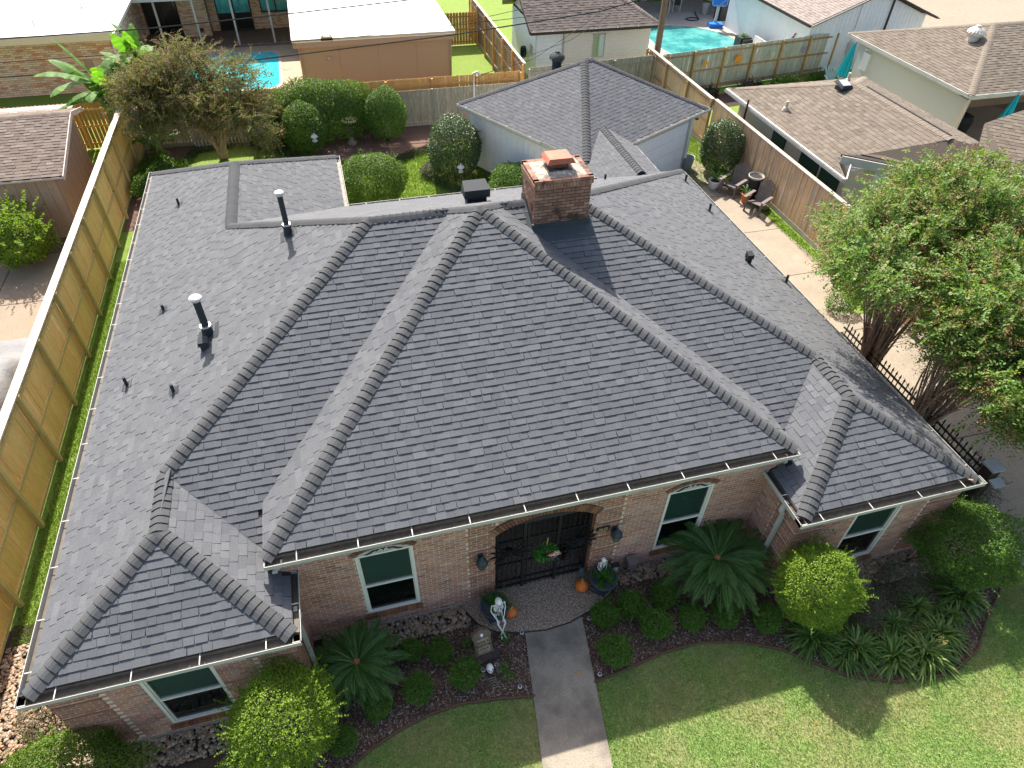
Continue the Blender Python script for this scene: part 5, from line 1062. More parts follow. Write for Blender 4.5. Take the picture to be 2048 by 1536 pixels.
for x in (-8., -6.05, -4.08, -2.12): mb = MB(); mb.bx(x-.05, x+.05, 43.85, 43.95, .05, 2.62); mb.build('post', m_white, h2, world=True)
# tan garage
h3 = thing('tan_garage', 'tan flat roofed garage with white roof between the left pool and brown fence', 'garage', (2.9, 38, 0))
mb = MB(); mb.bx(-.75, 6.5, 35.0, 43.5, 0, 2.62); mb.build('wall', m_tan, h3, world=True)
for x in (1.1, 2.95, 4.8): mb = MB(); mb.bx(x, x+.012, 34.985, 35.0, .1, 2.5); mb.build('panel_seam', M('seam_line', (.4, .28, .2), .9), h3, world=True)
mb = MB(); mb.bx(-.95, 6.68, 34.72, 50, 2.7, 2.82); mb.build('roof', m_white2, h3, world=True)
mb = MB(); mb.bx(-.95, 6.66, 34.75, 35.1, 2.45, 2.7); mb.bx(-.93, -.7, 35.1, 50, 2.45, 2.7); mb.bx(6.45, 6.66, 35.1, 50, 2.45, 2.7); mb.build('fascia', m_tan, h3, world=True)
mb = MB(); mb.bx(-.97, 6.7, 34.7, 34.74, 2.74, 2.84); mb.bx(-.97, -.93, 34.72, 50, 2.74, 2.84); mb.bx(6.66, 6.7, 34.72, 50, 2.74, 2.84); mb.build('drip_edge', m_white, h3, world=True)
downspout([(-.9, 34.7, 2.7), (-.72, 34.9, 2.4), (-.66, 34.95, 0)], h3, mat=m_tan, w=.07); downspout([(6.6, 34.72, 2.7), (6.5, 34.9, 2.4), (6.45, 34.95, 0)], h3, mat=m_tan, w=.07)
mb = MB(); mb.bx(.45, .75, 34.98, 35.0, 1.85, 1.92); mb.tube([(.6, 34.96, 1.95), (.6, 34.9, 1.8)], [.05, .09], 10); mb.tube([(.45, 34.9, 2.5), (.45, 34.9, 3.35)], .02, 6); mb.tube([(.8, 34.9, 2.5), (.8, 34.9, 3.35)], .02, 6); mb.bx(.35, .9, 34.7, 35.1, 2.72, 2.9); o = mb.build('service_mast', M('tan_metal', (.42, .34, .27), .6), h3, world=True); o['kind'] = 'stuff'
def gable_house(label, name, loc, rz, x0, x1, y0, y1, z, slope, axis, ends, shm, wallm, fasm, wall_in=.45, oh=.0, cat='house', tw=(.16, .32), capm=None, courses=.16):
    """ridge along axis ('x' or 'y'); ends: (low end hip?, high end hip?). coordinates local to loc"""
    r = thing(name, label, cat, loc, rz)
    pl_ = dict(s=pln(0, 1, slope, z, y0), n=pln(0, -1, slope, z, y1), w=pln(1, 0, slope, z, x0), e=pln(-1, 0, slope, z, x1))
    if axis == 'x':
        ym = (y0+y1)/2; h = (y1-y0)/2; a = x0+h if ends[0] else x0; b = x1-h if ends[1] else x1; zr = z+slope*h
        po = dict(s=[(x0, y0), (x1, y0), (b, ym), (a, ym)], n=[(x1, y1), (x0, y1), (a, ym), (b, ym)]); A_, B_ = E3(a, ym, zr), E3(b, ym, zr); segs = [(A_, B_, 's', 'n')]
        if ends[0]: po['w'] = [(x0, y0), (a, ym), (x0, y1)]; segs += [(E3(x0, y0, z), A_, 's', 'w'), (E3(x0, y1, z), A_, 'n', 'w')]
        if ends[1]: po['e'] = [(x1, y0), (b, ym), (x1, y1)]; segs += [(E3(x1, y0, z), B_, 's', 'e'), (E3(x1, y1, z), B_, 'n', 'e')]
    else:
        xm = (x0+x1)/2; h = (x1-x0)/2; a = y0+h if ends[0] else y0; b = y1-h if ends[1] else y1; zr = z+slope*h
        po = dict(w=[(x0, y0), (xm, a), (xm, b), (x0, y1)], e=[(x1, y0), (xm, a), (xm, b), (x1, y1)]); A_, B_ = E3(xm, a, zr), E3(xm, b, zr); segs = [(A_, B_, 'w', 'e')]
        if ends[0]: po['s'] = [(x0, y0), (x1, y0), (xm, a)]; segs += [(E3(x0, y0, z), A_, 's', 'w'), (E3(x1, y0, z), A_, 's', 'e')]
        if ends[1]: po['n'] = [(x0, y1), (x1, y1), (xm, b)]; segs += [(E3(x0, y1, z), B_, 'n', 'w'), (E3(x1, y1, z), B_, 'n', 'e')]
    roof_on(r, pl_, po, fasm, shm, segs, tw=tw, courses=courses, th=(.012, .02), capm=capm or shm, capth=.015)
    i = wall_in; mb = MB(); mb.bx(x0+i, x1-i, y0+i, y1-i, 0, z+.1)
    if axis == 'x':
        for xx, en in ((x0+i, ends[0]), (x1-i, ends[1])):
            if not en: mb.add([(xx, y0+i, z), (xx, y1-i, z), (xx, (y0+y1)/2, zr-.12)], [(0, 1, 2)])
    else:
        for yy, en in ((y0+i, ends[0]), (y1-i, ends[1])):
            if not en: mb.add([(x0+i, yy, z), (x1-i, yy, z), ((x0+x1)/2, yy, zr-.12)], [(0, 1, 2)])
    w = mb.build('wall', wallm, r); return r, w, zr
wb, wbw, zr_ = gable_house('white painted brick house with dark brown roof behind the grey picket fence', 'white_brick_house', (10.4, 34.4, 0), 0, 0, 7.1, 0, 5.4, 2.62, .5, 'x', (False, True), m_shd, m_wbrick, m_fasd)
b, q = brickwall((12.3, 34.83), (1, 0), (0, -1), 4.75, 0, 2.6, [(1.62, 2.2, 1.15, 2.2, 0)], course=.085, length=.26, jt=.015, proud=.008); fast('mortar_bed', q, m_wbm, wbw, world=True); fast('brickwork', b, m_wbrick, wbw, faces=BRF, kind='stuff', world=True)
planks(wbw, (.46, .44), (1.85, .44), 0.02, 2.6, m_wpan, .2, .01, .03, 1, 'plank', True)
planks(wbw, (.44, 4.95), (.44, .46), 0.02, 2.7, M('pale_green_white_siding', (.62, .72, .66), .7, (8, .04)), .2, .01, .03, 1, 'plank', True)
mb = MB(); mb.bx(3.5, 4.15, .38, .42, 1.12, 1.16); mb.bx(3.5, 3.54, .38, .42, 1.16, 2.25); mb.bx(4.11, 4.15, .38, .42, 1.16, 2.25); mb.bx(3.8, 3.84, .38, .42, 1.16, 2.25); mb.bx(3.5, 4.15, .38, .42, 2.2, 2.25); wn = mb.build('window', m_white, wbw)
mb = MB()
for k in range(9): mb.bx(3.54, 3.8, .4, .42, 1.18+k*.115, 1.27+k*.115)
mb.build('shutter', M('lime_shutter', (.3, .45, .2), .6), wn)['kind'] = 'stuff'; mb = MB(); mb.bx(3.84, 4.11, .41, .42, 1.16, 2.2); mb.build('glass', M('pale_glass', (.45, .6, .55), .2), wn)
mb = MB(); mb.beam((-.02, -.02, 2.6), (-.02, 2.7, 3.97), .05, .2); mb.beam((-.02, 5.42, 2.6), (-.02, 2.7, 3.97), .05, .2); mb.bx(0, 7.1, -.07, -.01, 2.5, 2.64); mb.build('fascia', m_fasd, wb)
for k in range(6): mb = MB(); mb.bx(1.1+k*1.15, 1.13+k*1.15, -.07, .0, 2.63, 2.65); mb.build('gutter_clip', m_white, wb)
downspout([(10.4+1.9, 34.75, 2.45), (10.4+1.9, 34.78, .1)], wb)
o = MB(); o.bx(.36, .41, .9, 1.25, 1.3, 1.75); o.build('electric_panel', m_galv, wb)
tb_ = MB(); 
for k in range(7): tb_.tube([(.3, 1.9+.2*math.cos(a), 1.15+.26*math.sin(a)) for a in np.linspace(0, 6.28, 15)], .028, 5, cap=False) if k == 0 else tb_.tube([(.3-.03*k, 1.9+(.2+.02*(k % 3))*math.cos(a), 1.15+(.26+.02*(k % 2))*math.sin(a)) for a in np.linspace(0, 6.28, 15)], .02, 5, cap=False)
o = tb_.build('hose_coil', M('dark_green_hose', (.015, .03, .03), .5)); o.location = (10.4, 34.4, 0); tag(o, 'dark hose coil hanging on the side wall of the white brick house', 'garden hose'); o['kind'] = 'thing'
# white shed far right
ws, wsw, zr2 = gable_house('white board and batten outbuilding with dark gable roof beyond the greenish fence', 'white_outbuilding', (25.2, 32.9, 0), 0, 0, 7.9, 0, 9.5, 2.6, .37, 'y', (False, False), M('grey_brown_shingle', [(.2, .17, .16), (.25, .21, .19), (.17, .145, .135)], .95, (60, .2), None, None), m_wpan, m_fasd)
planks(wsw, (.44, 8.9), (.44, .46), 0.02, 2.6, m_wpan, .24, .012, .03); planks(wsw, (.46, .44), (7.44, .44), .02, 2.6, m_wpan, .24, .012, .03, ztop=lambda x: 2.6+.37*min(x+.45, 7-x+.45)-.17)
mb = MB(); mb.beam((-.02, -.03, 2.55), (3.95, -.03, 4.02), .05, .22, up=(0, 1, 0)); mb.beam((7.92, -.03, 2.55), (3.95, -.03, 4.02), .05, .22, up=(0, 1, 0)); mb.bx(-.07, -.01, 0, 9.5, 2.48, 2.62); mb.build('fascia', m_fasd, ws)
for k in range(9): mb = MB(); mb.bx(-.06, 0, .5+k, .53+k, 2.61, 2.64); mb.build('gutter_clip', m_white, ws)
mb = MB(); mb.bx(3.0, 3.5, .33, .41, .9, 1.5); mb.build('meter_box', m_galv, ws); downspout([(25.2+5, 33.3, 3.5), (25.2+5, 33.28, .2)], ws, mat=m_fasd, w=.12); downspout([(25.2+3.1, 33.3, 3.5), (25.2+3.1, 33.28, .2)], ws, mat=m_galv, w=.05)
mb = MB(); mb.beam((3.9, .3, 1.25), (6.6, .3, 1.45), .03, .07); mb.beam((3.9, .3, 1.6), (6.6, .3, 1.75), .03, .07)
for k in range(8): mb.beam((4.1+k*.34, .3, 1.28+k*.02), (4.1+k*.34, .3, 1.6+k*.02), .03, .03)
o = mb.build('ladder', M('blue_grey_aluminium', (.25, .4, .45), .4)); o.location = (25.2, 32.9, 0); tag(o, 'pale blue ladder hanging flat on the gable wall of the white outbuilding', 'ladder')
mb = MB(); mb.tube([(.0, 0, 0), (.05, 0, .3), (.0, 0, .62), (.12, 0, .85)], .025, 5); 
for a, r_ in ((.2, .2), (2.4, .17), (4.2, .19)): mb.tube([(r_*math.cos(t+a)*.6+.02, -.02, .45+r_*math.sin(t+a)) for t in np.linspace(0, 3.4, 8)], .025, 5)
wa = mb.build('wall_ornament', m_blk); wa.location = (25.58, 34.6, .9); wa.rotation_euler = (0, 0, -1.57); tag(wa, 'black scroll wall ornament with red flowers on the white outbuilding', 'ornament')
mb = MB(); [mb.lathe([(.02, -.02), (.08, 0), (.02, .03)], (x, -.04, z), 7) for x, z in ((.02, .62), (.14, .8), (.12, .5))]; mb.build('red_flower', M('red_enamel', (.6, .04, .02), .5), wa)['kind'] = 'stuff'
# house A (beyond the cedar fence) and its wing
hA = thing('brown_roofed_house', 'long tan house with brown shingle hip roof just beyond the cedar fence', 'house', (20, 20, 0))
ap = dict(w=pln(1, 0, .35, 2.4, 16.85), e=pln(-1, 0, .35, 2.4, 23.7), n=pln(0, -1, .35, 2.4, 26.2))
ap['c'] = (.32*.646, .32*.763, 2.8-.32*(.646*17.3+.763*18.7))
sh = lambda p: (p[0], p[1], p[2]+p[0]*20+p[1]*20); apl = {k: sh(v) for k, v in ap.items()}; o2 = lambda L_: [(x-20, y-20) for x, y in L_]
apo = dict(w=o2([(16.85, 26.2), (20.275, 22.775), (20.3, 17.5), (17.2, 18.8), (16.85, 17.8)]), e=o2([(23.7, 26.2), (20.275, 22.775), (20.3, 17.5), (21.6, 17.1), (23.7, 17.8)]), n=o2([(16.85, 26.2), (23.7, 26.2), (20.275, 22.775)]),
           c=o2([(17.2, 18.8), (21.2, 15.4), (29, 8.8), (31, 14), (26, 18.3), (22.2, 18.2), (21.0, 16.9)]))
roof_on(hA, apl, apo, m_fasd, m_shb, [(E3(.275, -2.5, 3.6), E3(.275, 2.775, 3.601), 'w', 'e'), (E3(-3.15, 6.2, 2.4), E3(.275, 2.775, 3.6), 'w', 'n'), (E3(3.7, 6.2, 2.4), E3(.275, 2.775, 3.6), 'e', 'n')], tw=(.2, .3), courses=.17, th=(.01, .016), capm=m_shbc, capth=.015)
mb = MB(); mb.add([(17.15, 18.85, 2.6), (20.3, 17.5, 3.6), (21.6, 17.1, 3.32), (22.2, 18.2, 3.75), (21.7, 16.2, 3.1), (20.2, 16.2, 2.78)], [(0, 1, 5), (1, 2, 5), (2, 4, 5), (2, 3, 4)]); mb.build('valley_patch', m_shb, hA, world=True)
mb = MB(); mb.beam((.42, -2.3, 3.63), (.42, 2.3, 3.63), .06, .03); mb.build('ridge_vent', m_fasd, hA)
mb = MB(); mb.bx(17.3, 23.2, 18.2, 25.7, 0, 2.45); mb.build('wall', M('beige_stucco', (.5, .43, .36), .9, (30, .06)), hA, world=True)
wc = MB(); wc.add([(17.9, 18.6, 0), (21.9, 15.2, 0), (29, 9.2, 0), (30.5, 14, 0), (22.4, 17.6, 0), (17.9, 18.6, 2.75), (21.9, 15.2, 2.7), (29, 9.2, 2.7), (30.5, 14, 3.6), (22.4, 17.6, 3.3)], [(0, 1, 6, 5), (1, 2, 7, 6), (2, 3, 8, 7), (3, 4, 9, 8), (4, 0, 5, 9)]); wc.build('wing_wall', m_wpan, hA, world=True)
mb = MB(); mb.beam((17.2, 18.72, 2.62), (29, 8.75, 2.62), .04, .3, up=(0, 0, 1)); mb.bx(16.76, 16.84, 17.75, 26.2, 2.28, 2.42); mb.beam((16.85, 17.75, 2.33), (17.4, 18.4, 2.5), .04, .2); mb.build('fascia', m_white, hA, world=True)
gi, go = MB(), MB(); gutter(gi, go, (16.84, 17.8, 2.4), (16.84, 26.2, 2.4), (-1, 0), w=.12); gi.build('gutter_trough', m_gut, hA, world=True); go.build('gutter', m_white, hA, world=True)
for y0, y1 in ((18.5, 19.6), (19.75, 20.9), (22, 22.9)): mb = MB(); mb.bx(17.26, 17.3, y0, y1, 1.2, 2.2); mb.build('window', M('teal_dark_window', (.02, .05, .045), .15), hA, world=True)
mb = MB(); mb.beam((18.75, 17.82, 1.7), (19.65, 17.05, 1.7), .05, 1.1); mb.build('window', M('dark_window', (.03, .035, .045), .15), hA, world=True)
for x, y, s in ((17.6, 23.0, 1), (21.0, 24.1, 1)): mb = MB(); zz = 2.4+.35*min(x-16.85, 23.7-x, 26.2-y); mb.tube([(x, y, zz-.05), (x, y, zz+.35)], .055, 8); mb.lathe([(.14, -.02), (.1, .1), (.05, .14)], (x, y, zz), 10); mb.build('roof_pipe', M('tan_pipe', (.45, .38, .3), .6), hA, world=True)
mb = MB(); mb.bx(19.55, 19.95, 22.6, 23.0, 3.2, 3.5); mb.add([(19.5, 22.5, 3.5), (20., 22.5, 3.5), (20.05, 23.05, 3.62), (19.45, 23.05, 3.62), (19.55, 22.55, 3.6), (19.95, 22.55, 3.6), (19.95, 23., 3.7), (19.55, 23., 3.7)], [(0, 1, 5, 4), (1, 2, 6, 5), (2, 3, 7, 6), (3, 0, 4, 7), (4, 5, 6, 7)]); mb.build('solar_roof_vent', m_pipe, hA, world=True)
mb = MB(); mb.add([(19.57, 22.57, 3.61), (19.93, 22.57, 3.61), (19.93, 22.95, 3.7), (19.57, 22.95, 3.7)], [(0, 1, 2, 3)]); mb.build('solar_cell', m_galv, hA, world=True)
# house B, mint
hB, hBw, zr3 = gable_house('mint green walled house with brown shingle roof at the top right', 'mint_house', (26.2, 22.7, 0), 0, 0, 13, 0, 8.4, 2.7, .32, 'x', (True, False), m_shb, m_mint, m_white, wall_in=.5, tw=(.2, .3), capm=m_shbc)
mb = MB(); mb.bx(.5, .7, .5, 7.9, 0, 2.75); mb.bx(.7, 12.5, 4.6, 7.9, 0, 2.75); q_ = mb.build('wall', m_mint, hB); hBw.data = q_.data; bpy.data.objects.remove(q_)
mb = MB(); mb.bx(.7, 12.5, 4.5, 4.6, 0, 2.6); mb.build('porch_wall', M('tan_porch_boards', (.3, .2, .12), .8, (5, .2), None, None, stretch=(6, 6, .6)), hB)
mb = MB(); mb.bx(-.03, 13, -.03, .5, 2.5, 2.6); mb.bx(-.03, .5, 0, 8.4, 2.5, 2.6); mb.bx(-.06, 0, -.05, 8.45, 2.55, 2.7); mb.bx(0, 13, -.06, 0, 2.55, 2.7); mb.build('fascia', m_white, hB)
downspout([(26.25, 30.6, 2.6), (26.6, 30.9, 2.3), (26.62, 31.05, 0)], hB, mat=m_mint); downspout([(26.62, 23.1, 2.5), (26.62, 23.1, .1)], hB, mat=M('cream_downspout', (.6, .5, .36), .6))
mb = MB(); mb.bx(26.6, 26.7, 29.6, 30.1, 1.3, 2.1); mb.lathe([(.02, -.03), (.16, 0), (.12, .06)], (26.62, 29.9, 2.25), 12); o = mb.build('meter_box', m_wpan, hB, world=True); o['kind'] = 'stuff'
turbine(29.0, 26.4, 3.62, M('pale_turbine', (.5, .48, .44), .4, (20, .1), metal=.3), 'pale metal turbine vent on the mint house roof', 1.4)
# left shed
sd = thing('garden_shed', 'pinkish wooden shed with taupe shingle roof beyond the left fence', 'shed', (-11, 25.5, 0))
spl = dict(s=pln(0, 1, .27, 2.4, 23.7), n=pln(0, -1, .27, 2.4, 30)); 
roof_on(sd, {k: (v[0], v[1], v[2]+v[0]*-11+v[1]*25.5) for k, v in spl.items()}, dict(s=[(-6, -1.8), (2.35, -1.8), (2.35, 1.35), (-6, 1.35)], n=[(-6, 1.35), (2.35, 1.35), (2.35, 2.6), (-6, 2.6)]), m_fasd, m_shp, [(E3(-6, 1.35, 3.25), E3(2.35, 1.35, 3.2501), 's', 'n')], tw=(.2, .32), courses=.145, th=(.012, .02), capm=m_shp, capth=.012)
mb = MB(); mb.bx(-17, -9.03, 24.0, 28, 0, 2.4); mb.add([(-9.03, 24.0, 2.35), (-9.03, 28, 2.35), (-9.03, 26.85, 3.1)], [(0, 1, 2)]); sw = mb.build('wall', m_wood, sd, world=True)
planks(sw, (-17+11, 24-25.5), (-9.02+11, 24-25.5), .02, 2.38, m_wood, .3, .015, .02); planks(sw, (-9.02+11, 24-25.5), (-9.02+11, 28-25.5), .02, 2.4, m_wood, .2, .02, .02, ztop=lambda x: min(2.37+.26*x, 3.1) if x < 2.85 else 3.1-.27*(x-2.85))
mb = MB(); mb.beam((-8.63, 23.68, 2.33), (-8.63, 26.87, 3.19), .03, .16); mb.beam((-8.63, 28.1, 2.88), (-8.63, 26.87, 3.19), .03, .16); mb.bx(-17, -8.63, 23.66, 23.69, 2.32, 2.38); mb.build('trim_board', M('pinkish_trim', (.5, .42, .37), .7), sd, world=True)
for k in range(5): mb = MB(); mb.bx(-10+k*-.9, -9.95+k*-.9, 23.72, 24.0, 2.26, 2.34); mb.build('rafter_tail', MATS['pinkish_trim'], sd, world=True)
l2 = thing('lean_to', 'low lean-to with pale sloping top behind the garden shed', 'shed', (-12.5, 30, 0)); mb = MB(); mb.bx(-16, -10.15, 29.9, 30.9, 0, 1.75); mb.build('wall', m_wood, l2, world=True)
mb = MB(); mb.add([(-16, 29.6, 1.72), (-9.95, 29.6, 1.72), (-9.75, 31.1, 1.95), (-16, 31.1, 1.95), (-16, 29.6, 1.8), (-9.95, 29.6, 1.8), (-9.75, 31.1, 2.03), (-16, 31.1, 2.03)], [(0, 1, 2, 3), (4, 5, 6, 7), (0, 1, 5, 4), (1, 2, 6, 5), (2, 3, 7, 6), (3, 0, 4, 7)]); mb.build('roof', M('pale_felt', (.42, .35, .32), .9, (8, .1)), l2, world=True)
mb = MB(); mb.bx(-12.5, -9.1, 23.2, 23.98, .015, .06); o = mb.build('shed_ramp', M('stained_dark_boards', [(.12, .09, .07)], .9, (6, .3), (1.5, .5, (.2, .16, .13)), None, stretch=(1, 6, 1))); tag(o, 'dark stained board apron in front of the left shed', 'paving')
# covered car
cv = thing('covered_car', 'car under a loose silver grey cover behind the left fence', 'car', (-9.55, 15.3, 0)); nu, nv = 40, 46; Vv = []; 
for j in range(nv+1):
    ty = -1+2*j/nv; y = ty*2.35; ht = .78+.62*math.exp(-((ty+.1)/.5)**4); 
    for i in range(nu+1):
        a = math.pi*i/nu; e = .45; cx_ = -math.copysign(abs(math.cos(a))**e, math.cos(a)); sz = abs(math.sin(a))**.55; w = .93*(1-.12*abs(ty)**6)+.05*(1-sz)
        z = ht*sz*(1-.35*abs(ty)**10); fold = (1-sz)*.05*math.sin(y*9+2*math.sin(y*3))+.018*math.sin(y*6+cx_*7); Vv.append((cx_*(w+fold), y, max(.02, z+.012*math.sin(y*5+cx_*9))))
fc = [(j*(nu+1)+i, j*(nu+1)+i+1, (j+1)*(nu+1)+i+1, (j+1)*(nu+1)+i) for j in range(nv) for i in range(nu)]; e0_ = tuple(range(nu+1)); e1_ = tuple(nv*(nu+1)+i for i in range(nu+1))[::-1]
mb = MB(); mb.add(Vv, fc+[e0_, e1_]); mb.build('cover', M('silver_car_cover', (.17, .17, .175), .7, (30, .05), (1.4, .4, (.11, .11, .115)), (5, .05)), cv, smooth=True)
mb = MB(); mb.tube([(.95, 2.25-t*4.5, .25+.05*math.sin(t*20)) for t in np.linspace(0, 1, 30)], .03, 6); mb.build('hem_strap', M('dark_grey_strap', (.14, .14, .15), .8), cv)
# utility pole and wires
m_pole = M('weathered_pole', [(.2, .14, .09)], .95, (14, .3), (2, .4, (.12, .085, .06)), (20, .01), stretch=(5, 5, .4))
up = thing('utility_pole', 'tall brown utility pole behind the corner where the fences meet', 'utility pole', (16.65, 32.9, 0)); mb = MB(); mb.tube([(0, 0, 0), (0, 0, 9.5)], [.16, .12], 12); mb.build('pole', m_pole, up)
mb = MB(); mb.tube([(-.19, -.05, .1), (-.19, -.05, 8)], .022, 6); mb.build('conduit', M('grey_conduit', (.3, .27, .22), .6), up)
m_wire = M('black_cable', (.025, .022, .022), .6)
for lab, r_, pts in (('thick upper black cable crossing the white flat roofs', .028, [(-19, 32.2, 4.2), (-11.7, 32.2, 4.24), (-6.44, 32.2, 4.32), (-.33, 32.2, 4.62), (6.15, 32.2, 5.0), (16.5, 32.6, 6.0)]),
                     ('thick cable crossing the left pool and the tan garage front', .03, [(-19, 32.2, 2.95), (-12.3, 32.2, 2.85), (-3.16, 32.2, 2.85), (6.09, 32.2, 3.4), (13.06, 32.2, 4.02), (16.5, 32.6, 4.6)]),
                     ('thin cable running just above the tan garage roof edge', .014, [(-19, 32.2, 3.3), (-12, 32.2, 3.4), (1.57, 32.2, 3.55), (6, 32.2, 3.78), (14.77, 32.2, 4.25), (16.5, 32.6, 4.5)]),
                     ('thin service cable dropping from the pole to the garage', .011, [(16.5, 32.6, 6.5), (13.8, 31.6, 4.3), (11.2, 30.8, 3.3), (8.6, 30, 2.9), (6.3, 28.6, 2.75)]),
                     ('second thin service cable dropping from the pole to the garage', .011, [(16.5, 32.6, 6.9), (14.3, 31.8, 5.0), (11.6, 30.6, 3.9), (9.0, 29.3, 3.1), (6.4, 28.6, 2.85)]),
                     ('thin cable slanting across the far dark roof', .012, [(-.1, 32.2, 3.64), (6, 32.2, 3.81), (11.31, 32.2, 4.6), (16.5, 32.6, 5.4)])):
    mb = MB(); mb.tube(pts, r_, 6); tag(mb.build('cable', m_wire), lab, 'cable', 'overhead cables')
mb = MB(); mb.tube([(6.25, 28.7, 0), (6.25, 28.7, 2.9)], .035, 8); mb.tube([(6.25, 28.7, 2.9), (6.4, 28.6, 3.0), (6.5, 28.6, 2.85)], .05, 8); tag(mb.build('service_mast', m_galv), 'grey electric service mast at the rear corner of the garage', 'mast')
# ================================================================ ENTRANCE: GATE, LANTERNS, HALLOWEEN DECORATIONS
gx0, gx1, gy = ENT[0]+.02, ENT[1]-.02, yc+.09
def archz(x): cx = (ENT[0]+ENT[1])/2; return eZ+math.sqrt(max(0, eR*eR-(x-cx)**2))
gate = thing('iron_gate', 'black wrought iron gate filling the arched entrance', 'gate', (2.78, gy, .07)); W3 = lambda x, y, z: (x, y, z)
for i in range(19):
    x = gx0+.03+i*(gx1-gx0-.06)/18
    mb = MB(); w = .035 if i in (0, 6, 12, 18) else .014; mb.bx(x-w/2, x+w/2, gy-w/2, gy+w/2, .09, archz(x)-.03); mb.build('bar', m_blk, gate, world=True)
for z in (.2, .42, 1.05, 1.85):
    mb = MB(); mb.bx(gx0, gx1, gy-.02, gy+.02, z-.014, z+.014); mb.build('rail', m_blk, gate, world=True)
for x in (2.38, 3.08): mb = MB(); mb.bx(x-.03, x+.03, gy-.035, gy+.03, .09, archz(x)-.04); mb.build('gate_stile', m_blk, gate, world=True)
mb = MB(); mb.lathe([(.005, -.03), (.03, -.015), (.03, .015), (.005, .03)], (3.0, gy-.06, 1.1), 10); mb.bx(2.97, 3.04, gy-.04, gy-.02, .98, 1.2); mb.build('knob', M('brass', (.6, .4, .12), .35, metal=1), gate, world=True)
# wreath
wr = thing('wreath', 'green leafy wreath with orange and white ribbon hanging on the iron gate', 'wreath', (2.82, gy-.08, 1.3)); n = 900; a = RNG.uniform(0, 6.28, n); rr_ = .17+RNG.normal(0, .035, n)
P_ = np.stack([rr_*np.cos(a), RNG.normal(0, .035, n), rr_*np.sin(a)*1.05], 1); fast('foliage', leafq(P_, np.stack([np.cos(a), -.6+0*a, np.sin(a)], 1)+RNG.normal(0, .5, (n, 3)), .065, .028), LM('wreath_leaf', [(.07, .24, .03), (.05, .17, .02), (.1, .3, .05)], .3), wr)
mb = MB(); 
for k, (dx, dz) in enumerate(((.12, -.02), (.17, .03), (.2, -.04), (.1, -.08), (.15, -.1), (.24, .02), (.08, .0), (.2, .08))): mb.beam((dx-.05, -.08, dz), (dx+.05, -.09, dz+.03*(-1)**k), .035, .03, r=k*.12)
mb.build('ribbon', M('ribbon', [(.75, .15, .02), (.8, .76, .72), (.12, .04, .2), (.75, .2, .03)], .6, None, None, None), wr)['kind'] = 'stuff'
mb = MB(); mb.tube([(0, 0, .18), (.02, 0, .5)], .012, 5); mb.build('hanger', M('ribbon_orange', (.5, .28, .12), .6), wr)
# spiders
def spider(label, x, z, s, tx):
    r = thing('fake_spider', label, 'spider decoration', (x, gy-.09, z), 0, 'furry toy spiders on the gate'); m = M('black_fur', (.008, .008, .009), 1, (90, .5), None, (90, .02)); mb = MB(); mb.lathe([(.01, -.11*s), (.08*s, -.07*s), (.1*s, 0), (.07*s, .07*s), (.01, .1*s)], (0, 0, 0), 12); mb.lathe([(.01, -.05*s), (.05*s, 0), (.01, .05*s)], (.11*s*tx, 0, .07*s), 10); mb.build('body', m, r)
    for k in range(8):
        sd = 1 if k % 2 else -1; a = (k//2-1.5)*.5; mb = MB(); d = Vector((sd*math.cos(a)*.9, 0, math.sin(a)*.9+.15)); p1 = d*.2*s+Vector((0, -.1*s, .08*s)); mb.tube([(0, 0, 0), tuple(p1), tuple(d*.42*s+Vector((0, -.02, -.04))), tuple(d*.5*s+Vector((0, .0, -.12*s)))], [.018*s, .02*s, .016*s, .008], 6); mb.build('leg', m, r)
spider('black furry spider on the left side of the iron gate', 2.05, 1.62, 1.0, -1); spider('black furry spider on the right side of the iron gate', 3.5, 1.5, .95, 1)
# things inside the porch
for i, (x, y, z, s, l) in enumerate(((2.2, yc+1.9, 1.85, .26, 'left orange pumpkin picture glimpsed through the top of the gate'), (2.75, yc+1.9, 1.9, .3, 'right orange pumpkin picture glimpsed through the top of the gate'))):
    mb = MB(); mb.lathe([(.02, -s*.8), (s*.8, -s*.5), (s, 0), (s*.8, s*.5), (.05, s*.75)], (0, 0, 0), 24, sq=.04); o = mb.build('hanging_pumpkin', M('dim_orange', (.45, .1, .02), .7), None, smooth=True); o.location = (x, y, z); tag(o, l, 'pumpkin')
bk = thing('black_bucket', 'black bucket standing behind the right part of the gate', 'bucket', (3.42, yc+.55, .075)); mb = MB(); mb.lathe([(.1, 0), (.14, .3), (.15, .31), (.13, .3), (.09, .03)], n=16); mb.build('body', m_blk, bk)
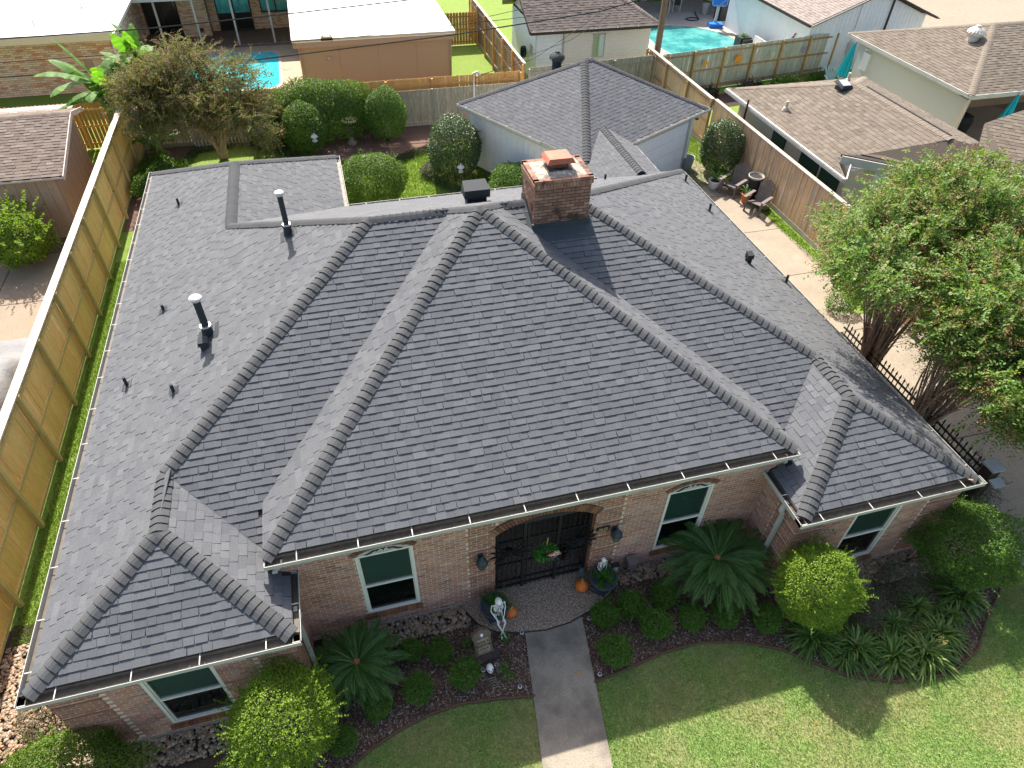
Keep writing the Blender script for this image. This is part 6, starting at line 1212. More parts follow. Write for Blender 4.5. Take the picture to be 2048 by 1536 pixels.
# lanterns and house number
def lantern(label, x, z):
    r = thing('wall_lantern', label, 'wall lantern', (x, yc-.02, z), 0, 'dark wall lanterns beside the entrance'); m = M('verdigris_dark_metal', (.03, .042, .055), .5, (20, .2), (6, .3, (.07, .08, .07)), None)
    mb = MB(); mb.bx(-.05, .05, -.03, .02, -.14, .1); mb.tube([(0, -.02, .02), (0, -.1, .1), (0, -.15, .06)], .015, 6); mb.build('bracket', m, r)
    c = (0, -.15, 0); mb = MB(); mb.lathe([(.115, -.02), (.125, 0), (.105, .06), (.07, .11), (.03, .14), (.015, .17), (.025, .19), (.005, .21)], c, 8); mb.build('hood', m, r)
    mb = MB(); mb.lathe([(.1, -.025), (.085, -.12), (.05, -.2)], c, 8); mb.build('glass', M('amber_glass', (.12, .11, .05), .15, (12, .3), (9, .5, (.3, .27, .1)), None, spec=.6), r)
    mb = MB(); 
    for k in range(8): a = 2*math.pi*k/8; mb.beam((c[0]+.105*math.cos(a), c[1]+.105*math.sin(a), -.02), (c[0]+.055*math.cos(a), c[1]+.055*math.sin(a), -.2), .01, .01)
    mb.lathe([(.055, -.2), (.03, -.23), (.01, -.26)], c, 8); mb.build('cage', m, r)['kind'] = 'stuff'
lantern('dark bell shaped wall lantern left of the entrance arch', 1.47, 1.72); lantern('dark bell shaped wall lantern right of the entrance arch', 4.22, 1.66)
pl8 = thing('house_number_plate', 'black plate with brass numbers 3639 beside the right lantern', 'number plate', (3.96, yc-.045, 1.79)); mb = MB(); mb.prism([(x*.6, y*.6) for x, y in rr(-.17, .17, -.055, .055, .05, 4)], 0, .012); o = mb.build('plate', m_blk, pl8); o.rotation_euler = (math.pi/2, 0, 0); o.scale = (1.5, 1.5, 1)
def text(s, size, mat, parent, loc, rx=math.pi/2, rz=0, ext=.003, name='lettering'):
    c = bpy.data.curves.new(name, 'FONT'); c.body = s; c.size = size; c.extrude = ext; c.align_x = 'CENTER'; c.align_y = 'CENTER'; c.materials.append(mat); t_ = link('tmp', c); bpy.context.view_layer.update(); me = bpy.data.meshes.new_from_object(t_); bpy.data.objects.remove(t_); o = link(name, me, parent, loc); o.rotation_euler = (rx, 0, rz); o['kind'] = 'stuff'; return o
text('3639', .1, M('aged_brass', (.42, .33, .14), .45), pl8, (0, -.016, 0))
# grey box low on the wall and hooded plastic sign lights
ub = thing('grey_wall_box', 'brown grey metal box on a post against the wall right of the entrance', 'utility box', (4.74, yc-.14, 0)); mb = MB(); mb.bx(-.1, .1, -.09, .09, .22, .5); mb.bx(-.11, .11, -.11, .1, .5, .52); mb.build('box', M('taupe_metal', (.16, .13, .12), .5), ub); mb = MB(); mb.bx(-.03, .03, -.02, .02, 0, .22); mb.build('post', m_blk, ub)
pb = thing('porch_speaker', 'small dark blue box on a stake between pumpkin and planter', 'garden light', (3.62, yc-.1, .075)); mb = MB(); mb.box((0, 0, .34), (.09, .05, .2), m=rot('X', -.3)); mb.tube([(0, 0, 0), (0, 0, .28)], .012, 6); mb.build('body', M('slate_plastic', (.05, .07, .08), .5), pb)
mb = MB(); mb.tube([(3.62, yc-.12, .09), (3.75, yc-.4, .085), (4.0, yc-.62, .085), (3.85, yc-.85, .085), (3.6, yc-.9, .085)], .01, 5); tag(mb.build('power_cord', m_blk), 'black cord looping over the pebble porch by the right planter', 'cord')
# pumpkins
m_pump = M('pumpkin_skin', [(.62, .14, .012), (.55, .12, .012)], .45, (10, .12), (4, .3, (.7, .2, .02)), None, spec=.5)
def pumpkin(label, x, y, s, rz=0):
    r = thing('pumpkin', label, 'pumpkin', (x, y, .075), rz, 'pumpkins on the porch'); V_ = []; n, m = 48, 14
    for j in range(m+1):
        t = math.pi*j/m
        for i in range(n): a = 2*math.pi*i/n; rib = 1-.07*abs(math.cos(a*6))**3; V_.append((s*math.sin(t)**.85*rib*math.cos(a), s*math.sin(t)**.85*rib*math.sin(a), s*.92-s*.86*math.cos(t)*(-1)*-1*(1-.12*math.sin(t))*(1 if True else 0)))
    F_ = [(j*n+i, j*n+(i+1) % n, (j+1)*n+(i+1) % n, (j+1)*n+i) for j in range(m) for i in range(n)]
    mb = MB(); mb.add(V_, F_); mb.build('flesh', m_pump, r, smooth=True); mb = MB(); mb.tube([(0, 0, s*1.7), (.01, 0, s*1.85), (.05, .02, s*2.1)], [.03, .018, .022], 7); mb.build('stem', M('pumpkin_stem', (.35, .25, .1), .8, (20, .3)), r)
pumpkin('orange pumpkin with tall stem beside the left planter and skeleton', 1.98, 6.44, .135); pumpkin('orange pumpkin beside the right planter at the gate', 3.58, 6.62, .15, 1)
# planters with foxtail ferns
m_planter = M('slate_blue_planter', (.055, .065, .08), .6, (12, .15), (5, .3, (.1, .11, .13)), None)
L_fern = LM('fern_leaf', [(.07, .19, .02), (.05, .14, .015), (.1, .25, .03)], .35)
def planter(label, x, y, rz):
    r = thing('planter', label, 'planter', (x, y, .075), rz, 'round planters with foxtail ferns'); mb = MB(); mb.bx(-.17, .17, -.17, .17, 0, .05); mb.lathe([(.13, .05), (.16, .09), (.2, .14), (.25, .25), (.275, .34), (.3, .355), (.3, .385), (.265, .385), (.255, .33)], n=36); mb.build('pot', m_planter, r)
    mb = MB(); mb.lathe([(.26, .3), (.01, .33)], n=20); mb.build('soil', m_soil, r); out = []
    for i in range(34):
        a = random.random()*6.28; tl = random.uniform(.1, 1.0); L_ = random.uniform(.28, .5); m = 150; t = RNG.random(m); ax = np.array([math.cos(a)*tl, math.sin(a)*tl, 1.]); ax /= np.linalg.norm(ax); b0 = np.array([math.cos(a)*.1*tl, math.sin(a)*.1*tl, .31])
        rad = .042*np.sin(np.pi*np.clip(t*.9+.12, 0, 1))**.6; q = rdirs(m); q = q-ax*(q@ax)[:, None]; q = nrm(q); P_ = b0+ax*(t*L_)[:, None]+q*(rad*RNG.uniform(.2, .6, m))[:, None]+np.array([0, 0, -.1])*(t**2)[:, None]*tl; out.append(leafq(P_, q*1.0+ax*.6, rad*.9, .009))
    fast('foliage', np.concatenate(out), L_fern, r)
planter('dark round planter with foxtail fern left of the porch, skeleton on its rim', 1.66, 6.52, .2); planter('dark round planter with foxtail fern at the right end of the porch', 4.02, 6.55, .5)
# skeletons
m_bone = M('bone_plastic', (.75, .74, .7), .5, (20, .05), None, None); m_hole = M('eye_socket', (.01, .01, .01), .9)
def skull(parent, c, s, face=(0, -1, 0), tilt=0, name='skull'):
    n = MB(); V_ = []; 
    for j in range(11):
        t = math.pi*j/10
        for i in range(16):
            a = 2*math.pi*i/16; x, y, z = math.sin(t)*math.cos(a), math.sin(t)*math.sin(a), math.cos(t); jaw = 1-.38*max(0, -z)**1.2; V_.append((x*.8*jaw, y*(1.0 if y > 0 else .9)*jaw, z*(1. if z > 0 else 1.25)))
    M_ = Matrix.Translation(c) @ Matrix.Rotation(tilt, 4, 'X') @ Matrix.Scale(s, 4); n.add([tuple(M_ @ Vector(v)) for v in V_], [(j*16+i, j*16+(i+1) % 16, (j+1)*16+(i+1) % 16, (j+1)*16+i) for j in range(10) for i in range(16)]); o = n.build(name, m_bone, parent, smooth=True)
    e = MB()
    for x, z, r_ in ((-.32, -.12, .2), (.32, -.12, .2), (0, -.48, .11)): e.lathe([(.01, -.06), (r_, 0), (.01, .06)], (0, 0, 0), 8); 
    e.V = []; e.F = []; e.R = []; e.n = 0
    for x, z, r_ in ((-.32, -.1, .21), (.32, -.1, .21), (0, -.45, .12)):
        vs = []; 
        for k in range(8): a = k*math.pi/4; vs.append((x+r_*math.cos(a), -.82+.1*abs(x), z+r_*math.sin(a)*.9))
        vs2 = [(vx, vy+.3, vz) for vx, vy, vz in vs]; e.add([tuple(M_ @ Vector(v)) for v in vs+vs2], [tuple(range(8))]+[(k, (k+1) % 8, 8+(k+1) % 8, 8+k) for k in range(8)])
    e.add([tuple(M_ @ Vector(v)) for v in ((-.28, -.66, -.85), (.28, -.66, -.85), (.26, -.6, -.95), (-.26, -.6, -.95))], [(0, 1, 2, 3)]); e.build('eye_sockets', m_hole, o)['kind'] = 'stuff'; return o
def skeleton(label, loc, rz, s, legs=True, group=None):
    r = thing('toy_skeleton', label, 'skeleton decoration', loc, rz, group); T_ = lambda P: [(x*s, y*s, z*s) for x, y, z in P]
    skull(r, Vector((0, -.02, .62))*s, .1*s, tilt=.25)
    mb = MB(); mb.tube(T_([(0, .0, .02), (0, .04, .2), (0, .03, .4), (0, 0, .52)]), .018*s, 6); mb.build('spine', m_bone, r)
    mb = MB()
    for k in range(6):
        z = .26+k*.042; w = (.085, .1, .11, .112, .105, .085)[k]; mb.tube(T_([(w*math.sin(a)*1.0, .035-w*.8*(1-math.cos(a))*.62, z-.012*(1-math.cos(a))) for a in np.linspace(-2.6, 2.6, 13)]), .009*s, 5)
    mb.tube(T_([(0, -.09, .27), (0, -.085, .47)]), .014*s, 5); mb.tube(T_([(-.15, .0, .49), (0, -.05, .5), (.15, 0, .49)]), .012*s, 6); mb.build('ribcage', m_bone, r)
    mb = MB(); mb.tube(T_([(.1*math.cos(a), .02+.04*math.sin(a), .03+.02*math.sin(2*a)) for a in np.linspace(0, 6.28, 13)]), .022*s, 6, cap=False); mb.build('pelvis', m_bone, r)
    for sd in (-1, 1):
        mb = MB(); mb.tube(T_([(.15*sd, 0, .49), (.17*sd, .0, .3), (.165*sd, -.01, .24)]), [.014*s, .01*s, .016*s], 6); mb.tube(T_([(.165*sd, -.01, .24), (.1*sd, -.12, .1), (.06*sd, -.16, .06)]), [.014*s, .009*s, .012*s], 6)
        for f in range(4): mb.tube(T_([(.06*sd, -.16, .06), (.06*sd-.012*(f-1.5)*1.3, -.2, .03), (.06*sd-.012*(f-1.5)*1.5, -.215, .0)]), .005*s, 4)
        mb.build('arm', m_bone, r)
        if legs:
            mb = MB(); mb.tube(T_([(.07*sd, 0, .03), (.08*sd, -.2, .06), (.085*sd, -.25, .04)]), [.022*s, .014*s, .024*s], 7); mb.tube(T_([(.085*sd, -.25, .04), (.02*sd, -.29, -.17), (-.03*sd, -.32, -.33)]), [.02*s, .013*s, .016*s], 7); mb.tube(T_([(-.03*sd, -.31, -.34), (-.05*sd, -.42, -.37)]), [.022*s, .014*s], 6); mb.build('leg', m_bone, r)
skeleton('white toy skeleton sitting on the rim of the left planter with crossed ankles', (1.68, 6.3, .46), .1, .88, group='toy skeletons')
skeleton('small white skeleton half hidden among the ferns of the right planter', (4.02, 6.72, .5), .1, .62, False, 'toy skeletons')
sgn = thing('small_white_sign', 'small white and black toy lantern behind the right planter', 'ornament', (4.34, 6.74, .07)); mb = MB(); mb.bx(-.06, .06, -.03, .03, .2, .42); mb.build('panel', m_white, sgn); mb = MB(); mb.bx(-.09, .09, -.05, .05, .42, .46); mb.tube([(0, 0, 0), (0, 0, .2)], .01, 5); mb.build('cap', m_blk, sgn)
# gravestone
gs_ = thing('gravestone', 'fake brown gravestone with rough lettering standing in the left mulch bed', 'gravestone', (1.28, 5.72, 0), .12); m_gr = M('foam_gravestone', [(.16, .115, .085)], .9, (20, .25), (7, .5, (.09, .065, .055)), (25, .02))
mb = MB(); prof = [(-.2, .1), (.2, .1), (.17, .2), (.17, .5), (.2, .55), (.17, .62), (.09, .68), (0, .73), (-.09, .68), (-.17, .62), (-.2, .55), (-.17, .5), (-.17, .2)]; Rg = rot('X', -.42)
n = len(prof); vs = [tuple(Rg @ Vector((x, -.04, z))) for x, z in prof]+[tuple(Rg @ Vector((x, .05, z))) for x, z in prof]; mb.add(vs, [tuple(range(n)), tuple(range(n, 2*n))[::-1]]+[(i, n+i, n+(i+1) % n, (i+1) % n) for i in range(n)]); mb.build('slab', m_gr, gs_)
mb = MB(); mb.bx(-.26, .26, -.12, .12, 0, .13); mb.build('base', M('dark_gravestone_base', (.06, .045, .045), .9, (20, .3), None, (25, .02)), gs_)
mb = MB(); mb.add([tuple(Rg @ Vector(p)) for p in ((-.12, -.044, .16), (.12, -.044, .16), (.12, -.044, .5), (-.12, -.044, .5))], [(0, 1, 2, 3)]); mb.build('plaque', M('pale_plaque', (.3, .23, .15), .9, (25, .25), (9, .4, (.2, .15, .1)), None), gs_)
mt = M('engraving', (.045, .03, .025), .9)
for t, z, sz in (('RIGG R', .42, .075), ('TRONTAL', .34, .07), ('1713-18', .26, .055), ('~~~~', .2, .05)): p = Rg @ Vector((0, -.05, z)); text(t, sz, mt, gs_, tuple(p), rx=math.pi/2-.42)
p = Rg @ Vector((0, -.03, .58)); skull(gs_, p, .045, tilt=-.42, name='carved_skull')
# half buried skull with ribs and hand
sk_ = thing('buried_skeleton', 'skull and bony hand rising out of the mulch below the gravestone', 'skeleton decoration', (1.3, 5.42, 0), .1); skull(sk_, Vector((0, 0, .17)), .09, tilt=-.75); m_ob = M('old_bone', (.2, .17, .13), .8, (20, .2))
mb = MB()
for k in range(4): mb.tube([(.13+.0*k, .02-.04*k, .0), (.14, .03-.04*k, .1), (.2, .02-.045*k, .12), (.22, .01-.045*k, .06)], .011, 5)
mb.build('hand', m_ob, sk_)['kind'] = 'stuff'; mb = MB()
for k in range(5): mb.tube([(-.12+.02*k, -.12-.05*k, 0), (-.06+.02*k, -.14-.05*k, .07), (.04+.01*k, -.15-.05*k, .06), (.08, -.16-.05*k, 0)], .01, 5)
mb.build('ribs', m_ob, sk_)['kind'] = 'stuff'
# solar spots
so_ = thing('solar_disc_light', '', 'garden light', (0, 0, 0), 0, 'small round solar lights in the beds'); mb = MB(); mb.lathe([(.01, 0), (.015, .05), (.042, .06), (.042, .075), (.03, .08)], n=16); mb.build('ring', m_galv, so_); mb = MB(); mb.lathe([(.028, .08), (.02, .084), (.005, .085)], n=12); mb.build('cell', M('solar_cell_blue', (.05, .07, .14), .2), so_)
for i, (x, y, l) in enumerate(((1.18, 5.46, 'round solar light left of the half buried skull'), (1.45, 5.5, 'round solar light right of the half buried skull'), (1.78, 4.98, 'round solar light in open mulch between skull and walk'), (2.1, 6.0, 'round solar light at the top left corner of the walk'), (3.52, 5.95, 'round solar light at the top right corner of the walk'), (3.33, 4.82, 'round solar light at the lawn end of the right bed by the walk'))):
    o = so_ if i == 0 else dup(so_); o.location = (x, y, 0); o['label'] = l
# fallen leaves
lf = bpy.data.meshes.new('fallen_leaf'); lf.from_pydata([(-.05, 0, 0), (-.02, .02, .01), (.03, .018, .012), (.06, 0, .0), (.03, -.018, .012), (-.02, -.02, .01)], [], [(0, 1, 2, 3, 4, 5)]); lf.materials.append(M('fallen_leaf', [(.5, .2, .04), (.55, .42, .08), (.4, .15, .04)], .7))
for i, (x, y, z, s, l) in enumerate(((2.95, 4.95, .045, 1., 'single orange leaf lying on the concrete walk'), (11.2, 5.66, 2.6, 1., 'yellow leaf lying in the right wing gutter'), (12.9, 3.3, .04, .9, 'yellow leaf on the lawn at the right edge'), (-.6, 3.95, .04, .8, 'brown leaf on the lawn left of the walk'), (6.9, 3.0, .04, .7, 'brown leaf on the lawn right of the walk'))):
    o = link('fallen_leaf', lf, None, (x, y, z)); o.rotation_euler = (.2, .1, i*1.3+1.3); o.scale = (s,)*3; tag(o, l, 'leaf')
# ================================================================ SIDE YARD AND DRIVEWAY OBJECTS
fen = thing('iron_fence', 'black spear topped iron fence in front of the crepe myrtle trunks', 'fence', (13.08, 6.6, 0)); L_ = 5.2
for z in (.25, 1.12, 1.32): mb = MB(); mb.bx(-.02, .02, 0, L_, z-.02, z+.02); mb.build('rail', m_blk, fen)
bm_ = MB(); bm_.bx(-.011, .011, -.011, .011, .1, 1.44); pk_ = bm_.build('bar', m_blk, fen); sp_ = MB(); sp_.lathe([(.011, 1.42), (.026, 1.46), (.024, 1.48), (.003, 1.56)], n=6); spo = sp_.build('spear_tip', m_blk, fen)
for i in range(1, 36):
    for q in (pk_, spo): c_ = link(q.name.split('.')[0], q.data, fen, (0, i*.145, 0))
pk_.location = (0, .05, 0); spo.location = (0, .05, 0)
gpst = thing('gate_post', 'thick dark square post with small solar light at the near end of the iron fence', 'post', (13.1, 6.42, 0)); mb = MB(); mb.bx(-.13, .13, -.13, .13, 0, 1.55); mb.build('post', M('dark_brown_post', (.03, .022, .02), .7, (10, .2)), gpst); mb = MB(); mb.bx(-.17, .17, -.17, .17, 1.55, 1.6); mb.box((.0, -.28, 1.3), (.3, .22, .03), m=rot('X', .2)); mb.build('cap', M('aluminium_cap', (.35, .37, .38), .4), gpst)['kind'] = 'stuff'
def adirondack(label, x, y, rz, s=1.0):
    r = thing('adirondack_chair', label, 'chair', (x, y, .02), rz, 'grey adirondack chairs by the driveway'); m = M('grey_brown_plastic_wood', [(.14, .115, .11), (.17, .145, .135)], .65, (14, .1)); r.scale = (s, s, s)
    for i in range(5): mb = MB(); mb.box((0, -.02+i*.115-.2, .36-.028*i), (.54, .1, .02), m=rot('X', -.24)); mb.build('seat_slat', m, r)
    for i in range(7):
        xx = (i-3)*.082; h = .78-.05*abs(i-3)**1.5*.6; mb = MB(); mb.beam((xx*.8, .26, .24), (xx*1.15, .26+h*.42, .24+h), .068, .018, up=(0, 1, 0)); mb.build('back_slat', m, r)
    for sd in (-1, 1):
        mb = MB(); mb.box((sd*.35, -.08, .58), (.12, .72, .022)); mb.build('arm', m, r)
        mb = MB(); mb.beam((sd*.3, -.32, 0), (sd*.3, -.28, .57), .035, .1, up=(0, 1, 0)); mb.build('leg', m, r); mb = MB(); mb.beam((sd*.28, -.34, .36), (sd*.28, .48, .03), .03, .11); mb.build('leg', m, r)
    mb = MB(); mb.box((0, .32, .35), (.6, .03, .07)); mb.box((0, .5, .66), (.56, .025, .06), m=rot('X', -.4)); mb.build('back_brace', m, r)['kind'] = 'stuff'
adirondack('grey adirondack chair in the shade beside the white flower pot', 15.25, 21.75, -1.05, 1.05); adirondack('sunlit grey adirondack chair beside the terracotta pot', 15.5, 20.25, -1.05, 1.05)
L_pm = LM('potted_sago_leaf', [(.06, .16, .02), (.1, .22, .03)], .3)
def pot(label, x, y, prof, mat, leaves_, L_):
    r = thing('flower_pot', label, 'flower pot', (x, y, .02)); mb = MB(); mb.lathe(prof, n=22); mb.build('pot', mat, r); mb = MB(); mb.lathe([(prof[-2][0]*.85, prof[-2][1]-.05), (.01, prof[-2][1]-.03)], n=14); mb.build('soil', m_soil, r); fm = frondmesh(L_, .35, .8); fm.materials.clear(); fm.materials.append(L_pm); fm.materials.append(L_pm)
    for i in range(leaves_): o = link('frond', fm, r, (0, 0, prof[-2][1])); o.rotation_euler = (random.gauss(0, .2), random.uniform(-.4, .2), i*6.28/leaves_+random.gauss(0, .2))
pot('white flower pot with a small palm beside the shaded chair', 14.72, 22.25, [(.13, 0), (.19, .1), (.23, .28), (.26, .33), (.26, .37), (.22, .37), (.2, .3)], M('white_glazed_pot', (.6, .62, .65), .4, (9, .1)), 14, .62)
pot('terracotta pot with a small palm between the two chairs', 15.42, 20.95, [(.13, 0), (.17, .2), (.19, .32), (.21, .33), (.21, .38), (.18, .38), (.17, .3)], M('terracotta', (.5, .16, .05), .85, (12, .12)), 9, .5)
rbr = thing('rain_barrel', 'black rain barrel with pale dished lid against the cedar fence', 'barrel', (15.82, 21.2, .02)); mb = MB(); mb.lathe([(.24, 0), (.28, .1), (.3, .45), (.28, .85), (.27, .9)], n=28); mb.build('body', M('black_plastic', (.015, .016, .017), .45), rbr); mb = MB(); mb.lathe([(.3, .88), (.31, .95), (.28, .96), (.24, .9), (.05, .86)], n=28); mb.build('lid', M('dusty_grey_lid', (.33, .31, .28), .7, (20, .2), (9, .4, (.2, .19, .17))), rbr)
mb = MB(); mb.bx(-.31, -.3, -.05, .04, .45, .6); mb.build('label_print', M('pale_blue_print', (.3, .45, .45), .5), rbr)
bc = thing('grey_bucket', 'grey metal bucket at the garage corner', 'bucket', (14.45, 24.15, .02)); mb = MB(); mb.lathe([(.19, 0), (.25, .5), (.26, .52), (.24, .51), (.2, .06)], n=22); mb.build('body', M('grey_bucket_metal', (.22, .25, .28), .45, (10, .1)), bc)
mb = MB(); mb.bx(-.12, .14, -.15, .15, 0, .4); mb.bx(-.1, .12, -.12, .12, .4, .46); o = mb.build('side_wall_box', M('dark_meter_box', (.07, .09, .1), .5)); o.location = (-6.35, 13.5, .75); tag(o, 'dark hose box beside the left wall of the house', 'box'); mb = MB(); mb.bx(-6.45, -5.7, 13.2, 13.8, .6, .74); mb.bx(-6.45, -6.35, 13.2, 13.8, .02, .6); tag(mb.build('wall_shelf', m_white), 'white shelf under the dark hose box by the left wall', 'shelf')
fl2 = thing('floodlight', 'round floodlight under the garage eave corner', 'light', (14.35, 24.0, 2.2)); mb = MB(); mb.lathe([(.02, -.06), (.1, 0), (.09, .02)], n=14); mb.build('lamp', m_blk, fl2)
# rear garden ornaments
bbn = thing('birdbath', 'grey stone birdbath with scalloped bowl before the tall hedge', 'birdbath', (.93, 29.6, 0)); m_st = M('mossy_stone', [(.26, .23, .19)], .9, (15, .25), (6, .5, (.12, .11, .09)), (30, .02)); mb = MB(); mb.lathe([(.2, 0), (.2, .08), (.1, .14), (.085, .4), (.11, .55), (.08, .8), (.12, .92)], n=18, sq=.08); mb.build('pedestal', m_st, bbn); mb = MB(); mb.lathe([(.1, .9), (.3, .97), (.36, 1.05), (.34, 1.06), (.1, .98)], n=32, sq=.07); mb.build('bowl', m_st, bbn)
def pagoda(label, x, y, h, hook=False):
    r = thing('garden_lantern', label, 'garden lantern', (x, y, 0), 0, 'small pale pagoda lanterns in the rear garden'); m = M('pale_grey_lantern', (.5, .52, .53), .6, (12, .15)); mb = MB(); mb.lathe([(.1, h), (.1, h+.05), (.06, h+.06), (.06, h+.18), (.16, h+.19), (.1, h+.26), (.02, h+.3), (.03, h+.34), (.005, h+.37)], n=8); mb.build('lantern', m, r)
    mb = MB(); mb.tube([(0, 0, 0), (0, 0, h)] if not hook else [(.14, 0, 0), (.14, 0, h+.7), (.1, 0, h+.8), (.0, 0, h+.75), (0, 0, h+.36)], .014, 6); mb.build('pole', m_blk, r)
pagoda('pale pagoda lantern on the mulch right of the birdbath', 1.85, 30.0, .3); pagoda('pale hanging lantern on a black hook in front of the tall dark shrub', 4.75, 24.45, .75, True); pagoda('dark hanging lantern in front of the left egg shaped shrub', -.6, 28.1, .9, True)
# ================================================================ FAR YARD OBJECTS
bh = thing('pool_basketball_hoop', 'blue and white poolside basketball hoop by the right pool', 'basketball hoop', (24.95, 41.9, .04), -.3); m_bl = M('bright_blue_plastic', (.01, .17, .62), .4)
mb = MB(); mb.bx(-.42, .42, -.3, .35, 0, .22); mb.build('base', m_bl, bh); mb = MB(); mb.beam((0, .2, .2), (0, .05, 1.3), .16, .1, up=(0, 1, 0)); mb.build('pole', m_white, bh)
mb = MB(); mb.prism(rr(-.5, .5, -.38, .38, .18, 4), 0, .05); o = mb.build('backboard', m_bl, bh); o.location = (0, -.02, 1.55); o.rotation_euler = (1.45, 0, 0)
mb = MB(); p_ = rr(-.46, .46, -.34, .34, .16, 4); mb.tube([(x, y, .055) for x, y in p_+p_[:1]], .02, 5, cap=False); mb.beam((-.4, .05, .056), (.05, .33, .056), .03, .01); mb.beam((0, -.3, .056), (.42, .06, .056), .03, .01); mb.build('white_marking', m_white, o)['kind'] = 'stuff'
mb = MB(); mb.tube([(.2*math.cos(a), -.25+.2*math.sin(a), 1.3) for a in np.linspace(0, 6.28, 13)], .015, 5, cap=False); mb.build('hoop', m_white, bh)
sf = thing('outdoor_sofa', 'grey cushioned outdoor sofa against the white outbuilding', 'sofa', (24.65, 36.4, .04), 1.57); m_cu = M('pale_grey_cushion', (.45, .43, .41), .9, (20, .05)); mb = MB(); mb.bx(-.9, .9, -.4, .4, .1, .2); mb.bx(-.92, -.86, -.4, .4, 0, .6); mb.bx(.86, .92, -.4, .4, 0, .6); mb.bx(-.9, .9, -.42, -.36, .1, .7); mb.build('frame', m_blk, sf)['kind'] = 'stuff'
for x in (-.44, .44): mb = MB(); mb.box((x, .02, .3), (.84, .78, .2)); mb.build('seat_cushion', m_cu, sf); mb = MB(); mb.box((x, -.3, .6), (.8, .16, .45), m=rot('X', .2)); mb.build('back_cushion', m_cu, sf)
pt = thing('black_planter_box', 'dark square planter with spiky grass beside the outdoor sofa', 'planter', (24.75, 38.1, .04)); mb = MB(); mb.bx(-.35, .35, -.35, .35, 0, .55); mb.build('box', m_blk, pt); o = clump(50, .5, .03).build('foliage', L_fern, pt); o.location = (0, 0, .5)
gr = thing('covered_grill', 'barbecue grill under a black cover at the back of the right patio', 'grill', (26.5, 43.3, .04)); mb = MB(); V_ = []; 
for z, sx, sy in ((0, .75, .4), (.7, .72, .38), (.95, .7, .36), (1.15, .5, .3), (1.25, .42, .22)): V_ += [(-sx, -sy, z), (sx, -sy, z), (sx, sy, z), (-sx, sy, z)]
mb.add(V_, [(16, 17, 18, 19)]+[(4*j+i, 4*j+(i+1) % 4, 4*j+4+(i+1) % 4, 4*j+4+i) for j in range(4) for i in range(4)]); mb.build('cover', M('black_cover', (.02, .02, .02), .7), gr)
pc = thing('white_patio_column_house', 'white brick wall end at the back of the right pool patio', 'house', (28.5, 44.5, 0)); mb = MB(); mb.bx(-1.1, 9, -1.2, 6, 0, 2.8); mb.build('wall', m_wbrick, pc)
pc2 = thing('dark_patio_cover_house', 'shaded house wall behind the right pool patio', 'house', (22, 50, 0)); mb = MB(); mb.bx(-5, 6, -1.5, 3, 0, 3); mb.build('wall', M('cream_wall', (.5, .45, .36), .9), pc2); mb = MB(); mb.bx(-5.5, 6.5, -5, 3, 3, 3.2); mb.build('roof', m_fasd, pc2)
ch0 = thing('patio_dining_chair', '', 'chair', (0, 0, .04), 0, 'white framed dining chairs on the right patio'); mb = MB()
for a, b in (((-.25, -.25, 0), (-.25, -.25, .65)), ((.25, -.25, 0), (.25, -.25, .65)), ((-.25, .25, 0), (-.25, .32, 1.)), ((.25, .25, 0), (.25, .32, 1.)), ((-.25, -.25, .63), (-.25, .28, .63)), ((.25, -.25, .63), (.25, .28, .63)), ((-.25, .32, 1.), (.25, .32, 1.))): mb.beam(a, b, .04, .04)
mb.build('frame', m_white, ch0); mb = MB(); mb.bx(-.24, .24, -.25, .25, .4, .44); mb.build('seat', m_blk, ch0); mb = MB(); mb.add([(-.23, .26, .45), (.23, .26, .45), (.23, .32, .97), (-.23, .32, .97)], [(0, 1, 2, 3)]); mb.build('backrest', m_blk, ch0)
for i, (x, y, a, l) in enumerate(((23.0, 45.3, 2.6, 'white framed patio chair nearest the utility pole top'), (23.9, 45.6, 2.9, 'white framed patio chair nearer the pool hose'))): o = ch0 if i == 0 else dup(ch0); o.location = (x, y, .04); o.rotation_euler = (0, 0, a); o['label'] = l
bn = thing('grey_bin', 'small grey bin on the far right patio', 'bin', (25.6, 44.6, .04)); mb = MB(); mb.lathe([(.2, 0), (.26, .6), (.27, .62)], n=14); mb.build('body', M('grey_plastic', (.3, .3, .3), .6), bn)
mb = MB(); mb.tube([(24.2+.45*math.cos(a), 43.6+.3*math.sin(a), .07) for a in np.linspace(0, 6.0, 20)]+[(24.9, 44.6, .07), (25.2, 45.2, .07)], .035, 6); tag(mb.build('pool_hose', m_blk), 'black hose coiled on the paving behind the right pool', 'hose')
def umbrella(label, x, y, lean, h=2.4):
    r = thing('folded_umbrella', label, 'umbrella', (x, y, 0), 0, 'folded turquoise patio umbrellas'); m = M('turquoise_canvas', (.01, .36, .42), .8, (12, .1), (4, .3, (.01, .25, .32)), None); r.rotation_euler = (0, lean, 0)
    mb = MB(); mb.lathe([(.2, .95), (.26, 1.0), (.2, 1.5), (.13, 2.0), (.05, h-.05), (.01, h)], n=16, sq=.22); mb.build('canopy', m, r); mb = MB(); mb.tube([(0, 0, 0), (0, 0, h+.1)], .025, 8); mb.build('pole', m_galv, r); return r
umbrella('folded turquoise umbrella leaning beside the mint house corner and the fence', 25.75, 30.2, .1, 2.55); umbrella('folded turquoise umbrella in front of the shaded patio at the right edge', 28.3, 22.6, .14, 2.6)
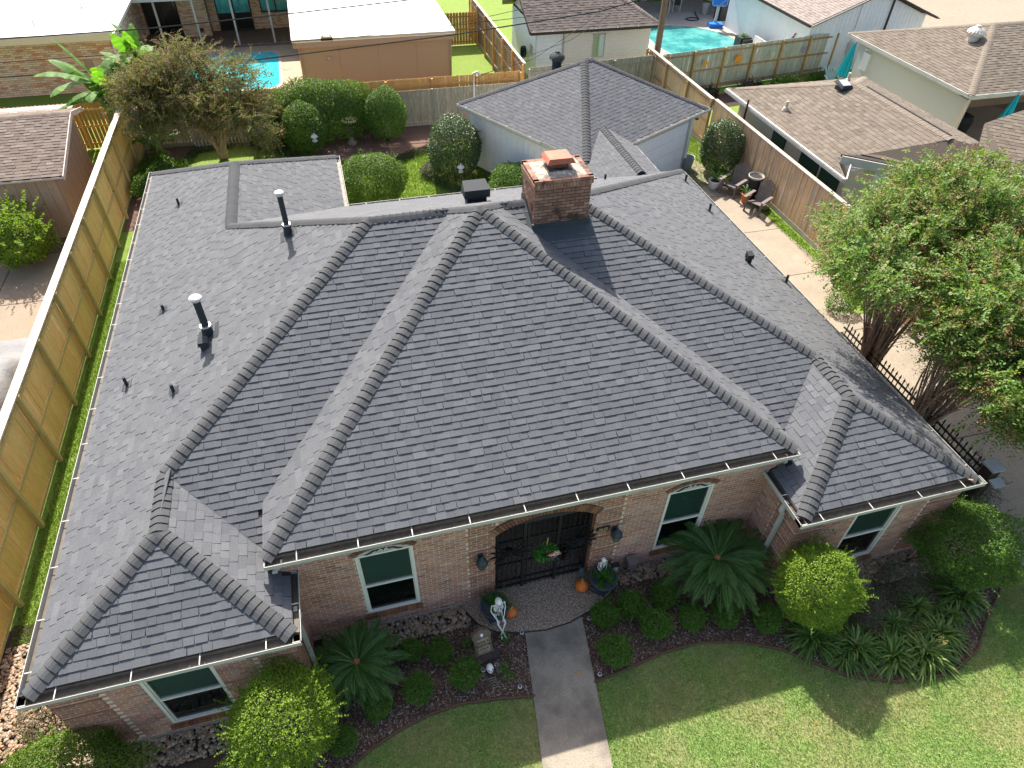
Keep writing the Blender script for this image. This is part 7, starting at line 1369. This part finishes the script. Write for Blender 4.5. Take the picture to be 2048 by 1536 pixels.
g2 = thing('kettle_grill', 'dark covered kettle grill behind the right turquoise umbrella', 'grill', (28.3, 24.3, 0)); mb = MB(); mb.lathe([(.3, 0), (.35, .5), (.42, .8), (.35, 1.05), (.1, 1.15)], n=18); mb.build('cover', M('black_cover', (.02, .02, .02), .7), g2)
ac = thing('garden_chair', 'pale blue fan backed garden chair by the fence of the mint house', 'chair', (26.0, 31.0, 0), -.4); m = M('pale_blue_plastic', (.3, .4, .42), .6)
for i in range(6): a = (i-2.5)*.17; mb = MB(); mb.beam((.05*(i-2.5), .25, .35), (.05*(i-2.5)+.65*math.sin(a), .42, .35+.7*math.cos(a)), .09, .02, up=(0, 1, 0)); mb.build('back_slat', m, ac)
mb = MB(); mb.box((0, 0, .36), (.5, .5, .04)); mb.build('seat', m, ac)
for sd in (-1, 1): mb = MB(); mb.box((sd*.32, -.02, .58), (.1, .6, .03)); mb.beam((sd*.3, -.25, 0), (sd*.3, -.22, .57), .05, .05); mb.build('arm', m, ac)
for i, (t, c_, l, sz) in enumerate(((.17, (.75, .3, .02), 'small orange sun ornament on the second post of the greenish fence', .17), (.31, (.75, .28, .02), 'large orange sun ornament on the greenish fence', .26), (.46, (.5, .55, .3), 'pale flower ornament on the greenish fence', .17), (.6, (.25, .25, .4), 'violet gecko ornament on the greenish fence near the umbrella', .17))):
    x, y = 16.5+14.5*t, 31.9+2.0*t-.2; mb = MB(); mb.prism([(sz*(1 if k % 2 else .55)*math.cos(k*math.pi/8), sz*(1 if k % 2 else .55)*math.sin(k*math.pi/8)) for k in range(16)], 0, .03); o = mb.build('fence_ornament', M('ornament_%d' % i, c_, .5)); o.location = (x, y, 1.4); o.rotation_euler = (math.pi/2, 0, .137); tag(o, l, 'ornament')
fb = thing('turquoise_float', 'turquoise plastic items just behind the cedar fence near the dark oval shrub', 'pool toy', (16.65, 24.2, 1.35)); mb = MB(); mb.box((0, 0, .1), (.3, 1.0, .08), m=rot('X', .3)); mb.box((.2, -.6, 0), (.35, .4, .06)); mb.build('board', M('turquoise_canvas', (.01, .36, .42), .8), fb)
mb = MB(); mb.bx(-.03, .03, -.03, .03, 0, 1.35); mb.build('stand', m_blk, fb)
